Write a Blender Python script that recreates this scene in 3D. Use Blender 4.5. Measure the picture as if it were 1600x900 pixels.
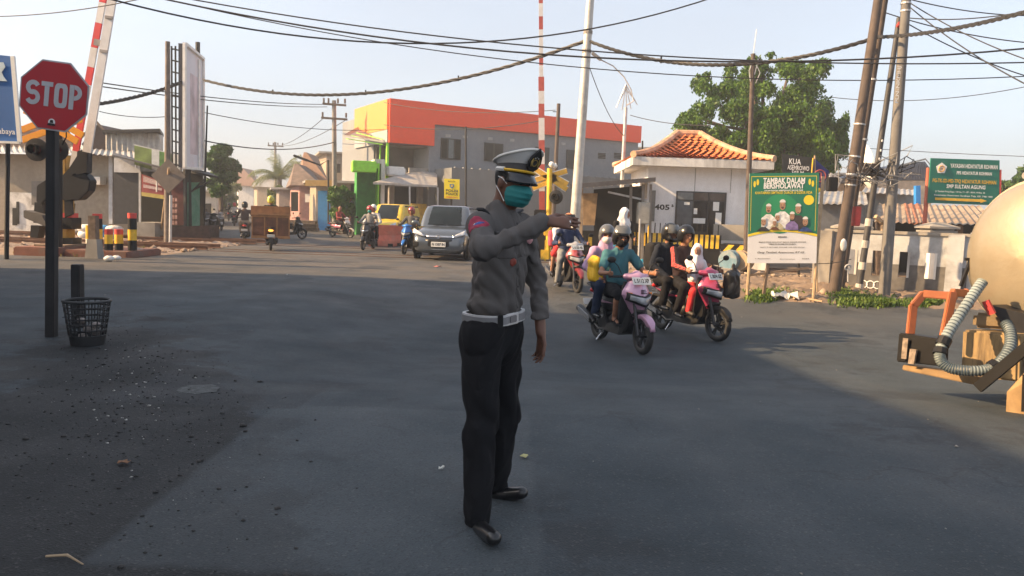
import bpy, bmesh, math, random
import numpy as np
from mathutils import Vector, Matrix

for _o in list(bpy.data.objects): bpy.data.objects.remove(_o)
SC = bpy.context.scene
COL = SC.collection
R = math.radians
random.seed(7)
RNG = np.random.default_rng(7)

# ------------------------------------------------------------ camera
CAMH, PITCH, ROLL, FPX = 1.48, 5.5, 2.0, 1200.0
cam_d = bpy.data.cameras.new('camera')
cam_d.sensor_width = 36; cam_d.lens = 36*FPX/1600
cam_d.clip_start = .05; cam_d.clip_end = 2000
cam = bpy.data.objects.new('camera', cam_d); COL.objects.link(cam)
CM = (Matrix.Rotation(R(90-PITCH), 3, 'X') @ Matrix.Rotation(R(ROLL), 3, 'Z'))
cam.matrix_world = Matrix.Translation((0, 0, CAMH)) @ CM.to_4x4()
SC.camera = cam

# ------------------------------------------------------------ sky, sun, exposure
SUN_EL = 29.0
LDIR = Vector((1, .14, 0)).normalized()          # horizontal travel of the light
wd = bpy.data.worlds.new('World'); SC.world = wd; wd.use_nodes = True
nt = wd.node_tree; bg = nt.nodes['Background']
sky = nt.nodes.new('ShaderNodeTexSky'); sky.sky_type = 'NISHITA'; sky.sun_disc = False
sky.sun_elevation = R(SUN_EL)
SUNAZ = math.atan2(-LDIR.x, -LDIR.y)              # azimuth of the sun, clockwise from +Y
sky.sun_rotation = SUNAZ
sky.air_density = 1.0; sky.dust_density = 3.0; sky.ozone_density = 1.0
hsv = nt.nodes.new('ShaderNodeHueSaturation'); hsv.inputs['Saturation'].default_value = .68
nt.links.new(sky.outputs[0], hsv.inputs['Color']); 
hz_ = nt.nodes.new('ShaderNodeMix'); hz_.data_type = 'RGBA'; # veil of morning haze over the clear sky
nz_ = nt.nodes.new('ShaderNodeTexNoise'); nz_.inputs['Scale'].default_value = 2.2; nz_.inputs['Detail'].default_value = 5; tcw = nt.nodes.new('ShaderNodeTexCoord'); mpw = nt.nodes.new('ShaderNodeMapping'); mpw.inputs['Scale'].default_value = (1, 1, 3.5)
nt.links.new(tcw.outputs['Generated'], mpw.inputs[0]); nt.links.new(mpw.outputs[0], nz_.inputs['Vector'])
mrw = nt.nodes.new('ShaderNodeMapRange'); mrw.inputs[1].default_value = .3; mrw.inputs[2].default_value = .7; mrw.inputs[3].default_value = .46; mrw.inputs[4].default_value = .68; nt.links.new(nz_.outputs['Fac'], mrw.inputs[0]); nt.links.new(mrw.outputs[0], hz_.inputs['Factor'])
hz_.inputs['B'].default_value = (1.85, 1.97, 2.2, 1); nt.links.new(hsv.outputs[0], hz_.inputs['A']); nt.links.new(hz_.outputs['Result'], bg.inputs[0])
bg.inputs[1].default_value = .15
sl = bpy.data.lights.new('sun', 'SUN'); sl.energy = 5.0; sl.angle = R(.6); sl.color = (1, .66, .34)
so = bpy.data.objects.new('sun', sl); COL.objects.link(so)
ld = Vector((LDIR.x*math.cos(R(SUN_EL)), LDIR.y*math.cos(R(SUN_EL)), -math.sin(R(SUN_EL))))
so.rotation_euler = ld.to_track_quat('-Z', 'Y').to_euler(); so.location = (-20, 0, 20)
vs = SC.view_settings
vs.view_transform = 'Standard'; vs.look = 'None'; vs.gamma = 1; vs.use_curve_mapping = False
vs.exposure = 1.25
SC.cycles.max_bounces = 6; SC.cycles.volume_bounces = 0
SC.cycles.use_denoising = True

# ------------------------------------------------------------ projection helpers (pixels of the 1600x900 photograph)
def sstep(a, b, x):
    t = min(1, max(0, (x-a)/(b-a))); return t*t*(3-2*t)
def gz(x, y):
    return -.22*sstep(5.2, 8.8, y)*(1-sstep(12.5, 18, y))*sstep(-4, -1, x)
def ray(u, v):
    return CM @ Vector(((u-800)/FPX, -(v-450)/FPX, -1))
def at(u, v, Y):
    d = ray(u, v); return Vector((0, 0, CAMH)) + d*(Y/d.y)
def gp(u, v):
    d = ray(u, v); z = 0
    for _ in range(12):
        t = (z-CAMH)/d.z; z = gz(d.x*t, d.y*t)
    return Vector((d.x*t, d.y*t, z))

# ------------------------------------------------------------ materials
MATS = {}
def pm(name, col, rough=.6, metal=0., var=.18, scale=6., bump=0., bscale=60., spec=.5, dirt=None, dscale=2., damt=.5, emit=0., coat=0., trans=0., streak=False):
    if name in MATS: return MATS[name]
    m = bpy.data.materials.new(name); m.use_nodes = True; MATS[name] = m
    n = m.node_tree; L = n.links.new; b = n.nodes['Principled BSDF']
    b.inputs['Roughness'].default_value = rough; b.inputs['Metallic'].default_value = metal
    b.inputs['Specular IOR Level'].default_value = spec
    if coat: b.inputs['Coat Weight'].default_value = coat; b.inputs['Coat Roughness'].default_value = .08
    if trans: b.inputs['Transmission Weight'].default_value = trans
    tc = n.nodes.new('ShaderNodeTexCoord')
    nz = n.nodes.new('ShaderNodeTexNoise'); nz.inputs['Scale'].default_value = scale; nz.inputs['Detail'].default_value = 5
    L(tc.outputs['Object'], nz.inputs['Vector'])
    rp = n.nodes.new('ShaderNodeValToRGB')
    c = np.array(col[:3])
    rp.color_ramp.elements[0].position = .3; rp.color_ramp.elements[1].position = .7
    rp.color_ramp.elements[0].color = (*np.clip(c*(1-var), 0, 1), 1)
    rp.color_ramp.elements[1].color = (*np.clip(c*(1+var*.7), 0, 1), 1)
    L(nz.outputs['Fac'], rp.inputs[0]); out = rp.outputs[0]
    if dirt is not None:
        n2 = n.nodes.new('ShaderNodeTexNoise'); n2.inputs['Scale'].default_value = dscale; n2.inputs['Detail'].default_value = 8; n2.inputs['Roughness'].default_value = .65
        if streak:
            mp = n.nodes.new('ShaderNodeMapping'); mp.inputs['Scale'].default_value = (1, 1, .12)
            L(tc.outputs['Object'], mp.inputs[0]); L(mp.outputs[0], n2.inputs['Vector'])
        else: L(tc.outputs['Object'], n2.inputs['Vector'])
        r2 = n.nodes.new('ShaderNodeValToRGB'); r2.color_ramp.elements[0].position = .48; r2.color_ramp.elements[1].position = .68
        r2.color_ramp.elements[1].color = (damt,)*3+(1,); r2.color_ramp.elements[0].color = (0, 0, 0, 1)
        L(n2.outputs['Fac'], r2.inputs[0])
        mx = n.nodes.new('ShaderNodeMix'); mx.data_type = 'RGBA'
        L(r2.outputs[0], mx.inputs['Factor']); L(out, mx.inputs['A']); mx.inputs['B'].default_value = (*dirt, 1); out = mx.outputs['Result']
    L(out, b.inputs['Base Color'])
    if emit: L(out, b.inputs['Emission Color']); b.inputs['Emission Strength'].default_value = emit
    if bump:
        nb = n.nodes.new('ShaderNodeTexNoise'); nb.inputs['Scale'].default_value = bscale; nb.inputs['Detail'].default_value = 4
        L(tc.outputs['Object'], nb.inputs['Vector'])
        bp = n.nodes.new('ShaderNodeBump'); bp.inputs['Strength'].default_value = bump; bp.inputs['Distance'].default_value = .02
        L(nb.outputs['Fac'], bp.inputs['Height']); L(bp.outputs[0], b.inputs['Normal'])
    return m

def leafmat(name, c1, c2):
    if name in MATS: return MATS[name]
    m = bpy.data.materials.new(name); m.use_nodes = True; MATS[name] = m
    n = m.node_tree; L = n.links.new; b = n.nodes['Principled BSDF']
    g = n.nodes.new('ShaderNodeNewGeometry'); rp = n.nodes.new('ShaderNodeValToRGB')
    rp.color_ramp.elements[0].color = (*c1, 1); rp.color_ramp.elements[1].color = (*c2, 1)
    L(g.outputs['Random Per Island'], rp.inputs[0]); L(rp.outputs[0], b.inputs['Base Color'])
    b.inputs['Roughness'].default_value = .5; b.inputs['Specular IOR Level'].default_value = .3
    tr = n.nodes.new('ShaderNodeBsdfTranslucent'); L(rp.outputs[0], tr.inputs[0])
    mx = n.nodes.new('ShaderNodeMixShader'); mx.inputs[0].default_value = .3
    L(b.outputs[0], mx.inputs[1]); L(tr.outputs[0], mx.inputs[2]); L(mx.outputs[0], n.nodes['Material Output'].inputs[0])
    return m

# ------------------------------------------------------------ mesh builder
def frame(o, x, up=Vector((0, 0, 1))):
    x = Vector(x).normalized(); up = Vector(up); z = (up - x*up.dot(x)).normalized(); y = z.cross(x)
    m = Matrix((x, y, z)).transposed().to_4x4(); m.translation = Vector(o); return m
def align(d):
    d = Vector(d).normalized(); a = Vector((0, 0, 1)) if abs(d.z) < .95 else Vector((1, 0, 0))
    x = a.cross(d).normalized(); y = d.cross(x); return x, y, d

class MB:
    def __init__(s, m=None): s.v = []; s.f = []; s.mi = []; s.m = m or Matrix(); s.k = 0
    def add(s, vs, fs):
        b = len(s.v); M = s.m
        s.v += [M @ Vector(v) for v in vs]
        for f in fs: s.f.append([b+i for i in f]); s.mi.append(s.k)
        return s
    def box(s, c, d, rz=0, rot=None):
        M = rot.to_3x3() if rot is not None else Matrix.Rotation(rz, 3, 'Z')
        c = Vector(c); vs = [c + M @ Vector((x*d[0]/2, y*d[1]/2, z*d[2]/2)) for x in (-1, 1) for y in (-1, 1) for z in (-1, 1)]
        return s.add(vs, [(0, 1, 3, 2), (4, 6, 7, 5), (0, 4, 5, 1), (2, 3, 7, 6), (0, 2, 6, 4), (1, 5, 7, 3)])
    def bb(s, a, b):                      # box between two corners
        return s.box([(a[i]+b[i])/2 for i in range(3)], [abs(b[i]-a[i]) for i in range(3)])
    def bar(s, a, b, w, h):               # rectangular bar from a to b
        a = Vector(a); b = Vector(b); x, y, d = align(b-a)
        r = [(x*sx*w/2 + y*sy*h/2) for sx, sy in ((-1, -1), (1, -1), (1, 1), (-1, 1))]
        return s.loft([[a+q for q in r], [b+q for q in r]])
    def loft(s, rings, closed=True, cap=True, wrap=False):
        n = len(rings[0]); vs = [p for r in rings for p in r]; fs = []
        K = len(rings)
        for i in range(K if wrap else K-1):
            for j in range(n if closed else n-1):
                a, b2 = i*n+j, i*n+(j+1) % n; c, d2 = ((i+1) % K)*n+(j+1) % n, ((i+1) % K)*n+j
                fs.append((a, b2, c, d2))
        if cap and not wrap:
            fs.append(tuple(reversed(range(n)))); fs.append(tuple((K-1)*n+j for j in range(n)))
        return s.add(vs, fs)
    def tube(s, pts, r, n=8, cap=True):
        pts = [Vector(p) for p in pts]; K = len(pts)
        rs = r if isinstance(r, (list, tuple)) else [r]*K
        t0 = (pts[1]-pts[0]).normalized(); x, y, _ = align(t0); rings = []
        for i, p in enumerate(pts):
            t = (pts[min(i+1, K-1)]-pts[max(i-1, 0)]).normalized()
            x = (x - t*x.dot(t)).normalized(); y = t.cross(x)
            rings.append([p + (x*math.cos(2*math.pi*k/n) + y*math.sin(2*math.pi*k/n))*rs[i] for k in range(n)])
        return s.loft(rings, cap=cap)
    def cyl(s, a, b, r, r2=None, n=12): return s.tube([a, b], [r, r if r2 is None else r2], n)
    def lathe(s, prof, o=(0, 0, 0), ax=(0, 0, 1), n=16, a0=0, a1=2*math.pi):
        x, y, d = align(ax); o = Vector(o); full = abs(a1-a0-2*math.pi) < 1e-6
        rings = []
        for k in range(n if full else n+1):
            a = a0+(a1-a0)*k/n; e = x*math.cos(a)+y*math.sin(a)
            rings.append([o + e*pr + d*ph for pr, ph in prof])
        return s.loft(rings, closed=False, cap=False, wrap=full)
    def ell(s, c, r, n=12, m=8, rot=None):
        if not isinstance(r, (list, tuple)): r = (r,)*3
        M = rot.to_3x3() if rot is not None else Matrix.Identity(3); c = Vector(c); rings = []
        for i in range(m+1):
            t = math.pi*(i/m); sr = max(math.sin(t), .02)
            rings.append([c + M @ Vector((r[0]*sr*math.cos(2*math.pi*k/n), r[1]*sr*math.sin(2*math.pi*k/n), -r[2]*math.cos(t))) for k in range(n)])
        return s.loft(rings)
    def torus(s, c, ax, Rr, r, n=24, m=8, sx=1.):
        x, y, d = align(ax); c = Vector(c); rings = []
        for i in range(n):
            a = 2*math.pi*i/n; e = x*math.cos(a)+y*math.sin(a)
            rings.append([c + e*(Rr + r*math.cos(2*math.pi*k/m)) + d*(r*sx*math.sin(2*math.pi*k/m)) for k in range(m)])
        return s.loft(rings, wrap=True)
    def prism(s, poly, h, M=None):        # polygon in xy, extruded along z from 0 to h, placed by M
        M = M or Matrix(); n = len(poly)
        vs = [M @ Vector((p[0], p[1], 0)) for p in poly] + [M @ Vector((p[0], p[1], h)) for p in poly]
        return s.add(vs, [tuple(reversed(range(n))), tuple(range(n, 2*n))] + [(i, (i+1) % n, n+(i+1) % n, n+i) for i in range(n)])
    def slab(s, poly3, n, t):             # thin polygon in 3-D thickened by t along n
        n = Vector(n).normalized()*t; k = len(poly3)
        vs = [Vector(p) for p in poly3]+[Vector(p)+n for p in poly3]
        return s.add(vs, [tuple(reversed(range(k))), tuple(range(k, 2*k))]+[(i, (i+1) % k, k+(i+1) % k, k+i) for i in range(k)])
    def corr(s, a, b, c, pitch=.12, amp=.02, t=.006):  # corrugated sheet: a->b across the waves, a->c along
        a, b, c = Vector(a), Vector(b), Vector(c); L = (b-a).length; n = max(4, int(L/pitch*4)); nn = (b-a).cross(c-a).normalized()
        rows = []
        for e in (0, 1):
            base = a + (c-a)*e
            rows.append([base + (b-a)*i/n + nn*amp*math.sin(i*math.pi/2) for i in range(n+1)])
        vs = rows[0]+rows[1]; k = n+1
        return s.add(vs+[p-nn*t for p in vs], [(i, i+1, k+i+1, k+i) for i in range(n)]+[(2*k+i+1, 2*k+i, 3*k+i, 3*k+i+1) for i in range(n)])
    def text(s, body, o, xd, ud, h, w=None, bold=.012, t=.004, align_x='CENTER', shear=0):
        cu = bpy.data.curves.new('txt', 'FONT'); cu.body = body; cu.size = 1; cu.offset = bold; cu.resolution_u = 2; cu.shear = shear
        cu.align_x = align_x; cu.extrude = 0
        ob = bpy.data.objects.new('txt', cu); me = ob.to_mesh()
        P = [v.co.copy() for v in me.vertices]; Fa = [tuple(p.vertices) for p in me.polygons]; ob.to_mesh_clear()
        bpy.data.objects.remove(ob); bpy.data.curves.remove(cu)
        if not P: return s
        y0 = min(p.y for p in P); y1 = max(p.y for p in P); x0 = min(p.x for p in P); x1 = max(p.x for p in P)
        k = h/(y1-y0); kx = k if w is None else w/(x1-x0)
        cx = {'CENTER': (x0+x1)/2, 'LEFT': x0}[align_x]
        xd = Vector(xd).normalized(); ud = Vector(ud).normalized(); nn = xd.cross(ud); o = Vector(o)
        vs = [o + xd*((p.x-cx)*kx) + ud*((p.y-y0)*k) + nn*t for p in P]
        return s.add(vs, Fa)
    def build(s, name, mats, parent=None, world=False, smooth=False, bevel=0., sub=0, fix=True):
        me = bpy.data.meshes.new(name)
        off = Vector(parent.location) if (world and parent is not None) else Vector()
        me.from_pydata([tuple(v-off) for v in s.v], [], s.f)
        if not isinstance(mats, (list, tuple)): mats = [mats]
        for m in mats: me.materials.append(m)
        if max(s.mi, default=0) > 0: me.polygons.foreach_set('material_index', s.mi)
        if fix:
            bm = bmesh.new(); bm.from_mesh(me)
            bmesh.ops.recalc_face_normals(bm, faces=bm.faces)
            if bevel > 0:
                es = [e for e in bm.edges if len(e.link_faces) == 2 and e.calc_face_angle(0) > .6]
                bmesh.ops.bevel(bm, geom=es, offset=bevel, segments=2, affect='EDGES', clamp_overlap=True)
            if sub:
                for _ in range(sub): bmesh.ops.subdivide_edges(bm, edges=bm.edges, cuts=1, use_grid_fill=True)
            bm.to_mesh(me); bm.free()
        if smooth:
            me.polygons.foreach_set('use_smooth', [True]*len(me.polygons))
            try: me.set_sharp_from_angle(angle=R(smooth if smooth is not True else 40))
            except Exception: pass
        o = bpy.data.objects.new(name, me); COL.objects.link(o)
        if parent is not None: o.parent = parent
        return o

def tag(o, label=None, cat=None, group=None, kind=None):
    if label: o['label'] = label
    if cat: o['category'] = cat
    if group: o['group'] = group
    if kind: o['kind'] = kind
    return o
def thing(name, label, cat, loc=(0, 0, 0), rotz=0, group=None):
    o = bpy.data.objects.new(name, None); COL.objects.link(o); o.empty_display_size = .2
    o.location = loc; o.rotation_euler = (0, 0, rotz); return tag(o, label, cat, group)
def struct(o, label=None): return tag(o, label, kind='structure')
def npmesh(name, V, Fq, mats, parent=None, smooth=False, mi=None):
    me = bpy.data.meshes.new(name); V = np.asarray(V, float); Fq = np.asarray(Fq, int)
    me.vertices.add(len(V)); me.vertices.foreach_set('co', V.ravel())
    k = Fq.shape[1]; me.loops.add(Fq.size); me.loops.foreach_set('vertex_index', Fq.ravel())
    me.polygons.add(len(Fq)); me.polygons.foreach_set('loop_start', np.arange(0, Fq.size, k)); me.polygons.foreach_set('loop_total', np.full(len(Fq), k))
    if not isinstance(mats, (list, tuple)): mats = [mats]
    for m in mats: me.materials.append(m)
    if mi is not None: me.polygons.foreach_set('material_index', mi)
    if smooth: me.polygons.foreach_set('use_smooth', [True]*len(Fq))
    me.update(calc_edges=True); me.validate()
    o = bpy.data.objects.new(name, me); COL.objects.link(o)
    if parent is not None: o.parent = parent
    return o
def copy_tree(o, parent=None):
    c = o.copy(); COL.objects.link(c); c.parent = parent
    for ch in list(o.children): copy_tree(ch, c)
    return c
# ------------------------------------------------------------ smooth bodies: distance fields turned into one continuous surface
class SDF:
    def __init__(s, lo, hi, h):
        s.lo = np.array(lo, float); s.h = h
        n = np.ceil((np.array(hi)-s.lo)/h).astype(int)+1; s.n = n
        s.D = np.full(n, 9., np.float32)
        s.ax = [s.lo[i]+h*np.arange(n[i]) for i in range(3)]
    def _blk(s, lo, hi):
        a = np.clip(np.floor((np.array(lo)-s.lo)/s.h).astype(int), 0, s.n); b = np.clip(np.ceil((np.array(hi)-s.lo)/s.h).astype(int)+1, 0, s.n)
        sl_ = tuple(slice(a[i], b[i]) for i in range(3))
        P = np.stack(np.meshgrid(*[s.ax[i][sl_[i]] for i in range(3)], indexing='ij'), -1) if np.all(b > a) else None
        return sl_, P
    def _smin(s, sl_, d, k, sub=False):
        A = s.D[sl_]
        if sub:
            d = -d; h = np.clip(.5-.5*(A-d)/max(k, 1e-5), 0, 1); s.D[sl_] = A*(1-h)+d*h+k*h*(1-h)
        else:
            h = np.clip(.5+.5*(A-d)/max(k, 1e-5), 0, 1); s.D[sl_] = A*(1-h)+d*h-k*h*(1-h)
    def cone(s, a, b, ra, rb=None, k=.02, e=None, q=1., sub=False):
        rb = ra if rb is None else rb
        a = np.array(a, float); b = np.array(b, float); m = max(ra, rb)+k+2*s.h
        sl_, P = s._blk(np.minimum(a, b)-m, np.maximum(a, b)+m)
        if P is None: return s
        pa = P-a; ba = b-a
        if e is not None:
            e = np.array(e, float); e /= np.linalg.norm(e)
            pa = pa + e*((pa@e)*(q-1))[..., None]; ba = ba + e*((ba@e)*(q-1))
        t = np.clip((pa@ba)/max(ba@ba, 1e-9), 0, 1)
        d = np.linalg.norm(pa-ba*t[..., None], axis=-1) - (ra+(rb-ra)*t)
        if q > 1: d = d/(1+(q-1)*.5)
        s._smin(sl_, d, k, sub); return s
    def ell(s, c, r, k=.02, M=None, sub=False):
        c = np.array(c, float); r = np.array(r, float); m = r.max()+k+2*s.h
        sl_, P = s._blk(c-m, c+m)
        if P is None: return s
        p = P-c
        if M is not None: p = p@np.array(M)          # columns of M are the local axes
        k0 = np.linalg.norm(p/r, axis=-1); k1 = np.linalg.norm(p/(r*r), axis=-1)
        d = k0*(k0-1)/np.maximum(k1, 1e-6)
        s._smin(sl_, d, k, sub); return s
    def rbox(s, c, hs, rd=.01, k=.02, M=None, sub=False):
        c = np.array(c, float); hs = np.array(hs, float); m = np.linalg.norm(hs)+rd+k+2*s.h
        sl_, P = s._blk(c-m, c+m)
        if P is None: return s
        p = P-c
        if M is not None: p = p@np.array(M)
        qv = np.abs(p)-(hs-rd)
        d = np.linalg.norm(np.maximum(qv, 0), axis=-1)+np.minimum(qv.max(-1), 0)-rd
        s._smin(sl_, d, k, sub); return s
    def cut(s, o, n):                      # keep the side where (p-o).n < 0
        o = np.array(o, float); n = np.array(n, float); n /= np.linalg.norm(n)
        X, Y, Z = np.meshgrid(*s.ax, indexing='ij')
        s.D = np.maximum(s.D, ((X-o[0])*n[0]+(Y-o[1])*n[1]+(Z-o[2])*n[2]).astype(np.float32)); return s
    def wrinkle(s, amp, f=14., seed=0, aniso=(1, 1, .45)):
        X, Y, Z = np.meshgrid(*s.ax, indexing='ij'); r = np.random.default_rng(seed); w = 0
        X2 = X+.05*np.sin(9*Z+seed)+.03*np.sin(17*Y); Y2 = Y+.05*np.sin(8*Z+1.3+seed); Z2 = Z+.06*np.sin(11*X+2*seed)+.05*np.sin(10*Y)
        for i in range(5):
            d = r.normal(size=3)*np.array(aniso); d /= np.linalg.norm(d); ff = f*(1+.7*i)
            w = w + np.sin(ff*(X2*d[0]+Y2*d[1]+Z2*d[2])*2.2+r.uniform(0, 6.3))/(1+.6*i)
        w = np.abs(w)**.8*np.sign(w)
        if amp > .0048:
            for i in range(4):
                d = r.normal(size=3)*np.array(aniso)*A_(1, 1, 1.6); d /= np.linalg.norm(d); u_ = np.sin(f*1.5*(X2*d[0]+Y2*d[1]+Z2*d[2])+r.uniform(0, 6.3)); g_ = np.clip(np.sin(f*.9*(X2*d[1]+Y2*d[2]+Z2*d[0])+r.uniform(0, 6.3)), 0, 1)
                w = w+1.3*np.clip(1-np.abs(u_)*2.6, 0, 1)**1.5*g_
        s.D = s.D+(amp*w).astype(np.float32); return s
    def mesh(s):
        D = s.D.copy(); D[0] = D[-1] = 1; D[:, 0] = D[:, -1] = 1; D[:, :, 0] = D[:, :, -1] = 1
        S = D < 0; n = np.array(D.shape)
        c = [(i, j, k) for i in (0, 1) for j in (0, 1) for k in (0, 1)]
        def sh(A, o): return A[o[0]:n[0]-1+o[0], o[1]:n[1]-1+o[1], o[2]:n[2]-1+o[2]]
        cnt = sum(sh(S, o).astype(np.int8) for o in c); act = (cnt > 0) & (cnt < 8)
        I = np.argwhere(act); idx = np.full(act.shape, -1, np.int64); idx[act] = np.arange(len(I))
        acc = np.zeros((len(I), 3)); w = np.zeros(len(I))
        for a in c:
            for ax in range(3):
                if a[ax]: continue
                b = list(a); b[ax] = 1
                da = D[I[:, 0]+a[0], I[:, 1]+a[1], I[:, 2]+a[2]]; db = D[I[:, 0]+b[0], I[:, 1]+b[1], I[:, 2]+b[2]]
                mk = (da < 0) != (db < 0); t = da/np.where(mk, da-db, 1)
                p = np.tile(np.array(a, float), (len(I), 1)); p[:, ax] += t
                acc[mk] += p[mk]; w[mk] += 1
        V = (I+acc/w[:, None])*s.h+s.lo; Q = []
        for ax in range(3):
            o1, o2 = [(1, 2), (2, 0), (0, 1)][ax]
            A = np.swapaxes(np.swapaxes(S, 0, ax), 0, ax)
            sl0 = [slice(None)]*3; sl1 = [slice(None)]*3; sl0[ax] = slice(0, n[ax]-1); sl1[ax] = slice(1, n[ax])
            df = S[tuple(sl0)] != S[tuple(sl1)]; E = np.argwhere(df)
            E = E[(E[:, o1] > 0) & (E[:, o2] > 0) & (E[:, o1] < n[o1]-1) & (E[:, o2] < n[o2]-1)]
            ins = S[tuple(sl0)][E[:, 0], E[:, 1], E[:, 2]]
            def g(d1, d2):
                e = E.copy(); e[:, o1] -= d1; e[:, o2] -= d2; return idx[e[:, 0], e[:, 1], e[:, 2]]
            q = np.stack([g(1, 1), g(0, 1), g(0, 0), g(1, 0)], 1)
            q[~ins] = q[~ins][:, ::-1]; Q.append(q)
        Q = np.concatenate(Q); Q = Q[(Q >= 0).all(1)]
        return V, Q
    def build(s, name, mats, parent=None, mi=None, off=None):
        V, Q = s.mesh()
        m_ = mi(V[Q].mean(1)) if mi is not None else None
        if off is not None: V = V-np.array(off)
        return npmesh(name, V, Q, mats, parent, True, m_)

def nrm(v): v = np.array(v, float); return v/np.linalg.norm(v)
A_ = lambda *v: np.array(v, float)

# hand: palm and five unequal bent fingers, as cones added to the body field
def hand(S, w, d, side, palm, sc=1., curl=.25, spread=.12, k=.004):
    """w wrist, d direction of the fingers, side direction to the thumb, palm normal out of the palm"""
    d = nrm(d); side = nrm(np.array(side)-d*np.dot(side, d)); pn = np.cross(d, side)
    if np.dot(pn, palm) < 0: pn = -pn
    S.cone(w, w+d*.08*sc, .024*sc, .034*sc, .012, e=pn, q=1.9)
    for i, (o, L, r) in enumerate(((.030, .072, .0088), (.010, .081, .009), (-.010, .075, .0086), (-.029, .058, .0076))):
        b = w+d*.078*sc+side*o*sc; dd = nrm(d+side*spread*(o/.03)*.5); p = b
        c = curl*(1+.25*i)
        for seg in range(3):
            a = c*(seg+.6); l = L*sc*(.44, .32, .24)[seg]
            q = p+(dd*math.cos(a)+pn*math.sin(a))*l
            S.cone(p, q, r*sc*(1.04-.1*seg), r*sc*(.96-.12*seg), k); p = q
    b = w+d*.02*sc+side*.022*sc
    t1 = b+nrm(d*.75+side*.75+pn*.3)*.048*sc; t2 = t1+nrm(d+side*.3+pn*.35)*.034*sc; t3 = t2+nrm(d+pn*.4)*.024*sc
    S.cone(b, t1, .0135*sc, .0108*sc, .01); S.cone(t1, t2, .0105*sc, .0095*sc, k); S.cone(t2, t3, .0095*sc, .0075*sc, k)
def fist(S, w, d, side, palm, sc=1.):        # closed round a grip
    hand(S, w, d, side, palm, sc, curl=.95, spread=.02)

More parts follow.
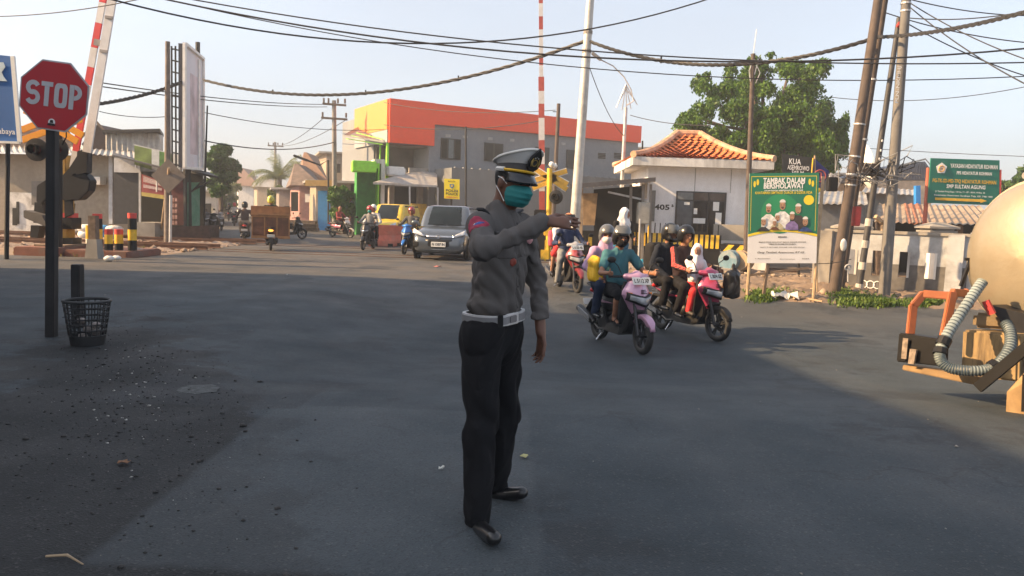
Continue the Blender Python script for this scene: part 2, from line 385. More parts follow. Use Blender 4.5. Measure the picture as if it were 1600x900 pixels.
def person(name, label, loc, J, skin, top, bottom, shoe, h=.014, rz=0., sc=1., group=None, sleeve=1., pants=1., shoe_kind='shoe', helm=None,
           mask=None, hair=None, hijab=None, cap=None, girth=1., hands='grip', wr=.0045, cat='person', seed=1, stripes=None, hood=None, tuck=None, keep=None, pw=1., hsz=1.):
    """J: joints in metres: pelvis, neck, head, sl sr el er wl wr hl hr kl kr al ar tl tr (toes), face (direction)"""
    t = thing(name, label, cat, loc, rz, group)
    J = {k_: np.array(v, float) for k_, v in J.items()}
    P, N, H = J['pelvis'], J['neck'], J['head']; up = nrm(N-P); sd = nrm(J['sl']-J['sr']); fw = nrm(np.cross(sd, up)); sd = np.cross(up, fw)
    f = nrm(J['face']); hu = nrm(H-N); hu = nrm(hu*.6+np.array([0, 0, .8])); f = nrm(f-hu*np.dot(f, hu)); hs = np.cross(hu, f); HM = np.stack([f, hs, hu], 1)
    g = sc*girth
    pts = np.stack([v for k_, v in J.items() if k_ in ('pelvis', 'neck', 'head') or (len(k_) == 2 and k_[0] in 'sewhkat')]); lo = pts.min(0)-.24*sc; hi = pts.max(0)+.24*sc
    sh = sc*hsz
    def hp(x, y, z): return H+(f*x+hs*y+hu*z)*sh
    # ---- body
    S = SDF(lo, hi, h)
    S.ell(H+hu*.02*sh, A_(.098, .078, .105)*sh, .02, HM)
    S.ell(hp(.022, 0, -.05), A_(.072, .06, .075)*sh, .03, HM)          # jaw
    S.ell(hp(.085, 0, -.092), A_(.02, .022, .018)*sh, .02, HM)         # chin
    S.cone(hp(.095, 0, .012), hp(.118, 0, -.03), .009*sh, .016*sh, .012)  # nose
    S.cone(hp(.088, .03, .03), hp(.088, -.03, .03), .014*sh, None, .014)  # brow
    for y in (1, -1):
        S.ell(hp(.088, .032*y, .008), A_(.012, .017, .011)*sh, .004, HM, sub=True)
        S.ell(hp(.079, .031*y, .006), A_(.012, .014, .011)*sh, .003, HM)
        S.ell(hp(-.005, .082*y, -.01), A_(.02, .011, .032)*sh, .008, HM)
    S.cone(hp(.096, .022, -.062), hp(.096, -.022, -.062), .009*sh, None, .006)
    S.cone(H-hu*.06*sc-f*.015*sc, N-up*.02*sc, .056*sc, .062*sc, .03)
    S.cone(P+up*.1*sc, N-up*.14*sc, .11*g, .12*g, .05, e=fw, q=1.5)
    for a in 'lr':
        s_, e_, w_ = J['s'+a], J['e'+a], J['w'+a]
        S.cone(s_, e_, .046*g, .038*g, .03); S.cone(e_, w_, .038*g, .026*sc, .02)
        wd_ = nrm(w_-e_)
        hd = J.get('hd'+a, wd_); hsd = J.get('ht'+a, nrm(np.array([0, 0, 1.])+fw*.3)); pl = J.get('hp'+a, -up)
        if hands == 'grip' and 'hd'+a not in J: fist(S, w_, hd, hsd, pl, sc)
        else: hand(S, w_, hd, hsd, pl, sc, curl=float(J['hc'+a]) if 'hc'+a in J else .25)
        h_, k_, an, to = J['h'+a], J['k'+a], J['a'+a], J['t'+a]
        S.cone(P, h_, .078*g, .074*g, .03); S.cone(h_, k_, .078*g, .052*g, .03); kk = k_+(an-k_)*.3-nrm(np.cross(an-k_, sd))*0
        S.cone(k_, kk, .05*g, .054*g, .02); S.cone(kk, an, .054*g, .034*sc, .02)
        if shoe_kind == 'sandal':
            S.cone(an-A_(0, 0, .03)*sc, to, .034*sc, .022*sc, .02, e=(0, 0, 1), q=1.3)
            for o in (-.03, -.015, 0, .014, .027):
                tv = nrm(to-an); sv = np.cross(tv, [0, 0, 1.]); S.cone(to+sv*o*sc, to+sv*o*sc+tv*.03*sc-A_(0, 0, .006), .009*sc, .008*sc, .004)
    S.build('body', skin, t)
    # ---- shirt
    S = SDF(lo, hi, h)
    hipc = (J['hl']+J['hr'])/2
    S.cone(hipc+up*(.12 if tuck is None else .14)*sc, P+(N-P)*.55, (.156 if tuck is None else .150)*g, .155*g, .05, e=fw, q=1.3 if tuck is None else 1.36)
    S.cone(P+(N-P)*.5, N-up*.12*sc, .155*g, .15*g, .05, e=fw, q=1.4)
    S.cone(J['sl']-up*.012, J['sr']-up*.012, .058*g, None, .045)
    S.cone(N-up*.06*sc, N+up*.005*sc, .085*sc, .066*sc, .03)
    for a in 'lr':
        s_, e_, w_ = J['s'+a], J['e'+a], J['w'+a]
        if sleeve > .75:
            S.cone(s_, e_, .062*g, .054*g, .03); S.cone(e_, w_-(w_-e_)*.06, .054*g, .042*g, .02)
        else:
            S.cone(s_, s_+(e_-s_)*sleeve, .07*g, .066*g, .04)
    S.cone(H-hu*.06*sc, N+up*.03*sc, .05*sc, None, .01, sub=True)
    if wr: S.wrinkle(wr*sc, 16, seed)
    if wr > .006:        # folds gathered in the crook of each elbow, and the shirt bloused over the belt
        X_ = grid(S)
        for a in 'lr':
            q = X_-J['e'+a]; tt = q@nrm(J['w'+a]-J['s'+a]); S.D += (.0055*np.sin(tt*105+2.5*np.sin(23*(q@up))+1.5*np.sin(31*(q@sd)))*np.exp(-(q*q).sum(-1)/.011)).astype(np.float32)
        q = X_-hipc; z_ = q@up; rr_ = np.hypot(q@fw, q@sd); an = np.arctan2(q@sd, q@fw)
        S.D -= (np.clip(1-rr_/.19, 0, .3)*(.045*np.exp(-((z_-.15)/.035)**2)+.02*np.sin(an*11+14*z_)*np.exp(-((z_-.16)/.07)**2))).astype(np.float32)
    S.cut(hipc+up*(-.01 if tuck is None else tuck-.03)*sc, -up)
    if keep is not None: keep['shirt'] = S
    if stripes:
        def mi(c):
            m_ = np.zeros(len(c), int)
            for a in 'lr':
                s_, e_, w_ = J['s'+a], J['e'+a], J['w'+a]
                for p0, p1 in ((s_, e_), (e_, w_)):
                    ax = nrm(p1-p0); q_ = c-p0; tt = q_@ax; rr = q_-tt[:, None]*ax; L_ = np.linalg.norm(p1-p0)
                    o = np.cross(ax, fw); o = nrm(sd*(1 if a == 'l' else -1)+up*.55); o = nrm(o-ax*np.dot(o, ax)); p_ = np.cross(ax, o)
                    ang = np.arctan2(rr@p_, rr@o)
                    ok = (tt > -.04) & (tt < L_) & (np.linalg.norm(rr, axis=1) < .1)
                    for k0 in (-.42, 0, .42): m_[ok & (np.abs(ang-k0) < .13)] = 1
            return m_
        S.build('jacket', [top, stripes], t, mi)
    else: S.build('shirt' if sleeve < .75 else 'jacket', top, t)
    # ---- trousers
    S = SDF(lo, hi, h)
    S.cone(J['hl']*.7+hipc*.3+up*.06*sc, J['hr']*.7+hipc*.3+up*.06*sc, .117*g, None, .03, e=fw, q=1.15); S.ell(hipc-up*.03*sc+fw*.015*sc, A_(.105, .12, .12)*g, .03)
    S.ell(P, A_(.108, .125, .10)*g, .03, np.stack([fw, sd, up], 1))
    for a in 'lr':
        h_, k_, an = J['h'+a], J['k'+a], J['a'+a]
        S.ell(h_-fw*.04*sc-up*.03, A_(.088, .09, .11)*g, .04)
        S.cone(h_, k_, .098*g*pw, .074*g*pw, .04)
        if pants > .75: S.cone(k_, an-(an-k_)*.0, .074*g*pw, .060*g*pw, .03)
        elif pants > .3: S.cone(k_-(k_-h_)*.0, k_+(k_-h_)*.02, .08*g, None, .02)
    if wr: S.wrinkle(wr*sc, 13, seed+5)
    S.cut(hipc+up*(.10 if tuck is None else tuck)*sc, up)
    if keep is not None: keep['trousers'] = S; keep.update(P=P, N=N, H=H, up=up, sd=sd, fw=fw, hipc=hipc, f=f, hs=hs, hu=hu, J=J)
    S.build('trousers' if pants > .75 else 'shorts', bottom, t)
    # ---- shoes
    if shoe_kind == 'shoe':
        for a in 'lr':
            an, to = J['a'+a], J['t'+a]; S = SDF(np.minimum(an, to)-.12*sc, np.maximum(an, to)+.12*sc, min(h, .012))
            S.cone(an+A_(0, 0, -.01), an-A_(0, 0, .035)*sc-nrm(to-an)*.02*sc, .046*sc, .045*sc, .02)
            S.cone(an-A_(0, 0, .035)*sc, to, .046*sc, .036*sc, .02, e=(0, 0, 1), q=1.15)
            S.build('shoe', shoe, t)
    else:
        for a in 'lr':
            an, to = J['a'+a], J['t'+a]; m = MB(); tv = Vector(to-an); tv.z = 0; tv.normalize(); c = Vector((an+to)/2)
            m.box((c.x, c.y, min(an[2], to[2])-.045*sc), (.27*sc, .095*sc, .02), math.atan2(tv.y, tv.x))
            m.torus(Vector(to)-tv*.03, tv, .04*sc, .008, 12, 5); m.build('sandal', shoe, t, bevel=.006)
    # ---- head gear
    if helm is not None:
        hm, visor, kind = helm
        S = SDF(H-.24*sh, H+.26*sh, min(h, .012))
        S.ell(hp(-.008, 0, .035), A_(.142, .122, .135)*sh, .02, HM)
        S.ell(hp(-.03, 0, -.045), A_(.115, .115, .1)*sh, .04, HM)
        if kind == 'full':
            S.cone(hp(.07, .06, -.085), hp(.07, -.06, -.085), .055*sh, None, .05)
        S.ell(hp(-.01, 0, .0), A_(.108, .09, .125)*sh, .01, HM, sub=True)
        S.rbox(hp(.13, 0, -.02 if kind == 'full' else -.08), A_(.1, .086, .055 if kind == 'full' else .115)*sh, .03, .01, HM, sub=True)
        S.cone(hp(-.02, 0, -.1), hp(-.02, 0, -.3), .085*sh, None, .01, sub=True)
        S.build('helmet', hm, t)
        if visor is not None:
            m = MB(frame(H, f, hu)); rings = []
            for i in range(7):
                el = R(-2+i*9) if kind != 'up' else R(22+i*9)
                rings.append([((.166*sh*math.cos(el))*math.cos(a), (.144*sh*math.cos(el*.7))*math.sin(a), (.02+.165*math.sin(el))*sh) for a in np.linspace(-1.25, 1.25, 13)])
            m.loft(rings, closed=False, cap=False); m.build('visor', visor, t, smooth=True)
    if mask is not None:
        S = SDF(H-.2*sh, H+.2*sh, min(h, .01))
        S.ell(hp(.034, 0, -.055), A_(.098, .078, .075)*sh, .02, HM); S.cone(hp(.1, 0, -.02), hp(.116, 0, -.045), .008*sh, .010*sh, .03)
        S.cut(hp(.018, 0, 0), -f); S.cut(hp(.1, 0, -.012), hu)
        S.build('face_mask', mask, t)
    if hair is not None:
        S = SDF(H-.2*sh, H+.2*sh, min(h, .01)); S.ell(hp(-.012, 0, .035), A_(.102, .086, .105)*sh, .02, HM); S.ell(hp(.1, 0, -.03), A_(.07, .085, .085)*sh, .01, HM, sub=True)
        S.cut(hp(0, 0, -.06), -hu); S.build('hair', hair, t)
    if hijab is not None or hood is not None:
        S = SDF(H-.5*sh, H+.25*sh, min(h, .012))
        S.ell(hp(-.01, 0, .02), A_(.118, .1, .128)*sh, .03, HM); S.cone(hp(-.01, 0, -.07), N-up*.02*sh, .098*sh, .12*sh, .05)
        if hijab is not None: S.cone(N-up*.03*sh, N-up*.1*sh+fw*.03*sh, .15*sh, .165*sh, .06, e=fw, q=1.2)
        S.ell(hp(.1, 0, -.012), A_(.07, .062, .09)*sh, .012, HM, sub=True)
        if wr: S.wrinkle(.004*sh, 18, seed)
        S.build('headscarf' if hijab is not None else 'hood', hijab or hood, t)
    # ---- eyes and lips
    if h <= .016:
        for y in (1, -1):
            m = MB(); m.ell(Vector(hp(.0905, .031*y, .008)), .0095*sc, 10, 6); m.build('eye', MATS['eye'], t, smooth=True)
    return t

def ride(seat_x, seat_z, grip_x, grip_z, sc=1., lean=.12, knee_x=.30, foot_x=.12, foot_z=.34, head=(1, 0, 0), hw=.3, gw=.31):
    """joints of someone seated astride a scooter (x forward)"""
    Pz = seat_z+.09*sc; P = A_(seat_x, 0, Pz); up = nrm([lean, 0, 1]); N = P+up*.53*sc
    J = dict(pelvis=P, neck=N, head=N+up*.06*sc+A_(.03, 0, .115)*sc, face=A_(*head))
    for a, y in (('l', 1), ('r', -1)):
        s_ = N-up*.06*sc+A_(0, .19*sc*y, 0); w_ = A_(grip_x-.05, gw*y, grip_z+.03)
        mid = (s_+w_)/2; L = np.linalg.norm(w_-s_); b = max(.03, math.sqrt(max(.0, (.29*sc)**2-(L/2)**2)))
        e_ = mid+nrm([-.2, .5*y, -.8])*b
        J['s'+a] = s_; J['w'+a] = w_; J['e'+a] = e_
        J['h'+a] = P+A_(.02, .095*sc*y, -.02); J['k'+a] = A_(knee_x, .17*y*sc+.02*y, seat_z+.02); J['a'+a] = A_(foot_x, .15*y, foot_z+.08*sc); J['t'+a] = A_(foot_x+.15*sc, .17*y, foot_z+.035)
    return J

def decal(S, d, off, name, mt, par):
    """a thin raised piece lying on the surface of a body: d is a distance to the piece's outline on the same grid"""
    T = SDF.__new__(SDF); T.lo, T.h, T.n, T.ax = S.lo, S.h, S.n, S.ax
    T.D = np.maximum(np.maximum(S.D-off, d), -(S.D+.012)).astype(np.float32); return T.build(name, mt, par)
def grid(S): return np.stack(np.meshgrid(*S.ax, indexing='ij'), -1)
def dbox(P, c, M, hs):
    q = np.abs((P-np.array(c))@M)-np.array(hs); return q.max(-1)
# ------------------------------------------------------------ materials of the place
pm('eye', (.02, .015, .012), .15, var=0)
CONC = pm('concrete', (.30, .28, .25), .9, dirt=(.12, .11, .10), dscale=1.5, damt=.7, bump=.3)
PLAST = pm('cream_plaster', (.31, .27, .215), .9, dirt=(.20, .18, .15), dscale=.5, damt=.7, bump=.15, streak=True)
PLASTW = pm('white_plaster', (.70, .69, .66), .9, var=.08, dirt=(.22, .21, .2), dscale=1.1, damt=.85, bump=.15, streak=True)
CLEANW = pm('white_paint_wall', (.84, .84, .85), .75, var=.05, dirt=(.45, .42, .38), dscale=.6, damt=.4, streak=True)
GREYW = pm('grey_render', (.20, .215, .235), .85, var=.08, dirt=(.34, .34, .34), dscale=.35, damt=.35)
ORANGE = pm('orange_cladding', (.86, .075, .022), .55, var=.05)
ORANGEL = pm('orange_cladding_sunlit', (.86, .26, .06), .55, var=.05)  # same cladding in lighter orange: low sun on the left face put into colour
RUST = pm('rusty_sheet', (.29, .235, .175), .7, var=.25, scale=1.5, dirt=(.16, .085, .055), dscale=.9, damt=.9)
ZINC = pm('zinc_sheet', (.38, .38, .37), .5, .3, dirt=(.2, .15, .11), dscale=.8, damt=.7)
OLDTILE = pm('old_roof_tile', (.16, .12, .10), .9, var=.4, scale=3)
DARK = pm('interior_shade', (.010, .010, .010), .9, var=.3, scale=2)  # near-black colour stands in for the shade inside rooms and openings
DARKM = pm('dark_metal', (.018, .018, .02), .55, .2, spec=.3)
BLACK = pm('black_paint', (.008, .008, .009), .5, spec=.3)
YEL = pm('yellow_paint', (.80, .50, .03), .5, dirt=(.35, .22, .05), dscale=5, damt=.4)
REDP = pm('red_paint', (.62, .06, .05), .5, dirt=(.3, .07, .05), dscale=4, damt=.5)
WHITEP = pm('white_paint', (.76, .75, .72), .5, var=.06, dirt=(.4, .37, .33), dscale=4, damt=.35)
WOODG = pm('weathered_wood', (.17, .12, .085), .85, var=.4, scale=9, bump=.2)
WOODL = pm('pale_timber', (.40, .29, .18), .8, var=.3, scale=6)
POLEC = pm('concrete_pole', (.26, .24, .22), .85, var=.2, dirt=(.14, .12, .11), dscale=1.5, damt=.6)
POLEB = pm('brown_pole', (.085, .064, .054), .8, var=.3, dirt=(.07, .055, .05), dscale=2, damt=.7)
STEELW = pm('galvanised_pole', (.50, .50, .50), .45, .4)
GLASSD = pm('dark_window_glass', (.016, .019, .022), .15, var=.4, scale=1.2, spec=.35)
GREENP = pm('green_shop_paint', (.045, .30, .06), .7, dirt=(.02, .12, .03), damt=.5)
LIME = pm('lime_paint', (.28, .72, .04), .6)
BRICKR = pm('red_curb_paint', (.20, .085, .06), .85, dirt=(.15, .12, .10), dscale=1.4, damt=.9, bump=.3)
RUBBER = pm('tyre_rubber', (.022, .022, .022), .8, bump=.2)
CHROME = pm('bright_metal', (.55, .55, .56), .25, .9, var=.05)
PLBLACK = pm('black_plastic', (.012, .012, .013), .5, var=.1, spec=.35)
LAMPG = pm('lamp_glass', (.75, .78, .8), .08, var=.03, spec=.9)
AMBER = pm('amber_lens', (.85, .25, .03), .2, var=.03)
REDL = pm('red_lens', (.55, .02, .02), .2, var=.03)
PLATEW = pm('plate_white', (.72, .72, .70), .5, var=.03)
INK = pm('black_ink', (.02, .02, .02), .6, var=0)
TXTW = pm('white_lettering', (.80, .80, .78), .6, var=.02)

# ------------------------------------------------------------ ground, road
def asphalt(name='asphalt', tint=None):
    m = bpy.data.materials.new(name); m.use_nodes = True; n = m.node_tree; L = n.links.new; b = n.nodes['Principled BSDF']
    tc = n.nodes.new('ShaderNodeTexCoord'); P = tc.outputs['Object']
    def noise(sc_, det=5, rough=.55, vec=P):
        q = n.nodes.new('ShaderNodeTexNoise'); q.inputs['Scale'].default_value = sc_; q.inputs['Detail'].default_value = det; q.inputs['Roughness'].default_value = rough
        L(vec, q.inputs['Vector']); return q.outputs['Fac']
    def ramp(x, a, b2, c0=0., c1=1.):
        q = n.nodes.new('ShaderNodeMapRange'); q.inputs[1].default_value = a; q.inputs[2].default_value = b2; q.inputs[3].default_value = c0; q.inputs[4].default_value = c1
        L(x, q.inputs[0]); return q.outputs[0]
    def mth(op, x, y):
        q = n.nodes.new('ShaderNodeMath'); q.operation = op
        for i, z in enumerate((x, y)):
            if isinstance(z, (int, float)): q.inputs[i].default_value = z
            else: L(z, q.inputs[i])
        return q.outputs[0]
    def mix(f, a, b2):
        q = n.nodes.new('ShaderNodeMix'); q.data_type = 'RGBA'
        for k_, z in (('Factor', f), ('A', a), ('B', b2)):
            if isinstance(z, tuple): q.inputs[k_].default_value = (*z, 1)
            elif isinstance(z, (int, float)): q.inputs[k_].default_value = z
            else: L(z, q.inputs[k_])
        return q.outputs['Result']
    sx = n.nodes.new('ShaderNodeSeparateXYZ'); L(P, sx.inputs[0]); X, Y = sx.outputs[0], sx.outputs[1]
    col = mix(ramp(noise(.55, 8, .66), .33, .64), (.028, .039, .046), (.054, .070, .082))
    vp = n.nodes.new('ShaderNodeTexVoronoi'); vp.distance = 'CHEBYCHEV'; vp.inputs['Scale'].default_value = .2; vp.inputs['Randomness'].default_value = .8; mpp = n.nodes.new('ShaderNodeMapping'); mpp.inputs['Rotation'].default_value = (0, 0, R(12)); L(P, mpp.inputs[0]); L(mpp.outputs[0], vp.inputs['Vector']); spp = n.nodes.new('ShaderNodeSeparateColor'); L(vp.outputs['Color'], spp.inputs[0])
    col = mix(ramp(spp.outputs[0], .0, 1., 0, .4), col, (.026, .031, .036))
    # long worn wheel tracks along the road
    mp = n.nodes.new('ShaderNodeMapping'); mp.inputs['Scale'].default_value = (1.1, .07, 1); mp.inputs['Rotation'].default_value = (0, 0, R(-14)); L(P, mp.inputs[0])
    col = mix(ramp(noise(1., 4, .5, mp.outputs[0]), .5, .68, 0, .45), col, (.068, .078, .086))
    # dusty far part near the level crossing
    dusty = mth('MULTIPLY', ramp(Y, 11, 19), ramp(noise(.9, 6), .2, .6))
    col = mix(mth('MULTIPLY', dusty, .8), col, (.115, .100, .085))
    # resurfaced band edges and oily patches
    col = mix(ramp(noise(.42, 8, .72), .54, .575, 0, .6), col, (.025, .029, .033))
    # black sooty spill around the litter bin
    wob = mth('MULTIPLY', mth('SUBTRACT', noise(1.6, 6, .65), .5), 2.6)
    X2, Y2 = mth('ADD', X, 2.75), mth('SUBTRACT', Y, 5.2); dx = mth('DIVIDE', mth('ADD', mth('MULTIPLY', X2, .89), mth('MULTIPLY', Y2, .45)), .95); dy = mth('DIVIDE', mth('SUBTRACT', mth('MULTIPLY', Y2, .89), mth('MULTIPLY', X2, .45)), 4.6)
    rr = mth('ADD', mth('SQRT', mth('ADD', mth('MULTIPLY', dx, dx), mth('MULTIPLY', dy, dy)), 0.), wob)
    spill = ramp(rr, 1.12, .85, 0, .88)
    col = mix(spill, col, (.013, .013, .013))
    # two old repairs with ragged straight edges
    for (cx_, cy_, sx_, sy_, c_, am) in ((-.78, 4.35, .95, 1.35, (.072, .084, .092), .5), (-2.3, 6.1, .75, .55, (.026, .030, .034), .6), (1.7, 6.6, 1.6, .9, (.066, .078, .086), .35)):
        mx_ = mth('MAXIMUM', mth('ABSOLUTE', mth('DIVIDE', mth('SUBTRACT', X, cx_), sx_), 0), mth('ABSOLUTE', mth('DIVIDE', mth('SUBTRACT', Y, cy_), sy_), 0))
        col = mix(ramp(mth('ADD', mx_, mth('MULTIPLY', wob, .07)), 1.02, .97, 0, am), col, c_)
    # aggregate
    vo = n.nodes.new('ShaderNodeTexVoronoi'); vo.inputs['Scale'].default_value = 95; L(P, vo.inputs['Vector'])
    sp = n.nodes.new('ShaderNodeSeparateColor'); L(vo.outputs['Color'], sp.inputs[0])
    col = mix(ramp(sp.outputs[0], .9, 1., 0, .22), col, (.22, .21, .2))
    col = mix(ramp(sp.outputs[1], .7, 1., 0, .5), col, (.022, .023, .025))
    # cracks
    v2 = n.nodes.new('ShaderNodeTexVoronoi'); v2.feature = 'DISTANCE_TO_EDGE'; v2.inputs['Scale'].default_value = .55
    ad = n.nodes.new('ShaderNodeVectorMath'); ad.operation = 'ADD'; L(P, ad.inputs[0])
    nn = n.nodes.new('ShaderNodeTexNoise'); nn.inputs['Scale'].default_value = 2.2; nn.inputs['Detail'].default_value = 6; L(P, nn.inputs['Vector']); L(nn.outputs['Color'], ad.inputs[1]); L(ad.outputs[0], v2.inputs['Vector'])
    cr = mth('MULTIPLY', ramp(v2.outputs['Distance'], .013, .003), ramp(noise(.5, 3), .47, .56))
    col = mix(mth('MULTIPLY', cr, .4), col, (.018, .018, .019))
    if tint:
        q = n.nodes.new('ShaderNodeMix'); q.data_type = 'RGBA'; q.blend_type = 'MULTIPLY'; q.inputs['Factor'].default_value = 1; L(col, q.inputs['A']); q.inputs['B'].default_value = (*tint, 1); col = q.outputs['Result']
    L(col, b.inputs['Base Color'])
    L(ramp(noise(1.3, 6), .3, .7, .62, .85), b.inputs['Roughness']); b.inputs['Specular IOR Level'].default_value = .35
    hb = mth('ADD', mth('MULTIPLY', vo.outputs['Distance'], .8), mth('MULTIPLY', noise(180, 3), .7)); hb = mth('ADD', hb, mth('MULTIPLY', noise(5, 5), 1.2))
    bp = n.nodes.new('ShaderNodeBump'); bp.inputs['Strength'].default_value = .55; bp.inputs['Distance'].default_value = .008
    L(hb, bp.inputs['Height']); L(bp.outputs[0], b.inputs['Normal'])
    return m
ASPH = asphalt()
DIRT = pm('bare_earth', (.23, .165, .115), .95, var=.35, scale=3, dirt=(.13, .10, .08), dscale=1.2, damt=.8, bump=.8, bscale=14)
BALL = pm('ballast', (.27, .21, .17), .95, var=.5, scale=28, dirt=(.15, .09, .06), dscale=1, damt=.7, bump=1, bscale=30)

def ipl(x, pts):
    if x <= pts[0][0]: return pts[0][1]
    for (a, b), (c, d) in zip(pts, pts[1:]):
        if x <= c: return b+(d-b)*(x-a)/(c-a)
    return pts[-1][1]
XL = [(18.6, -45), (19.2, -13.6), (19.8, -9.6), (24, -9.9), (28, -11.5), (30, -11.6), (200, -11.6-.375*170)]
XR = [(14.6, 70), (15.1, 7.0), (15.8, 4.6), (18.5, 3.4), (23.6, 1.6), (30, 1.2), (34, -1.5), (40, -6.2), (44, -8.6), (200, -8.6-.375*156)]
xs = [-300, -120, -70, -45, -30, -22, -16]+[-13+.5*i for i in range(53)]+[16, 20, 30, 45, 70, 120, 300]
ys = [-300, -100, -40, -15, -8, -3]+[-1+.5*i for i in range(88)]+[46, 50, 56, 64, 75, 90, 110, 140, 200, 320]
def sheet(name, m, xf, yf, dz):
    V = [(x, y, gz(x, y)+dz) for y in yf for x in xf(y)]; n = len(xf(yf[0])); Fq = []
    for j in range(len(yf)-1):
        for i in range(n-1):
            a = j*n+i
            if abs(V[a][0]-V[a+1][0])+abs(V[a+n][0]-V[a+n+1][0]) > 1e-4: Fq.append((a, a+1, a+n+1, a+n))
    return struct(npmesh(name, V, Fq, m, smooth=True))
sheet('ground', DIRT, lambda y: xs, ys, -.035)
sheet('road', ASPH, lambda y: [min(max(x, ipl(y, XL)), ipl(y, XR)) for x in xs], [y for y in ys if -40 <= y <= 200], 0.)

# the rails of the level crossing
def rail_track(name, Yc, x0, x1, label):
    t = thing(name, label, 'railway track', (0, Yc, 0), 0, 'railway tracks of the level crossing')
    RAILM = pm('rusty_rail', (.16, .085, .055), .6, .4, var=.3)
    for s in (-1, 1):
        m = MB()
        m.prism([(-.06, 0), (.06, 0), (.06, .02), (.012, .035), (.012, .10), (.034, .108), (.034, .14), (-.034, .14), (-.034, .108), (-.012, .10), (-.012, .035), (-.06, .02)], x1-x0,
                Matrix(((0, 0, 1, x0), (1, 0, 0, s*.55), (0, 1, 0, .03 if x1 < -9 else -.125), (0, 0, 0, 1))))
        m.build('rail', RAILM, t)
    if x1 < -9:
        m = MB(); x = x0+.3
        while x < x1-.2: m.box((x, 0, -.02), (.22, 2.0, .12)); x += .62
        m.build('sleepers', WOODG, t)
for Yc, w in ((24.6, 'nearer'), (29.2, 'farther')):
    rail_track('railway_track', Yc, -26, -9.6, 'rusty pair of rails on ballast left of the road, the %s of two tracks' % w)
    rail_track('railway_track', Yc, -9.6, 1.8, 'steel rails sunk in the asphalt across the road, the %s of two crossings' % w)
    rail_track('railway_track', Yc, 1.8, 9., 'rusty rails running on past the guard booth, the %s of two' % w)
def mound(name, x0, x1, y0, y1, hgt, mat_, st=.16, amp=.05, seed=3, stones=0):
    r = np.random.default_rng(seed); nx = int((x1-x0)/st)+1; ny = int((y1-y0)/st)+1; V = []
    N1 = r.normal(size=(ny, nx)); k = np.ones((5,))/5
    N2 = np.apply_along_axis(lambda a: np.convolve(a, k, 'same'), 0, np.apply_along_axis(lambda a: np.convolve(a, k, 'same'), 1, N1))*3
    for j in range(ny):
        for i in range(nx):
            x = x0+i*st; y = y0+j*st; e = min(i, j, nx-1-i, ny-1-j)*st; e = min(1, e/.5)
            V.append((x, y, gz(x, y)-.05+e*(hgt+amp*(.6*N2[j, i]+.5*N1[j, i]))))
    Fq = [(j*nx+i, j*nx+i+1, (j+1)*nx+i+1, (j+1)*nx+i) for j in range(ny-1) for i in range(nx-1)]
    return struct(npmesh(name, V, Fq, mat_, smooth=False))
mound('ballast_bed', -26, -9.7, 22.9, 31.5, .07, BALL, .14, .06)
mound('ballast_verge', 1.9, 8, 22.9, 31, .07, BALL, .14, .06, 8)
mound('dirt_verge', 3.9, 8.6, 15.4, 20.5, .10, DIRT, .11, .07, 5)
mound('dirt_verge', 8.2, 16., 15.0, 19.6, .07, DIRT, .14, .05, 6)
mound('dirt_verge', 2.2, 5.2, 18.8, 22.9, .08, DIRT, .12, .06, 9)

def scatter_stones(name, lab, cnt, reg, size, m, seed):
    r = np.random.default_rng(seed); V = []; Fq = []
    ico = np.array([(1, 0, 0), (0, 1, 0), (0, 0, 1), (-1, 0, 0), (0, -1, 0), (0, 0, -1)], float)
    fs = [(0, 1, 2), (1, 3, 2), (3, 4, 2), (4, 0, 2), (1, 0, 5), (3, 1, 5), (4, 3, 5), (0, 4, 5)]
    for i in range(cnt):
        x, y = reg(r); s = size*(.4+r.exponential(.6)); b = len(V)
        M = np.linalg.qr(r.normal(size=(3, 3)))[0]
        for p in ico: q = (M@(p*(.7+.6*r.random())))*s*np.array([1, 1, .6]); V.append((x+q[0], y+q[1], gz(x, y)+.0+max(q[2], -.2*s)+s*.15))
        Fq += [tuple(b+k for k in f) for f in fs]
    return tag(npmesh(name, V, Fq, m), lab, kind='stuff')
scatter_stones('gravel', 'black grit scattered on the road round the litter bin', 1800, lambda r: (lambda b, a: (-2.75-.45*b+.89*a, 5.4+.89*b+.45*a))(r.normal()*2., r.normal()*.45), .006, pm('grit', (.05, .047, .045), .9, var=.6, scale=40), 11)
scatter_stones('rubble', 'stones and rubble on the dirt verge by the banner', 1100, lambda r: (2.6+r.random()*6, 15.6+r.random()*7), .045, pm('rubble_stone', (.30, .23, .17), .9, var=.5, scale=5), 12)
scatter_stones('ballast_stones', 'loose brown ballast stones between the rails', 2600, lambda r: (-22+r.random()*12.2, 22.8+r.random()*8), .05, pm('ballast_stone', (.27, .20, .15), .9, var=.5, scale=5), 13)
def pebble(r):
    return (-9+r.random()*16, 3+r.random()*13)
scatter_stones('litter_crumbs', 'pale crumbs of litter scattered over the black patch by the bin', 150, lambda r: (lambda b, a: (-2.9-.45*b+.89*a, 5.9+.89*b+.45*a))(r.normal()*1.3, r.normal()*.3), .005, pm('pale_crumb', (.5, .48, .45), .8, var=.4, scale=30), 21)
scatter_stones('road_grit', 'small pale grit lying on the asphalt', 130, pebble, .006, pm('pale_grit', (.32, .29, .25), .9, var=.5, scale=30), 14)
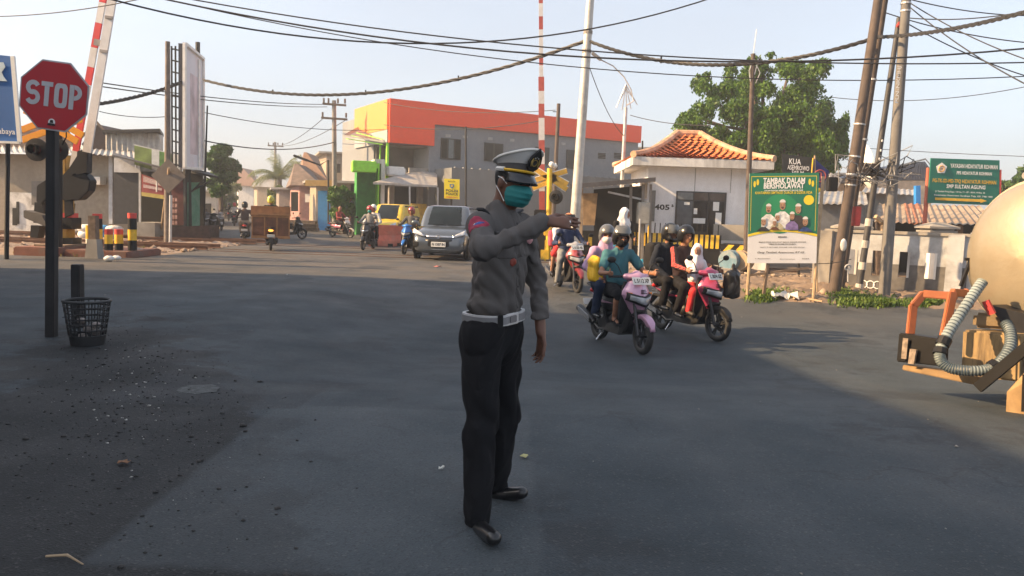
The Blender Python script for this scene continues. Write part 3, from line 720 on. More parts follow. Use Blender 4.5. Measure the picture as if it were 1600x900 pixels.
# a few bits of litter
def litter(u, v, col, nm, lab, sz, seed):
    r = random.Random(seed); p = gp(u, v); m = MB(); n = 9; pts = []
    for i in range(n):
        a = 2*math.pi*i/n; q = sz*(.5+r.random()*.6); pts.append((p.x+q*math.cos(a), p.y+q*.8*math.sin(a), p.z+.006+r.random()*.02))
    m.slab(pts, (0, 0, 1), .003); tag(m.build(nm, pm('litter_'+nm, col, .8, var=.2, scale=20)), lab, 'litter')
litter(684, 417, (.75, .25, .22), 'plastic_wrapper', 'pink plastic wrapper lying flat on the road before the grey car', .12, 1)
litter(193, 726, (.25, .13, .07), 'dry_leaf', 'curled brown leaf on the dark patch in the left foreground', .04, 2)
litter(820, 716, (.45, .42, .2), 'fallen_leaf', 'small yellowish leaf on the asphalt right of the trouser legs', .03, 3)
litter(450, 430, (.6, .6, .6), 'paper_scrap', 'white paper scrap on the road at the shade edge', .04, 4)
litter(690, 735, (.6, .6, .55), 'ticket_stub', 'tiny pale scrap on the asphalt left of the black trousers', .018, 5)
def twig(u0, v0, u1, v1, lab):
    a, b = gp(u0, v0), gp(u1, v1); m = MB(); m.tube([a+Vector((0, 0, .008)), (a+b)/2+Vector((0, .02, .02)), b+Vector((0, 0, .006))], [.005, .006, .003], 6)
    tag(m.build('twig', WOODL), lab, 'twig')
twig(72, 872, 130, 884, 'thin pale twig lying on the black patch at bottom left')

# worn pale patch where the surface has broken away
g = gp(312, 609); rr_ = random.Random(3); m = MB(); m.slab([(g.x+.16*math.cos(a)*(.8+.4*rr_.random()), g.y+.17*math.sin(a)*(.8+.4*rr_.random()), g.z+.004) for a in np.linspace(0, 6.28, 15)[:-1]], (0, 0, 1), .002)
tag(m.build('road_patch', pm('worn_patch', (.085, .09, .09), .85, var=.5, scale=30, bump=.6, bscale=60)), kind='structure')

# ------------------------------------------------------------ buildings that stand left of the frame and shade the junction
def side_building(name, lab, pts, h, hr):
    """pts: footprint seen from above, first edge faces the road"""
    cx_ = sum(p[0] for p in pts)/len(pts); cy_ = sum(p[1] for p in pts)/len(pts); t = thing(name, lab, 'building', (cx_, cy_, 0))
    m = MB(); m.prism(pts, h+.1, Matrix.Translation((0, 0, -.1))); m.build('wall', PLAST, t, world=True)
    m = MB(); m.prism([(cx_+(p[0]-cx_)*1.02, cy_+(p[1]-cy_)*1.008) for p in pts], hr, Matrix.Translation((0, 0, h+.002))); m.build('roof', CONC, t, world=True)
    a, b = Vector((*pts[0], 0)), Vector((*pts[1], 0)); Fm = frame(a, b-a); n_ = int((b-a).length/3.2)
    for k in range(n_):
        m = MB(Fm); m.bb((.7+k*3.2, -.05, .05), (2.9+k*3.2, .02, 2.5)); m.build('shutter', ZINC, t, world=True)
side_building('shop_building', 'cream plastered shop row with flat roof beside the junction', [(-8.4, -14), (-11.5, 11.2), (-19, 11.2), (-17, -14)], 7.45, .3)
side_building('shop_annex', 'lower cream annex at the end of the shop row', [(-11.75, 11.3), (-11.9, 15.0), (-17, 15), (-17, 11.3)], 6.5, .25)
# ------------------------------------------------------------ big buildings
def onwall(Fm, u, v):
    """pixel -> (s along the wall, z) on the wall plane of frame Fm"""
    d = ray(u, v); o = Vector((0, 0, CAMH)); n = Fm.to_3x3().col[1]; p0 = Fm.translation
    p = o+d*((p0-o).dot(n)/d.dot(n)); q = Fm.inverted() @ p; return q.x, q.z
def wallframe(A, B): return frame(Vector((A[0], A[1], 0)), Vector((B[0]-A[0], B[1]-A[1], 0)))   # x along, y backwards, z up

# --- the orange and grey two-storey building
F1 = wallframe((-7.5, 45), (8.3, 54)); T1 = 7.85
b1 = thing('two_storey_building', 'long two-storey grey building with orange parapet band and dark unfinished corner', 'building', F1.translation)
L1 = 18.3
def W(u, v): return onwall(F1, u, v)
xs_ = W(670, 260)[0]
m = MB(F1)
m.bb((xs_, 0, 0), (L1, 9, T1-.5)); m.bb((.1, 2.6, 0), (xs_, 9, T1-.6)); m.bb((.1, .3, 2.9), (xs_, 2.6, 3.15))
m.build('wall', GREYW, b1, world=True)
zb0 = W(600, 222)[1]; zb1 = W(672, 222)[1]; zc0 = W(672, 194)[1]; zc1 = W(983, 222)[1]
m = MB(F1)
m.bb((.055, -.18, zb0), (xs_+.25, 0, T1)); 
m.add([(xs_+.25, -.18, zc0), (L1+.1, -.18, zc1), (L1+.1, -.18, T1-.02), (xs_+.25, -.18, T1-.02), (xs_+.25, 0, zc0), (L1+.1, 0, zc1), (L1+.1, 0, T1-.02), (xs_+.25, 0, T1-.02)],
      [(0, 1, 2, 3), (7, 6, 5, 4), (0, 4, 5, 1), (1, 5, 6, 2), (2, 6, 7, 3)])
m.bb((L1, 0, zc1), (L1+.1, 9, T1-.02))
m.build('parapet', ORANGE, b1, world=True)
m = MB(F1); m.bb((-.05, 0, T1-1.75), (.05, 6, T1-.03)); m.build('parapet', ORANGEL, b1, world=True)
m = MB(F1); m.bb((-.02, 0, T1-2.5), (.05, 6, T1-1.76)); m.build('grey_fascia', pm('grey_panel', (.33, .33, .34), .6), b1, world=True)
m = MB(); m.slab([at(537, 213, 46.6), at(600, 223, 45), at(600, 223, 49.5), at(566, 197, 50.5)], (0, 0, 1), .1); m.build('canopy', pm('canopy_metal', (.2, .2, .2), .5, .3), b1, world=True)
m = MB(F1)
for a_, b_ in (((541, 215), (598, 224)), ((549, 210.5), (598, 220.5)), ((557, 206), (598, 216))): m.bar(F1.inverted() @ (at(*a_, 46.8)-Vector((0, 0, .06))), F1.inverted() @ (at(*b_, 45.3)-Vector((0, 0, .06))), .05, .05)
for i in range(5): m.bar((.15, .5+i*1.1, 3.1), (.15, .5+i*1.1, zb0), .07, .07)
m.bar((.1, .2, 3), (.1, .2, zb0), .12, .12)
m.build('green_frame', LIME, b1, world=True)
# dark recessed first floor of the unfinished corner, its low parapets and slabs
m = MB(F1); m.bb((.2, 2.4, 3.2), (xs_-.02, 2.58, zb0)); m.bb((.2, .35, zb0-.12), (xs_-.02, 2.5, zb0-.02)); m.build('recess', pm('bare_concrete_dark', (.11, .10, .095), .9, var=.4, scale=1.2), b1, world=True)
m = MB(F1); m.bb((xs_-1.2, .1, 3.15), (xs_-.01, .25, 4.0)); m.bb((.3, .9, 3.15), (1.6, 1.1, 3.9)); m.build('balcony_wall', CONC, b1, world=True)
m = MB(F1)
for x in (.5, xs_-.3): m.bb((x-.15, .4, 0), (x+.15, .7, 2.9))
m.build('pillar', CONC, b1, world=True)
def fwin(u0, v0, u1, v1, panes):
    a = W(u0, v1); c = W(u1, v0); m = MB(F1)
    m.bb((a[0], -.06, a[1]), (c[0], -.004, c[1])); o = m.build('window', pm('black_frame', (.02, .02, .022), .4), b1, world=True)
    for k, q in panes:
        w = (c[0]-a[0])/len(panes); m = MB(F1); m.bb((a[0]+q*w+.06, -.075, a[1]+.06), (a[0]+(q+1)*w-.06, -.062, c[1]-.06))
        pn = m.build('pane', k, None); pn.data.transform(Matrix.Translation(-F1.translation)); pn.parent = o
GL2 = pm('pale_window_glass', (.17, .19, .2), .1, spec=.8)
fwin(688, 218, 720, 248, [(GLASSD, 0), (GL2, 1), (GLASSD, 2)]); fwin(756, 225, 786, 251, [(GLASSD, 0), (GLASSD, 1)])
fwin(835, 231, 858, 256, [(GLASSD, 0), (GLASSD, 1)]); fwin(884, 236, 912, 263, [(GLASSD, 0), (GL2, 1)])
for u in (700, 727, 766, 800, 845, 880):
    s_, z_ = W(u, 212+(u-700)*.07); m = MB(F1); m.bb((s_-.16, -.03, z_-.08), (s_+.16, -.004, z_+.08)); m.build('putty_patch', pm('putty', (.36, .36, .36), .9), b1, world=True)
for u in (940, 965):
    s_, z_ = W(u, 243); m = MB(F1)
    for k in range(4): m.bb((s_-.3, -.05, z_-.2+k*.1), (s_+.3, -.004, z_-.14+k*.1))
    m.build('vent', DARKM, b1, world=True)
# ground floor: grey cement wall with patches behind the yellow sign
m = MB(F1); m.bb((xs_+.4, -2.4, 0), (L1-2, -.02, W(700, 268)[1]+.1)); m.build('ground_floor', pm('wet_cement', (.17, .18, .185), .85, var=.2, scale=.8, dirt=(.10, .105, .11), dscale=.5, damt=.85, streak=True), b1, world=True)
m = MB(F1); zt = W(700, 268)[1]+.1
for i in range(24):
    x = xs_+.6+i*.55
    if x < L1-2.2: m.bb((x, -2.42, zt+.01), (x+.2, -2.2, zt+.06))
m.build('coping_blocks', GREYW, b1, world=True)
# awning in front of the dark shop
aw = MB(F1); a0 = W(668, 268)
aw.add([F1.inverted() @ p for p in (at(583, 288, 42), at(683, 293, 44.), at(683, 266, 47.6), at(640, 272, 46.5))]+[F1.inverted() @ (p+Vector((0, 0, .12))) for p in (at(583, 288, 42), at(683, 293, 44.), at(683, 266, 47.6), at(640, 272, 46.5))],
       [(3, 2, 1, 0), (4, 5, 6, 7), (0, 1, 5, 4), (1, 2, 6, 5), (2, 3, 7, 6), (3, 0, 4, 7)])
aw.build('awning', pm('awning_sheet', (.45, .43, .40), .6, .2, dirt=(.25, .2, .17)), b1, world=True)
m = MB(); m.bar(at(683, 290, 44.1), at(655, 272, 46.5), .06, .06); m.tube([at(684, 293, 44), at(684, 372, 44)], .05, 6); m.tube([at(640, 290, 43), at(641, 372, 43)], .05, 6); m.build('awning_post', STEELW, b1, world=True)
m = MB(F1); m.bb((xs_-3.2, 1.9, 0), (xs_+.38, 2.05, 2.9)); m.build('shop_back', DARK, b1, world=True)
m = MB(F1); m.bb((xs_-.95, .2, .0), (xs_+.3, .35, 1.9)); m.build('yellow_shutter', YEL, b1, world=True)
# white tank on awning
p = at(617, 268, 45.2)
m = MB(); m.box((p.x, p.y, p.z), (1.1, .7, .55), .5); m.build('white_box', WHITEP, b1, world=True, bevel=.08)
# green kiosk shop
g0 = thing('green_shop', 'narrow shop painted green with a lime canopy box on top', 'shop', (at(573, 360, 43).x, 43, 0))
FG = wallframe((at(554, 360, 43.5).x, 43.5), (at(601, 360, 44.).x, 44.))
def pbox(m, Fm, u0, v0, u1, v1, y0, y1):
    a = onwall(Fm, u0, v1); c = onwall(Fm, u1, v0); m.bb((a[0], y0, a[1]), (c[0], y1, c[1])); return m
m = MB(FG); pbox(m, FG, 556, 262, 592, 372, 1.2, 1.3); pbox(m, FG, 556, 262, 559, 372, 0, 1.2); m.build('green_opening', GREENP, g0, world=True)
m = MB(FG); pbox(m, FG, 589, 255, 593, 372, -.05, 1.5); pbox(m, FG, 556, 256, 592, 262, -.03, 1.4); m.build('lime_frame', LIME, g0, world=True)
m = MB(FG); pbox(m, FG, 548, 254, 585, 269, -1.1, -.06); m.build('canopy', LIME, g0, world=True, bevel=.04)
m = MB(FG); pbox(m, FG, 593.5, 250, 602, 372, .02, 1.6); pbox(m, FG, 585, 249, 601, 255, .0, 1.6); m.build('side_wall', PLASTW, g0, world=True)

# --- guard booth with a curved tiled roof
YB = 26.3
bt = thing('guard_booth', 'small white railway guard booth under a curved orange tiled roof, numbered 405', 'booth', (at(1090, 400, YB).x, YB, 0))
FB = wallframe((at(1006, 400, 26.5).x, 26.5), (at(1163, 400, 26.45).x, 26.45))
LB = (Vector((at(1163, 400, 26.45).x, 26.45, 0))-FB.translation).length
def Bp(u, v): return onwall(FB, u, v)
ze = Bp(1090, 262)[1]
m = MB(FB); m.bb((0, 0, 0), (LB, 4.3, ze)); m.build('wall', CLEANW, bt, world=True)
m = MB(FB)
for u in (1085, 1141): s_ = Bp(u, 300)[0]; m.bb((s_-.012, -.012, 2.45), (s_+.012, -.003, ze-.02))
m.build('wall_seam', pm('seam', (.4, .4, .4), .8), bt, world=True)
w0 = Bp(1053, 367); w1 = Bp(1135, 301)
m = MB(FB); m.bb((w0[0], -.06, w0[1]), (w1[0], -.003, w1[1])); wn = m.build('window', pm('booth_frame', (.03, .03, .032), .5), bt, world=True)
def sub(mb, nm, mt, par): o = mb.build(nm, mt, None); o.data.transform(Matrix.Translation(-bt.location)); o.parent = par; return o
WW = w1[0]-w0[0]; WH = w1[1]-w0[1]
for (a, b, c, d, mt, nm) in ((.03, .02, .33, .78, pm('booth_door_glass', (.10, .115, .13), .12), 'sliding_pane'), (.36, .1, .63, .78, GLASSD, 'pane'), (.66, .04, .96, .78, GLASSD, 'pane'), (.03, .81, .33, .97, GL2, 'pane'), (.36, .81, .63, .97, pm('brown_glass', (.09, .07, .06), .1), 'pane'), (.66, .81, .96, .97, pm('brown_glass', (.09, .07, .06), .1), 'pane')):
    q = MB(FB); q.bb((w0[0]+a*WW, -.072, w0[1]+b*WH), (w0[0]+c*WW, -.0615, w0[1]+d*WH)); sub(q, nm, mt, wn)
for (a, b, c, d) in ((.16, .69, .27, .75), (.36, .28, .6, .4), (.36, .49, .43, .62), (.74, .58, .86, .78), (.8, .2, .92, .54)):
    q = MB(FB); q.bb((w0[0]+a*WW, -.08, w0[1]+b*WH), (w0[0]+c*WW, -.073, w0[1]+d*WH)); sub(q, 'paper_notice', TXTW, wn)
s0, z0 = Bp(1034, 328); m = MB(FB); m.text('405', (s0, -.003, z0), (1, 0, 0), (0, 0, 1), .19, .52, bold=.03); m.text('a', (s0+.36, -.003, z0+.11), (1, 0, 0), (0, 0, 1), .09, bold=.03); m.build('house_number', INK, bt, world=True)
m = MB(FB); s1, z1 = Bp(1020, 330); m.bb((s1-.06, -.05, 1.4), (s1+.06, -.003, 2.45)); m.build('notice_strip', pm('dull_panel', (.2, .2, .19), .7), bt, world=True)
# fascia + roof with real tile courses
EV = .62
m = MB(FB); f0, f1 = ze-.02, ze+.26
m.bb((-EV, -EV, f0), (LB+EV, -EV+.12, f1)); m.bb((-EV, -EV+.12, f0), (-EV+.12, 4.3+EV, f1)); m.bb((LB+EV-.12, -EV+.12, f0), (LB+EV, 4.3+EV, f1)); m.bb((-EV+.12, -EV+.12, f0+.02), (LB+EV-.12, 4.3+EV, f0+.08))
m.build('fascia', PLASTW, bt, world=True)
TILE = pm('orange_roof_tile', (.62, .17, .05), .75, var=.35, scale=5, dirt=(.35, .12, .05), dscale=2.5, damt=.7)
RIDGE = pm('ridge_mortar', (.52, .30, .18), .85, var=.3, scale=4, dirt=(.5, .42, .34), dscale=3, damt=.7)
cx, cy = LB/2, 2.15; hx, hy = LB/2+EV, 2.15+EV; zr = at(1069, 211, 28.6).z
def prof(t): return f1+(zr-f1)*(.34*t+.66*t**2.0)   # concave Javanese slope, t 0 at the eave 1 at the ridge
rl = .42
tiles = MB(FB); NC = 13
for face in range(4):
    for c in range(NC):
        t0, t1 = c/NC, (c+1)/NC
        def ring(t):
            ex = hx*(1-t)+rl*t; ey = hy*(1-t)+.06*t
            return ex, ey
        e0 = ring(t0); e1 = ring(t1); zA, zB_ = prof(t0)+.05, prof(t1)+.01
        if face in (0, 2):
            h0, h1, d0, d1 = e0[0], e1[0], e0[1], e1[1]
        else: h0, h1, d0, d1 = e0[1], e1[1], e0[0], e1[0]
        n = max(2, int(2*h0/.24)); 
        for i in range(n):
            pts = []
            a0, a1 = -h0+2*h0*i/n, -h0+2*h0*(i+1)/n; b0, b1 = a0*h1/h0, a1*h1/h0
            am, bm_ = (a0+a1)/2, (b0+b1)/2
            for (q, dd, z) in ((a0, d0+.02, zA-.03), (am, d0+.02, zA+.03), (a1, d0+.02, zA-.03), (b1, d1, zB_-.03), (bm_, d1, zB_+.03), (b0, d1, zB_-.03)):
                if face == 0: p = (cx+q, cy-dd, z)
                elif face == 2: p = (cx-q, cy+dd, z)
                elif face == 1: p = (cx+dd, cy+q, z)
                else: p = (cx-dd, cy-q, z)
                pts.append(p)
            tiles.add(pts, [(0, 1, 4, 5), (1, 2, 3, 4)])
tiles.loft([[(cx+sx*(hx*(1-t)+rl*t), cy+sy*(hy*(1-t)+.06*t), prof(t)-.03) for sx, sy in ((-1, -1), (1, -1), (1, 1), (-1, 1))] for t in np.linspace(0, 1, 14)])
rf = tiles.build('roof', TILE, bt, world=True, fix=False)
for (sx, sy) in ((-1, -1), (1, -1), (1, 1), (-1, 1)):
    m = MB(FB); pts = [(cx+sx*(hx*(1-t)+rl*t), cy+sy*(hy*(1-t)+.06*t), prof(t)+.07) for t in np.linspace(0, 1, 12)]
    m.tube(pts, .12, 8); sub(m, 'hip_ridge', RIDGE, rf)
m = MB(FB); m.tube([(cx-rl, cy, zr+.06), (cx+rl, cy, zr+.06)], .13, 8); sub(m, 'top_ridge', RIDGE, rf)

# yellow and black guard fence before the booth, and the striped ledge
fn = thing('picket_fence', 'black picket fence with yellow band in front of the guard booth', 'fence', (4.2, 25, 0))
FF = wallframe((at(985, 408, 25.2).x, 25.2), (at(1124, 412, 24.6).x, 24.6)); LF = (Vector((at(1124, 412, 24.6).x, 24.6, 0))-FF.translation).length
def Fp(u, v): return onwall(FF, u, v)
za = Fp(1050, 412)[1]; zb = Fp(1050, 386)[1]; zc = Fp(1050, 365)[1]; zd = Fp(1050, 349)[1]
m = MB(FF); m.bb((0, 0, 0), (LF, .14, zb)); m.build('base_panel', BLACK, fn, world=True)
m = MB(FF); m2 = MB(FF); nP = 17
for i in range(nP):
    x = LF*(i+.1)/nP; w = LF/nP
    (m2 if i % 1 == 0 else m).bb((x, -.02, zb+.003), (x+w*.6, .05, zc)); m.bb((x+w*.62, -.0, zb+.003), (x+w*.98, .045, zc)); m.bb((x+.04, 0, zc), (x+w*.42, .05, zd))
m.build('black_pickets', BLACK, fn, world=True); m2.build('yellow_boards', YEL, fn, world=True)
le = thing('striped_ledge', 'low white block with a yellow and black striped top edge by the booth', 'ledge', (at(1148, 410, 24.2).x, 24.2, 0))
FL = wallframe((at(1126, 412, 24.4).x, 24.4), (at(1200, 414, 23.9).x, 23.9)); lz = onwall(FL, 1140, 382)[1]; lw = (at(1200, 414, 23.9)-at(1126, 412, 24.4)).xy.length
m = MB(FL); m.bb((0, 0, 0), (lw, 1.2, lz-.22)); m.build('block', PLASTW, le, world=True)
m = MB(FL); m.bb((-.03, -.04, lz-.22), (lw, 1.22, lz)); m.build('edge', BLACK, le, world=True)
m = MB(FL)
for i in range(5): x = .05+i*.36; m.slab([(x, -.043, lz-.21), (x+.18, -.043, lz-.21), (x+.34, -.043, lz-.01), (x+.16, -.043, lz-.01)], (0, -1, 0), .004)
m.build('yellow_stripes', YEL, le, world=True)
m = MB(FL); m.bb((-.4, 1.0, lz+.1), (lw, 1.5, lz+.62)); m.build('grey_bench', CONC, le, world=True)
m = MB(); p0 = gp(1000, 420); FP_ = wallframe((at(985, 415, 23.6).x, 23.6), (at(1130, 424, 22.6).x, 22.6)); m.m = FP_; m.bb((0, 0, -.1), (3.0, 1.6, .10)); struct(m.build('concrete_apron', CONC))
# blue drums near the ledge
for u, mt, lab in ((1143, pm('blue_drum_paint', (.10, .2, .27), .6, dirt=(.3, .28, .25), dscale=3, damt=.8), 'faded blue drum lying by the striped ledge'), (1160, WOODL, 'tan drum beside the faded blue one')):
    p = at(u, 405, 22.8); m = MB(); m.cyl((p.x-.12, p.y, .33), (p.x+.2, p.y+.35, .33), .3, n=18); m.torus((p.x-.0, p.y+.12, .33), (.32, .35, 0), .3, .02, 18, 5); tag(m.build('oil_drum', mt, smooth=True), lab, 'drum')

# --- shack left of the booth
sh = thing('timber_shack', 'dark open-fronted timber shack with flat sheet roof left of the guard booth', 'shack', (at(950, 400, 25.6).x, 25.6, 0))
m = MB(); a, b, c, d = at(890, 295, 24.3), at(1024, 284, 24.6), at(1000, 279, 28), at(893, 288, 28)
m.corr(a, b, d, .2, .02); m.slab([a, b, b+Vector((0, 0, .14)), a+Vector((0, 0, .14))], (0, -1, 0), .04); m.build('roof', pm('tarred_sheet', (.12, .105, .095), .7, dirt=(.25, .22, .2), dscale=1), sh, world=True)
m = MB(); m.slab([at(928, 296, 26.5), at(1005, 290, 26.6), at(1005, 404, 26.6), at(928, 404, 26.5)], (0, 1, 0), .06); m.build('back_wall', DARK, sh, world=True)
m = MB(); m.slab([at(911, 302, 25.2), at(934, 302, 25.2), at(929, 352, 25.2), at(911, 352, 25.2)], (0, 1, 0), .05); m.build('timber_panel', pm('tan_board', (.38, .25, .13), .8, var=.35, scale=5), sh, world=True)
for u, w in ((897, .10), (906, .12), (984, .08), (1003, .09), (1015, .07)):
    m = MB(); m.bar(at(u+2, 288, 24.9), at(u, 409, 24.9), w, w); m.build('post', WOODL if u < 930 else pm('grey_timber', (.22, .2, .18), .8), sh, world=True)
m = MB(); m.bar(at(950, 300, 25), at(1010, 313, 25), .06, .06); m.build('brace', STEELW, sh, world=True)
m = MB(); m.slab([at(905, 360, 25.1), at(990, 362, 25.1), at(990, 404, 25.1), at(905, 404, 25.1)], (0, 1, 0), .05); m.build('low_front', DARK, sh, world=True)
m = MB()
for i in range(2): m.slab([at(905+i*14, 368, 25.0), at(911+i*14, 368, 25.0), at(911+i*14, 384, 25.0), at(905+i*14, 384, 25.0)], (0, -1, 0), .02)
m.build('yellow_boards', YEL, sh, world=True)
m = MB(); q = at(1005, 333, 24.7); m.box(q, (.4, .3, .7)); m.build('glass_case', pm('dull_glass', (.3, .3, .28), .2), sh, world=True, bevel=.03)

# --- boundary wall on the right
F3 = wallframe((at(1292, 455, 18.6).x, 18.6), (at(1600, 470, 16.6).x, 16.6)); bw = thing('boundary_wall', 'low white wall with dark stained base and slot openings behind the leaning poles', 'wall', F3.translation)
def Q(u, v): return onwall(F3, u, v)
L3 = Q(1512, 420)[0]; zt = Q(1400, 366)[1]; zm = Q(1400, 413)[1]
sl_px = ((1325, 389, 1337, 429), (1364, 392, 1377, 430), (1406, 394, 1419, 436), (1447, 396, 1461, 437)); edges = [0.]
zlo, zhi = Q(1400, 433)[1], Q(1400, 393)[1]
SWALL = pm('stained_white_wall', (.44, .46, .48), .9, var=.08, dirt=(.17, .165, .16), dscale=.9, damt=.9, bump=.2)
DWALL = pm('black_stained_wall', (.085, .082, .08), .9, var=.3, dirt=(.2, .19, .18), dscale=1.2, damt=.6)
def band(mb, z0, z1, e=0.):
    x = -.1
    for (u0, v0, u1, v1) in sl_px:
        a = Q(u0, v0)[0]; c = Q(u1, v0)[0]; mb.bb((x, 0, z0), (a, .16, z1)); x = c
    mb.bb((x, 0, z0), (L3, .16, z1))
m = MB(F3); m.bb((-.1, 0, zhi), (L3, .16, zt)); band(m, zm, zhi); m.build('upper_wall', SWALL, bw, world=True)
m = MB(F3); m.bb((-.1, 0, -.4), (L3, .16, zlo)); band(m, zlo, zm); m.build('stained_base', DWALL, bw, world=True)
m = MB(F3); m.bb((-.15, -.04, zt), (L3, .2, zt+.07)); m.build('coping', CONC, bw, world=True)
for (u0, v0, u1, v1) in sl_px:
    c = Q(u1, v0)[0]; m = MB(F3); m.bb((c-.0, -.012, zlo), (c+.05, -.002, zhi)); m.build('slot_trim', PLASTW, bw, world=True)
m = MB(F3); a = Q(1482, 370)[0]; c = Q(1508, 370)[0]; m.bb((a, -.14, -.4), (c, -.002, zt+.04)); m.build('pier', SWALL, bw, world=True)
m = MB(F3); a = Q(1276, 366)[0]; c = Q(1303, 366)[0]; m.bb((a, -.3, -.4), (c, -.05, Q(1285, 360)[1])); m.build('pier', CONC, bw, world=True)
m = MB(F3); 
for k, s in enumerate(('O', 'O', 'O')): m.torus((Q(1349+k*11, 444)[0], -.006, Q(1350, 444)[1]), (0, 1, 0), .085, .012, 18, 5)
m.build('chalk_mark', TXTW, bw, world=True)
m = MB(F3); m.bb((L3, .1, -.4), (L3+7, .28, zt+.1)); m.build('far_wall', PLASTW, bw, world=True)
# capped pillars poking above the wall
for u in (1463, 1330):
    p = at(u, 366, 20.5); t = thing('capped_pillar', 'pale pillar with stepped cap rising behind the wall' if u > 1400 else 'pale pillar cap just behind the leaning poles', 'pillar', (p.x, 20.5, 0))
    m = MB(); m.bb((p.x-.28, 20.2, -.2), (p.x+.28, 20.8, p.z+.05)); m.build('shaft', PLASTW, t, world=True)
    m = MB()
    for k, (w, z0, z1) in enumerate(((.36, .05, .1), (.3, .1, .15), (.4, .15, .2))): m.bb((p.x-w, 20.5-w, p.z+z0), (p.x+w, 20.5+w, p.z+z1))
    m.loft([[(p.x+w*sx, 20.5+w*sy, p.z+z) for sx, sy in ((-1, -1), (1, -1), (1, 1), (-1, 1))] for w, z in ((.4, .202), (.1, .32))]); m.build('cap', CONC, t, world=True)
# --- roofs behind the wall
rs = thing('market_shed', 'open market shed with a wide rusty corrugated roof behind the wall', 'shed', (at(1460, 400, 24).x, 24, 0))
m = MB(); m.corr(at(1366, 347, 22), at(1560, 352, 21.5), at(1372, 318, 27), .2, .025); m.build('roof', RUST, rs, world=True)
m = MB(); m.corr(at(1420, 352, 21.7)+Vector((0, 0, .04)), at(1452, 352, 21.7)+Vector((0, 0, .04)), at(1412, 320, 26.7)+Vector((0, 0, .04)), .2, .025); m.build('rusty_sheet', pm('red_rust', (.28, .12, .07), .8, var=.4, scale=2), rs, world=True)
m = MB(); m.slab([at(1366, 345, 26), at(1600, 345, 26), at(1600, 440, 26), at(1366, 440, 26)], (0, 1, 0), .1); m.build('dark_back', DARK, rs, world=True)
for u in (1372, 1445, 1500, 1540): m = MB(); m.bar(at(u, 346, 22.4), at(u, 430, 22.4), .12, .12); m.build('post', WOODG, rs, world=True)
m = MB(); m.bar(at(1368, 338, 22), at(1388, 358, 22.2), .1, .1); m.bar(at(1380, 352, 22), at(1380, 372, 22), .12, .1); m.build('brace', WOODL, rs, world=True)
for u, v, mt, lab in ((1412, 352, PLASTW, 'small white jars'), ):
    pass
gh = thing('gable_house', 'grey corrugated gable end with pale side roof far behind the shed', 'house', (at(1410, 320, 34).x, 34, 0))
Pg = lambda u, v, y=34: at(u, v, y)
m = MB(); m.slab([Pg(1372, 282), Pg(1455, 282), Pg(1455, 330), Pg(1372, 330)], (0, 1, 0), 5); m.build('lower_wall', pm('tan_wall', (.55, .42, .3), .9), gh, world=True)
m = MB(); m.slab([Pg(1372, 281), Pg(1460, 281), Pg(1460, 272), Pg(1445, 252), Pg(1372, 272)], (0, 1, 0), 5); m.build('gable', pm('blue_grey_sheet', (.2, .21, .24), .6, .2, var=.1), gh, world=True)
m = MB()
for i in range(20): u = 1373+i*4.2; m.bar(Pg(u, 281, 33.95), Pg(u, max(253, 273-(u-1372)*.27) if u < 1445 else 256+(u-1445)*.9, 33.95), .03, .03)
m.build('siding_ribs', pm('sheet_rib', (.15, .155, .18), .6), gh, world=True)
m = MB(); m.slab([Pg(1360, 272), Pg(1446, 250), Pg(1446, 250, 40), Pg(1360, 272, 40)], (0, 0, 1), .08); m.slab([Pg(1446, 250), Pg(1466, 274), Pg(1466, 274, 40), Pg(1446, 250, 40)], (0, 0, 1), .08); m.build('roof', pm('pale_sheet_roof', (.42, .41, .38), .6, .2, dirt=(.3, .26, .2)), gh, world=True)
gs = thing('sheet_hut', 'blue-grey sheet metal hut with a blue post behind the leaning poles', 'hut', (at(1370, 350, 26).x, 26, 0))
m = MB(); m.slab([at(1275, 318, 24), at(1352, 318, 24), at(1352, 362, 24), at(1275, 362, 24)], (0, 1, 0), 2); m.build('wall', pm('hut_sheet', (.24, .25, .26), .6, .2, dirt=(.12, .12, .12)), gs, world=True)
m = MB(); m.corr(at(1270, 318, 23.6), at(1356, 320, 23.6), at(1280, 298, 28), .2, .02); m.build('roof', ZINC, gs, world=True)
m = MB(); m.corr(at(1346, 300, 27), at(1432, 305, 27), at(1352, 292, 30), .2, .02); m.slab([at(1352, 302, 28), at(1432, 305, 28), at(1432, 345, 28), at(1352, 345, 28)], (0, 1, 0), .2); m.build('rear_lean_to', ZINC, gs, world=True)
m = MB(); m.bar(at(1433, 290, 26.8), at(1433, 345, 26.8), .16, .16); m.build('blue_post', pm('blue_post_paint', (.03, .22, .6), .5), gs, world=True)

# --- left group of houses
lh = thing('cream_house', 'old cream plastered house with corrugated eaves and tiled roof beyond the rails', 'house', (-16, 33, 0))
Y0 = 33.
m = MB(); m.slab([at(-80, 238, Y0), at(206, 245, Y0), at(206, 380, Y0), at(-80, 380, Y0)], (0, 1, 0), 5); m.build('wall', PLAST, lh, world=True)
m = MB(); m.slab([at(8, 300, Y0-.03), at(68, 302, Y0-.03), at(68, 366, Y0-.03), at(8, 366, Y0-.03)], (0, -1, 0), .02); m.build('peeling_white_wall', pm('peeling_white', (.7, .69, .66), .9, dirt=(.2, .19, .18), dscale=1.3, damt=.95), lh, world=True)
m = MB(); m.corr(at(-80, 236, Y0-.8), at(142, 240, Y0-.8), at(-80, 215, Y0+2.5), .25, .03); m.build('eave_sheet', ZINC, lh, world=True)
m = MB(); m.corr(at(135, 240, Y0-.8), at(218, 247, Y0-.8), at(140, 232, Y0+2.5), .25, .03); m.build('eave_sheet', ZINC, lh, world=True)
m = MB()
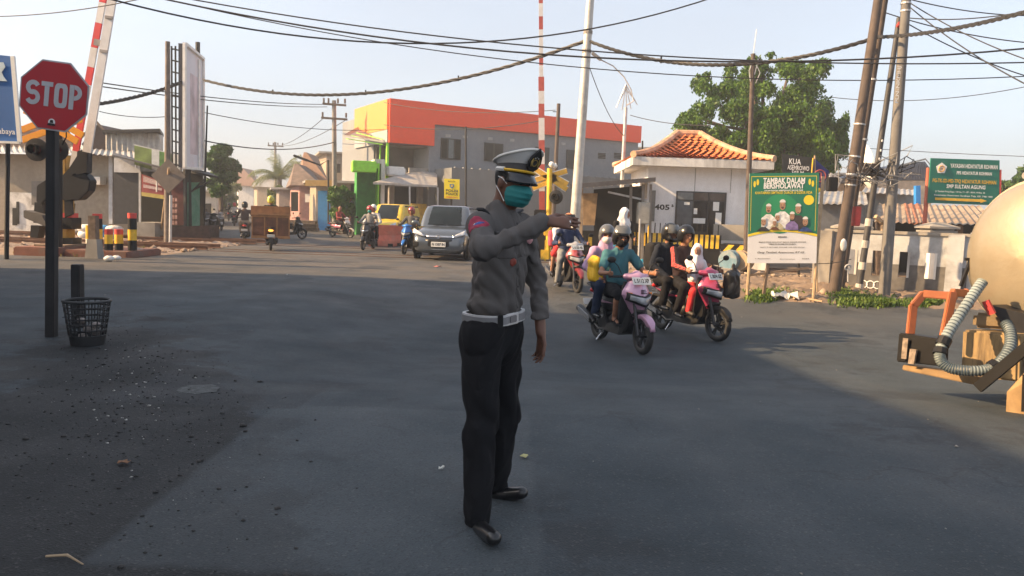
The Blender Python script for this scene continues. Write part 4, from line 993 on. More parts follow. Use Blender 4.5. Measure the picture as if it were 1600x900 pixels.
for i in range(15):
    m.bar(at(-60, 232-i*2.4, Y0+.3+i*.22), at(120-i*1.2, 236-i*2.6, Y0+.3+i*.22), .26, .12)
m.build('roof', OLDTILE, lh, world=True)
m = MB(); m.slab([at(30, 315, Y0-.06), at(26, 315, Y0-.06), at(26, 350, Y0-.06), at(30, 350, Y0-.06)], (0, -1, 0), .03); m.slab([at(20, 325, Y0-.06), at(27, 325, Y0-.06), at(27, 352, Y0-.06), at(20, 352, Y0-.06)], (0, -1, 0), .03); m.build('window', DARK, lh, world=True)
m = MB(); m.slab([at(50, 283, Y0-.04), at(80, 283, Y0-.04), at(80, 320, Y0-.04), at(50, 320, Y0-.04)], (0, -1, 0), .04); m.build('window', pm('shutter_grey', (.17, .16, .15), .8), lh, world=True)
m = MB(); m.slab([at(140, 277, Y0-.04), at(166, 277, Y0-.04), at(166, 289, Y0-.04), at(140, 289, Y0-.04)], (0, -1, 0), .5); m.build('air_vent', PLASTW, lh, world=True)
m = MB(); m.slab([at(172, 245, Y0-.03), at(178, 245, Y0-.03), at(178, 350, Y0-.03), at(172, 350, Y0-.03)], (0, -1, 0), .12); m.build('white_pillar', pm('bluish_white', (.55, .58, .62), .8), lh, world=True)
bh = thing('brown_gable_house', 'brown gabled house roof rising behind the cream house', 'house', (-17, 39, 0))
m = MB(); m.slab([at(112, 245, 38), at(195, 245, 38), at(152, 194, 38)], (0, 1, 0), 5); m.build('gable', pm('brown_gable', (.13, .09, .08), .85), bh, world=True)
m = MB(); m.slab([at(148, 190, 37.7), at(194, 243, 37.7), at(194, 243, 44), at(148, 190, 44)], (1, 0, .8), .12); m.slab([at(152, 190, 37.7), at(104, 245, 37.7), at(104, 245, 44), at(152, 190, 44)], (-1, 0, .8), .12); m.build('roof', OLDTILE, bh, world=True)
m = MB(); m.slab([at(112, 245, 38), at(195, 245, 38), at(195, 360, 38), at(112, 360, 38)], (0, 1, 0), 5); m.build('wall', PLAST, bh, world=True)
th = thing('tin_upper_storey', 'grey sheet metal upper storey with dark flat roof behind the green roof banner', 'house', (-15.5, 37, 0))
m = MB(); m.corr(at(165, 300, 37), at(246, 300, 37), at(165, 208, 37), .25, .03); m.slab([at(246, 210, 37), at(252, 212, 40), at(252, 300, 40), at(246, 300, 37)], (1, 0, 0), .1); m.build('wall', ZINC, th, world=True)
m = MB(); m.slab([at(160, 208, 36.6), at(250, 206, 36.6), at(256, 214, 41), at(165, 214, 41)], (0, 0, 1), .15); m.build('roof', DARKM, th, world=True)
# dark shop with awnings
ds = thing('roadside_shop', 'dark open shop with sloping sheet awning and red white banner on its left street corner', 'shop', (-14, 31, 0))
YS = 31.5
m = MB(); m.slab([at(178, 268, YS), at(217, 268, YS), at(217, 350, YS), at(178, 350, YS)], (0, 1, 0), .1); m.build('dark_doorway', pm('doorway_shade', (.025, .028, .036), .7, var=.3), ds, world=True)  # blue-black sheet stands in for the shade of the open doorway
m = MB(); m.slab([at(178, 246, YS-.1), at(219, 250, YS-.1), at(219, 270, YS-.1), at(178, 269, YS-.1)], (0, 1, 0), .15); m.build('lintel', pm('bluish_white', (.55, .58, .62), .8), ds, world=True)
m = MB(); m.slab([at(176, 244, 29.5), at(262, 266, 29.5), at(262, 262, 33), at(176, 240, 33)], (0, 0, 1), .06); m.build('awning', pm('awning_dark', (.09, .09, .095), .6, .2), ds, world=True)
m = MB(); m.slab([at(217, 268, YS+.8), at(318, 268, YS+.8), at(318, 378, YS+.8), at(217, 378, YS+.8)], (-.42, 1, 0), 4); m.build('interior_shade', DARK, ds, world=True)
m = MB(); m.slab([at(221, 272, 30.6), at(256, 284, 30.6), at(256, 307, 30.6), at(221, 302, 30.6)], (0, 1, 0), .03); m.build('shop_banner', pm('dull_red_banner', (.32, .06, .06), .6), ds, world=True)
m = MB(); m.slab([at(224, 275, 30.57), at(253, 285, 30.57), at(253, 291, 30.57), at(224, 284, 30.57)], (0, -1, 0), .004); m.slab([at(224, 288, 30.57), at(253, 294, 30.57), at(253, 298, 30.57), at(224, 293, 30.57)], (0, -1, 0), .004); m.build('banner_stripe', pm('pale_pink_print', (.55, .42, .42), .6, var=.35, scale=25), ds, world=True)
m = MB(); m.slab([at(221, 300, 30.55), at(256, 305, 30.55), at(256, 311, 30.55), at(221, 306, 30.55)], (0, -1, 0), .01); m.build('yellow_fringe', pm('dull_yellow', (.5, .4, .1), .6), ds, world=True)
m = MB(); m.bar(at(219, 268, 30.7), at(219, 350, 30.7), .08, .08); m.build('post', STEELW, ds, world=True)
m = MB(); m.slab([at(214, 347, 29.3), at(242, 348, 29.3), at(242, 373, 29.3), at(214, 372, 29.3)], (0, 1, 0), 1.2); m.build('concrete_step', CONC, ds, world=True)
m = MB(); m.slab([at(262, 355, 29.0), at(327, 352, 29.6), at(327, 378, 29.6), at(262, 378, 29.0)], (0, 1, 0), 1.); m.build('brown_low_wall', pm('brown_brick', (.08, .05, .04), .9, var=.4), ds, world=True)
m = MB(); m.slab([at(287, 268, 31), at(341, 279, 30.4), at(327, 272, 34), at(287, 262, 34)], (0, 0, 1), .08); m.bar(at(297, 300, 30.7), at(330, 282, 30.4), .05, .05); m.bar(at(290, 308, 30.7), at(320, 280, 30.4), .05, .05); m.build('side_awning', DARKM, ds, world=True)
m = MB(); m.slab([at(293, 285, 30.2), at(311, 285, 31.4), at(311, 357, 31.4), at(293, 357, 30.2)], (0, 1, 0), .08); m.build('green_door', pm('sea_green_paint', (.05, .20, .13), .7, dirt=(.3, .33, .3), dscale=1.5, damt=.4), ds, world=True)
m = MB(); m.slab([at(268, 272, 30.4), at(287, 272, 30.4), at(287, 352, 30.4), at(268, 352, 30.4)], (0, 1, 0), .05); m.build('red_goods', pm('dark_red_goods', (.09, .025, .025), .8, var=.5, scale=6), ds, world=True)
m = MB()
for k in range(5):
    for i in range(4):
        p = at(262+i*4.4, 312+k*9, 30.2); m.box(p, (.09, .06, .14))
m.build('goods_packets', pm('packets', (.42, .24, .2), .7, var=.5, scale=14), ds, world=True)
# green roof banner on the awning
gb = thing('roof_banner', 'green and white photo banner standing along the shop roof edge', 'banner', (-14.4, 30.4, 0))
for (u0, u1, mt) in ((210, 237, pm('banner_field', (.16, .23, .06), .6, var=.5, scale=2.5)), (237, 249, pm('banner_white', (.55, .58, .58), .6)), (249, 270, pm('banner_green', (.09, .26, .05), .6, var=.5, scale=4)), (270, 281, pm('banner_white', (.55, .58, .58), .6))):
    z = lambda u: 227+(u-210)*.24
    m = MB(); m.slab([at(u0, z(u0), 30.3), at(u1-.2, z(u1), 30.3), at(u1-.2, z(u1)+32, 30.3), at(u0, z(u0)+30, 30.3)], (0, 1, 0), .04); m.build('banner_panel', mt, gb, world=True)
m = MB(); m.bar(at(209, 226, 30.36), at(282, 244, 30.36), .05, .05); m.build('top_rail', STEELW, gb, world=True)
for k, u in enumerate((213, 245, 277)): m = MB(); m.tube([at(u, 255, 30.45), at(u, 300 if u > 220 else 262, 30.45)], .03, 6); m.build('stay', STEELW, gb, world=True)

# blue hoarding at far left, on its own posts
hb = thing('blue_hoarding', 'blue hoarding with white lettering, cut by the left picture edge', 'hoarding', (at(5, 300, 18).x, 18, 0))
YH = 18.
BLU = pm('hoarding_blue', (.02, .12, .38), .5, var=.15, scale=.8)
m = MB(); m.slab([at(-150, 70, YH), at(19, 88, YH), at(30, 222, YH), at(-150, 216, YH)], (0, 1, 0), .06); m.build('panel', BLU, hb, world=True)
m = MB(); m.bar(at(20, 88, YH-.02), at(31, 222, YH-.02), .05, .09); m.bar(at(-150, 217, YH-.02), at(31, 223, YH-.02), .05, .05); m.build('white_border', TXTW, hb, world=True)
e1 = (at(19, 206, YH)-at(0, 205, YH)).normalized(); m = MB(); m.text('Surabaya', at(24, 213, YH-.012), e1, (0, -.02, 1), .17, .62, bold=.01)
for i, v in enumerate(m.v): m.v[i] = v-e1*.31
m.build('lettering', TXTW, hb, world=True)
m = MB(); m.prism([(-.5, 0), (.02, 0), (-.06, .1), (-.1, .2), (-.02, .32), (-.06, .42), (-.5, .42)], .01, frame(at(10, 127, YH-.02), e1, (0, 0, 1)) @ Matrix.Rotation(R(90), 4, 'X')); m.build('emblem', pm('pale_blue_print', (.5, .62, .7), .6), hb, world=True)
for u in (-30, 14): m = MB(); m.tube([at(u, 100, YH+.12), at(u-4, 420, YH+.12)], .05, 8); m.build('post', DARKM, hb, world=True)

# --- houses along the right side of the far street
def box_house(name, lab, u0, u1, v0, Y, dep, wm, roof=None, rv=0, shift=0.):
    t = thing(name, lab, 'house', (at((u0+u1)/2, 350, Y).x, Y, 0))
    a, b = at(u0, v0, Y), at(u1, v0+(u1-u0)*.03, Y); z = a.z
    m = MB(); dx = -.375*dep
    base = [(a.x, Y), (b.x, Y), (b.x+dx, Y+dep), (a.x+dx, Y+dep)]
    m.add([(p[0], p[1], -.1) for p in base]+[(p[0], p[1], z) for p in base], [(3, 2, 1, 0), (4, 5, 6, 7)]+[(i, (i+1) % 4, 4+(i+1) % 4, 4+i) for i in range(4)]); m.build('wall', wm, t, world=True)
    if roof:
        m = MB(); e = .5; c = [(p[0]+(-e if i in (0, 3) else e), p[1]+(-e if i < 2 else e)) for i, p in enumerate(base)]; mx = sum(p[0] for p in base)/4; my = sum(p[1] for p in base)/4
        if rv: m.loft([[(p[0], p[1], z+.003) for p in c], [(mx+(p[0]-mx)*.1, my+(p[1]-my)*.5, z+rv) for p in c]])
        else: m.loft([[(p[0], p[1], z+.003) for p in c], [(p[0], p[1], z+.15) for p in c]])
        m.build('roof', roof, t, world=True)
    return t
def panel(t, nm, u0, v0, u1, v1, Y, mt, th=.05):
    m = MB(); m.slab([at(u0, v0, Y), at(u1, v0, Y), at(u1, v1, Y), at(u0, v1, Y)], (0, -1, 0), th); return m.build(nm, mt, t, world=True)
PINK = pm('pink_wall', (.38, .21, .20), .85, dirt=(.3, .2, .18)); TANW = pm('tan_house_wall', (.36, .29, .22), .9, dirt=(.2, .17, .14))
t = box_house('blue_door_house', 'low shop house with blue double doors behind the round tree', 494, 548, 285, 50, 8, TANW, ZINC)
panel(t, 'blue_door', 497, 298, 516, 362, 49.9, pm('blue_door_paint', (.03, .23, .55), .6, var=.12)); panel(t, 'brown_awning', 480, 282, 524, 291, 49.2, pm('ochre_board', (.45, .28, .09), .7), .5); panel(t, 'red_panel', 531, 335, 547, 362, 49.9, REDP)
t = box_house('pink_house', 'pink fronted house with white sign and red door', 468, 495, 290, 54, 8, PINK, OLDTILE, 1.6)
panel(t, 'white_sign', 477, 303, 494, 316, 53.8, TXTW); panel(t, 'red_door', 488, 316, 494, 349, 53.9, REDP); panel(t, 'window', 455, 300, 466, 330, 53.9, DARK)
t = box_house('grey_low_house', 'grey rendered low house with a flat canopy left of the pink one', 436, 468, 296, 62, 9, pm('warm_grey_wall', (.25, .22, .2), .9), ZINC); panel(t, 'poster', 457, 316, 463, 327, 61.9, TXTW); panel(t, 'doorway', 444, 322, 453, 348, 61.9, DARK)
t = box_house('orange_gable_house', 'orange gabled house front behind the utility pole', 484, 505, 282, 58, 8, pm('orange_wall', (.27, .18, .11), .85), pm('orange_tile', (.24, .14, .09), .8), 2.2)
t = box_house('distant_house', 'pale two-storey house at the back of the street, right of the palm', 470, 522, 258, 82, 10, PLASTW, ZINC); panel(t, 'window', 480, 264, 492, 276, 81.9, DARK); panel(t, 'window', 500, 265, 512, 276, 81.9, DARK)
t = box_house('distant_house', 'brown two-storey house with stained top behind the green shop', 510, 556, 240, 66, 8, TANW, CONC); panel(t, 'window', 520, 256, 532, 270, 65.9, DARK)
t = box_house('distant_house', 'small red-roofed house at the street end left of the palm', 372, 402, 290, 105, 10, PLASTW, pm('far_red_tile', (.20, .12, .09), .8), 2.5)
t = box_house('distant_house', 'far grey house at the vanishing point of the street', 402, 440, 292, 90, 10, TANW, ZINC, 1.5)
t = box_house('distant_house', 'tall pale house closing the far end of the street', 352, 378, 268, 150, 12, PLASTW)
t = box_house('distant_house', 'pale low house on the left street side behind the tree', 306, 340, 300, 52, 14, PLASTW, ZINC); panel(t, 'doorway', 318, 318, 330, 345, 51.9, DARK)
t = box_house('distant_house', 'teal-roofed warehouse seen beyond the orange building', 985, 1050, 232, 75, 20, pm('warehouse_wall', (.10, .15, .17), .7), ZINC)
t = box_house('distant_house', 'long dark wall of houses behind the big tree', 1180, 1370, 270, 46, 8, pm('dark_grey_wall', (.16, .16, .15), .9), ZINC)  # wall in one even dark grey
# step stack before pink house
m = MB(); a, b = at(458, 352, 47), at(497, 353, 47)
for k in range(3): m.bar(Vector((a.x, 47-k*.2, .12+k*.22)), Vector((b.x, 47-k*.2, .12+k*.22)), .6, .2)
tag(m.build('brick_pile', WOODG), 'dark stacked brick pile before the pink house', 'brick pile')
# ------------------------------------------------------------ trees and plants
def leaf_cloud(name, cl, n, size, mat_, parent, seed, droop=0.):
    """cl: list of (centre, radii); n leaves spread in the clumps, each a small folded rhomb"""
    r = np.random.default_rng(seed); w = np.array([c[1][0]*c[1][1]+c[1][2]**2 for c in cl]); w /= w.sum()
    k = r.choice(len(cl), n, p=w); C = np.array([c[0] for c in cl])[k]; Rr = np.array([c[1] for c in cl])[k]
    d = r.normal(size=(n, 3)); d /= np.linalg.norm(d, axis=1)[:, None]; rad = r.random(n)**.45
    P = C+d*Rr*rad[:, None]; P[:, 2] -= droop*rad**3*r.random(n)*Rr[:, 2]
    ax = r.normal(size=(n, 3)); ax[:, 2] -= .5+droop; ax /= np.linalg.norm(ax, axis=1)[:, None]
    sd = np.cross(ax, r.normal(size=(n, 3))); sd /= np.linalg.norm(sd, axis=1)[:, None]
    s = size*(.6+.8*r.random(n))[:, None]
    V = np.stack([P-ax*s, P+sd*s*.5, P+ax*s, P-sd*s*.5], 1).reshape(-1, 3)
    return npmesh(name, V-np.array(parent.location), np.arange(4*n).reshape(-1, 4), mat_, parent)
BARK = pm('bark', (.10, .075, .055), .9, var=.4, scale=6, bump=.5, bscale=20)
LG1 = leafmat('leaf_green', (.02, .065, .008), (.11, .22, .024)); LG2 = leafmat('leaf_dark', (.02, .06, .012), (.07, .15, .025)); LG3 = leafmat('leaf_olive', (.06, .10, .02), (.16, .2, .05))

# the large tree behind the booth
t = thing('large_tree', 'large spreading green tree behind the guard booth and banner', 'tree', (at(1200, 300, 36).x, 36, 0))
c0 = Vector(t.location); r = random.Random(4); m = MB()
m.tube([c0, c0+Vector((.2, 0, 2)), c0+Vector((-.1, .2, 4))], [.42, .34, .3], 10); cl = []
blobs = [(1190, 120, 30, 24), (1150, 128, 30, 30), (1118, 160, 34, 28), (1090, 190, 28, 22), (1078, 205, 18, 14), (1250, 120, 34, 22), (1272, 108, 14, 12), (1235, 100, 26, 10), (1270, 160, 36, 30), (1296, 190, 26, 34),
         (1210, 165, 40, 34), (1160, 195, 38, 34), (1240, 205, 40, 36), (1290, 235, 30, 28), (1130, 225, 32, 22), (1200, 245, 46, 26), (1260, 252, 40, 20), (1312, 210, 12, 30), (1100, 128, 14, 14), (1185, 98, 16, 10), (1172, 150, 26, 26), (1150, 250, 30, 22), (1105, 245, 20, 16), (1225, 225, 40, 40), (1180, 225, 34, 34), (1290, 262, 26, 14), (1080, 180, 16, 14)]
fr_ = [(1205, 195, 34, 30), (1182, 232, 34, 26), (1226, 238, 36, 28), (1246, 165, 30, 30), (1262, 225, 30, 28), (1150, 222, 30, 22)]
for ib, (u, v, ru, rv) in enumerate(blobs+fr_):
    Y = 36+r.uniform(-2.2, 2.2) if ib < len(blobs) else 33.6; p = at(u, v, Y); k_ = Y/1200
    m.tube([c0+Vector((r.uniform(-.2, .2), .1, 3.2+r.random())), (c0+Vector((0, 0, 4.4))+p)/2+Vector((r.uniform(-.4, .4), r.uniform(-.4, .4), .5)), p], [.17, .09, .03], 6)
    for j in range(7):
        a = np.array(r.choices(range(-100, 101), k=3))/100.
        cl.append((np.array(p)+a*np.array([ru*k_, 1.2, rv*k_])*.8, np.array([ru*k_, ru*k_, rv*k_])*r.uniform(.36, .62)))
m.build('trunk', BARK, t, world=True, smooth=True)
leaf_cloud('crown', cl, 85000, .084, LG1, t, 3, .9)
def bushy(name, lab, u, vtop, vbot, Y, wpx, n, size, lm, trunk_px=0, seed=1, group=None, tm=BARK, lean=0, droop=.3):
    k_ = Y/1200; p0 = at(u, vbot, Y); t = thing(name, lab, 'tree', (p0.x, Y, 0), 0, group); r = random.Random(seed)
    zt = at(u, vtop, Y).z; zb = at(u, vbot-trunk_px, Y).z; m = MB(); m.tube([(p0.x, Y, -.1), (p0.x+lean*.5, Y, zb), (p0.x+lean, Y, (zb+zt)/2+.3)], [.14*wpx*k_/3+.05, .1*wpx*k_/3+.04, .04], 8); cl = []
    for j in range(22):
        z = zb+(zt-zb)*r.uniform(.1, .92); ww = wpx*k_*.5*(math.sin(math.pi*min(.95, max(.12, (z-zb)/(zt-zb))))**.6); a = r.uniform(0, 6.28); q = ww*r.uniform(.2, .8)
        c = np.array([p0.x+lean+q*math.cos(a), Y+q*math.sin(a), z]); cl.append((c, np.array([1, 1, .8])*wpx*k_*r.uniform(.12, .22)))
        m.tube([(p0.x+lean*.5, Y, zb+.1), c], [.04, .015], 5)
    m.build('trunk', tm, t, world=True, smooth=True); leaf_cloud('crown', cl, n, size, lm, t, seed, droop); return t
bushy('street_tree', 'small round clipped tree with red painted trunk by the blue door', 530, 290, 362, 44, 58, 3600, .13, LG1, 22, 5, tm=pm('red_trunk', (.38, .05, .04), .8, var=.4, scale=4))
bushy('street_tree', 'tall bushy tree on the left street side beyond the billboard', 346, 225, 352, 50, 58, 6500, .17, LG2, 45, 6)
bushy('street_tree', 'lower hazy tree farther down the left street side', 352, 268, 345, 78, 52, 3000, .22, LG3, 14, 7)
bushy('street_tree', 'hazy green tree closing the street end beyond the riders', 372, 285, 330, 125, 40, 1800, .3, LG2, 10, 8)
bushy('street_tree', 'yellow-green shrubby tree between the palm and the grey house', 430, 285, 352, 66, 34, 1800, .16, LG3, 20, 9)
bushy('street_tree', 'dark hedge-like tree at far right behind the shed roof', 1590, 262, 340, 40, 60, 2500, .2, LG2, 10, 10)
# palm
t = thing('palm_tree', 'feathery palm tree rising over the low houses at the street end', 'tree', (at(434, 350, 72).x, 72, 0)); m = MB(); tp = at(437, 278, 72); b0 = Vector(t.location)
m.tube([b0, (b0+tp)/2+Vector((.1, 0, 0)), tp], [.3, .22, .2], 8); m.build('trunk', BARK, t, world=True, smooth=True)
r = random.Random(2); V = []; F_ = []
for i in range(26):
    a = r.uniform(0, 6.28); el = r.uniform(.0, 1.3); L_ = r.uniform(2.6, 3.6); d = Vector((math.cos(a)*math.cos(el), math.sin(a)*math.cos(el), math.sin(el))); p = Vector(tp); pts = [p.copy()]
    for k in range(9): p = p+d*L_/9; d = (d+Vector((0, 0, -.17))).normalized(); pts.append(p.copy())
    for k in range(1, 10):
        sd = d.cross(Vector((0, 0, 1))).normalized() if abs(d.z) < .98 else Vector((1, 0, 0))
        for s_ in (-1, 1):
            for j in range(2):
                q0 = pts[k-1].lerp(pts[k], j/2); q1 = pts[k-1].lerp(pts[k], j/2+.3); tip = q0+sd*s_*(.75-.05*k)+Vector((0, 0, -.35))+(pts[k]-pts[k-1])*.8; b_ = len(V); V += [q0, q1, tip]; F_.append((b_, b_+1, b_+2))
npmesh('crown', [tuple(v-b0) for v in V], F_, leafmat('palm_leaf', (.07, .10, .025), (.2, .22, .07)), t)
# grass tufts on the verge
def tufts(name, lab, spots, n, hgt, lm, seed):
    r = np.random.default_rng(seed); V = []; Fq = []
    for i in range(n):
        (u, v, ru, rv) = spots[r.integers(len(spots))]; p = gp(u+r.normal()*ru, v+r.normal()*rv); a = r.uniform(0, 6.28); L_ = hgt*(.4+.8*r.random()); b = len(V); w = .012+.016*r.random(); d = np.array([math.cos(a), math.sin(a), 0]); lean = r.uniform(.1, .9)
        b0_ = np.array([p.x, p.y, p.z-.02]); sd = np.array([-d[1], d[0], 0])*w
        m1 = b0_+d*L_*lean*.35+np.array([0, 0, L_*.6]); tp_ = b0_+d*L_*lean+np.array([0, 0, L_*(.95-.3*lean)])
        V += [b0_-sd*.6, b0_+sd*.6, m1+sd, m1-sd, tp_]; Fq += [(b, b+1, b+2), (b, b+2, b+3), (b+3, b+2, b+4)]
    return tag(npmesh(name, V, Fq, lm), lab, kind='stuff')
GR = leafmat('grass_green', (.05, .11, .015), (.17, .24, .05))
tufts('grass', 'low green weeds growing at the feet of the banner and poles', [(1205, 462, 18, 3), (1190, 466, 10, 3), (1330, 468, 14, 4), (1350, 473, 18, 3), (1375, 476, 12, 2), (1318, 462, 8, 3), (1440, 476, 14, 2)], 6500, .17, GR, 5)
tufts('grass', 'thin weeds along the crossing island and rails', [(70, 392, 16, 2), (120, 396, 14, 2), (240, 388, 12, 1)], 500, .14, leafmat('grass_dry', (.10, .09, .03), (.22, .18, .08)), 6)
# planks and torn plastic lying on the verge
for (u0, v0, u1, v1, w, lab) in ((1222, 463, 1285, 474, .03, 'pale stick lying on the verge weeds'), (1240, 470, 1300, 468, .05, 'split board lying flat beneath the banner'), (1268, 455, 1300, 456, .12, 'short white slab lying by the leaning poles')):
    a, b = gp(u0, v0), gp(u1, v1); m = MB(); m.bar(a+Vector((0, 0, .05)), b+Vector((0, 0, .04)), w, .03); tag(m.build('scrap_board', WOODL), lab, 'board')
p = gp(1218, 468); m = MB(); m.loft([[(p.x+.5*x+.05*math.sin(9*x), p.y+.1*math.sin(5*x)+y*(.16-.1*abs(x-.3)), p.z+.05+.05*math.sin(11*x+4*y)+.09*(1-abs(y))) for y in (-1, -.5, 0, .5, 1)] for x in np.linspace(-.5, .7, 12)], closed=False, cap=False); tag(m.build('plastic_sheet', pm('torn_plastic', (.6, .58, .54), .4, var=.2), smooth=True, fix=False), 'torn whitish plastic sheet caught in the weeds', 'plastic')

# ------------------------------------------------------------ poles and lamps
def pole(name, lab, pts, rad, mt, cat='pole', group=None, n=12, Yb=None):
    b = Vector(pts[0]); t = thing(name, lab, cat, (b.x, b.y, b.z), 0, group); m = MB(); m.tube(pts, rad, n); m.build('shaft', mt, t, world=True, smooth=True); return t
def pp(u0, v0, u1, v1, Y, ext=0., dy=0.):
    a = gp(u0, v0) if Y is None else at(u0, v0, Y); Y2 = a.y+dy; b = at(u1, v1, Y2); b = b+(b-a).normalized()*ext; return [a-Vector((0, 0, .1)), b]
def band_on(t, p0, p1, f, r_, mt, w=.05):
    p = Vector(p0).lerp(Vector(p1), f); d = (Vector(p1)-Vector(p0)).normalized(); m = MB(); m.cyl(p-d*w/2, p+d*w/2, r_, n=12); m.build('clamp_band', mt, t, world=True)
PA = pp(1302, 462, 1372, 0, None, 1.2); t = pole('utility_pole', 'thick brown leaning utility pole, the left one of the joined pair', PA, [.125, .085], POLEB, group='leaning utility poles at the right corner')
for f in (.33, .36, .41, .5): band_on(t, *PA, f, .122, STEELW, .03)
m = MB(); q = PA[0].lerp(PA[1], .16); m.ell(q+Vector((0, -.11, 0)), (.07, .05, .14)); m.build('white_patch', WHITEP, t, world=True, smooth=True)
PB = pp(1312, 452, 1382, 0, 17.2, 1.2); t = pole('utility_pole', 'slimmer brown pole strapped behind the thick leaning one', PB, [.09, .07], POLEB, group='leaning utility poles at the right corner')
for f in (.45, .62): band_on(t, *PB, f, .1, STEELW, .04)
PC = pp(1341, 455, 1405, 28, None, 0.); t = pole('utility_pole', 'thin dark leaning pole painted in black and white bands low down', PC, [.075, .055], pm('dark_pole', (.05, .05, .055), .6, var=.4, scale=3), group='leaning utility poles at the right corner')
for f in (.03, .11, .19, .27): band_on(t, *PC, f, .082, pm('white_band', (.5, .48, .44), .8, dirt=(.2, .17, .15), dscale=6, damt=.7), .17)
for f in (.5, .53, .565): m = MB(); q = PC[0].lerp(PC[1], f); m.ell(q+Vector((0, -.066, 0)), (.022, .01, .03), 8, 6); m.build('white_dot', TXTW, t, world=True)
m = MB(); q = PC[0].lerp(PC[1], .97); m.cyl(q+Vector((-.02, -.06, 0)), q+Vector((-.05, -.2, .02)), .05, n=8); m.build('red_insulator', REDP, t, world=True)
PD = pp(1381, 465, 1416, 0, None, 1.5); t = pole('utility_pole', 'tall grey concrete utility pole, rightmost of the leaning group', PD, [.125, .085], pm('grey_pole', (.15, .145, .14), .85, var=.2, scale=3, dirt=(.22, .21, .2)), group='leaning utility poles at the right corner')
for f in (.78, .8, .85, .9): band_on(t, *PD, f, .105, STEELW, .035)
m = MB(); fd = (PD[1]-PD[0]).normalized(); q = PD[0].lerp(PD[1], .585); m.text('PLN-NKMHJ', q+Vector((-.045, -.122, 0)), fd, Vector((-1, 0, 0)), .09, .75, t=.004); m.build('stencil', TXTW, t, world=True)
for k, f in enumerate((.92, .86)): q = PD[0].lerp(PD[1], f); m = MB(); m.bar(q+Vector((-.25, -.1, 0)), q+Vector((.3, -.1, .02)), .05, .05); m.build('cross_bracket', STEELW, t, world=True)
# tangle and meter boxes on the pair
q = PA[0].lerp(PA[1], .38); t = thing('cable_tangle', 'grey tangle of wires and straps round the paired leaning poles', 'cable tangle', q); r = random.Random(9)
for k in range(14):
    pts = []; c = q+Vector((r.uniform(-.15, 1.1), -.12, r.uniform(-.35, .35)))
    for i in range(9): pts.append(c+Vector((r.uniform(-.35, .35), r.uniform(-.1, .12), r.uniform(-.22, .22))))
    m = MB(); m.tube(pts, .010, 5); m.build('wire_loop', pm('grey_wire', (.25, .25, .25), .6) if k % 3 else BLACK, t, world=True, smooth=True)
for (du, dv, w, h_, mt, lab) in ((1358, 265, .34, .26, pm('brown_box', (.16, .10, .07), .7), 'brown junction box hung between the leaning poles'), (1338, 338, .13, .42, REDP, 'red metal box fixed low on the paired leaning poles'), (1300, 288, .2, .3, DARKM, 'dark meter box on the left leaning pole')):
    c = at(du, dv, 16.6); m = MB(); m.box(c, (w, .16, h_), .1); tag(m.build('junction_box', mt, bevel=.015), lab, 'junction box')
c = at(1325, 418, 16.2); m = MB(); m.torus(c, (0, 1, .2), .06, .018, 14, 6); m.tube([c, c+Vector((.02, 0, -.3))], .012, 6); tag(m.build('rope_loop', pm('white_rope', (.5, .5, .5), .8), smooth=True), 'white knotted rope hanging on the left leaning pole', 'rope')
# satellite dish seen edge-on
t = thing('satellite_dish', 'white satellite dish seen nearly edge-on between the leaning poles', 'satellite dish', at(1343, 262, 21)); c = Vector(t.location)
m = MB(); ax = Vector((.97, -.12, .2)).normalized(); m.lathe([(0, .0), (.26, .03), (.47, .09), (.60, .17), (.60, .20), (.47, .125), (.26, .06), (0, .03)], c, ax, 24); o = m.build('reflector', WHITEP, t, world=True, smooth=True); o.scale = (1, 1, 1)
m = MB(); m.tube([c, c+ax*.45+Vector((0, 0, -.15))], .015, 6); m.tube([c-ax*.03, c+Vector((-.15, 0, -.3)), c+Vector((-.15, 0, -4.2))], .03, 6); m.build('arm', STEELW, t, world=True)
# white tall pole in the middle, street lamp, wooden pole
P1 = pp(896, 345, 922, 0, 21.5, 1.0, 0); P1[0].z = -.1; t = pole('utility_pole', 'tall pale grey steel pole right of the officer, cables tied at its top', P1, [.15, .10], pm('pale_steel', (.50, .49, .46), .5, .2, dirt=(.35, .31, .26)), group='poles in the middle')
for f in (.72, .78): band_on(t, *P1, f, .125, CONC, .09)
t = thing('street_lamp', 'slim grey street lamp with a curved arm and arrow-like ornament', 'street lamp', (at(966, 395, 29).x, 29, 0)); b = Vector(t.location); q = at(978, 168, 29)
m = MB(); m.tube([b-Vector((0, 0, .1)), q], [.09, .06], 10); m.build('post', STEELW, t, world=True, smooth=True)
m = MB(); pts = [at(u, v, 29) for u, v in ((978, 165), (990, 158), (986, 140), (975, 120), (958, 103), (938, 93))]; m.tube(pts, .025, 6); m.build('curved_arm', STEELW, t, world=True, smooth=True)
m = MB(); a = at(937, 92, 29); e_ = at(927, 84, 29); m.box((a+e_)/2, (.45, .22, .1), rot=Matrix.Rotation(R(35), 3, 'Y')); m.build('lamp_head', pm('lamp_grey', (.25, .25, .25), .5), t, world=True, bevel=.03)
m = MB()
for (u0, v0, u1, v1) in ((978, 132, 963, 168), (978, 132, 996, 164), (978, 132, 972, 172), (978, 132, 986, 170), (978, 132, 979, 170), (966, 160, 978, 140), (993, 158, 979, 140)): m.tube([at(u0, v0, 29), at(u1, v1, 29)], .02, 5)
m.build('ornament', STEELW, t, world=True)
W1 = pp(862, 395, 873, 162, 34); W1[0].z = -.1; t = pole('wooden_pole', 'thin brown wooden pole behind the yellow crossbuck', W1, [.1, .08], POLEB); m = MB(); q = W1[1]-Vector((0, 0, .35)); m.bar(q+Vector((-.25, 0, 0)), q, .03, .03); m.build('bracket', DARKM, t, world=True)
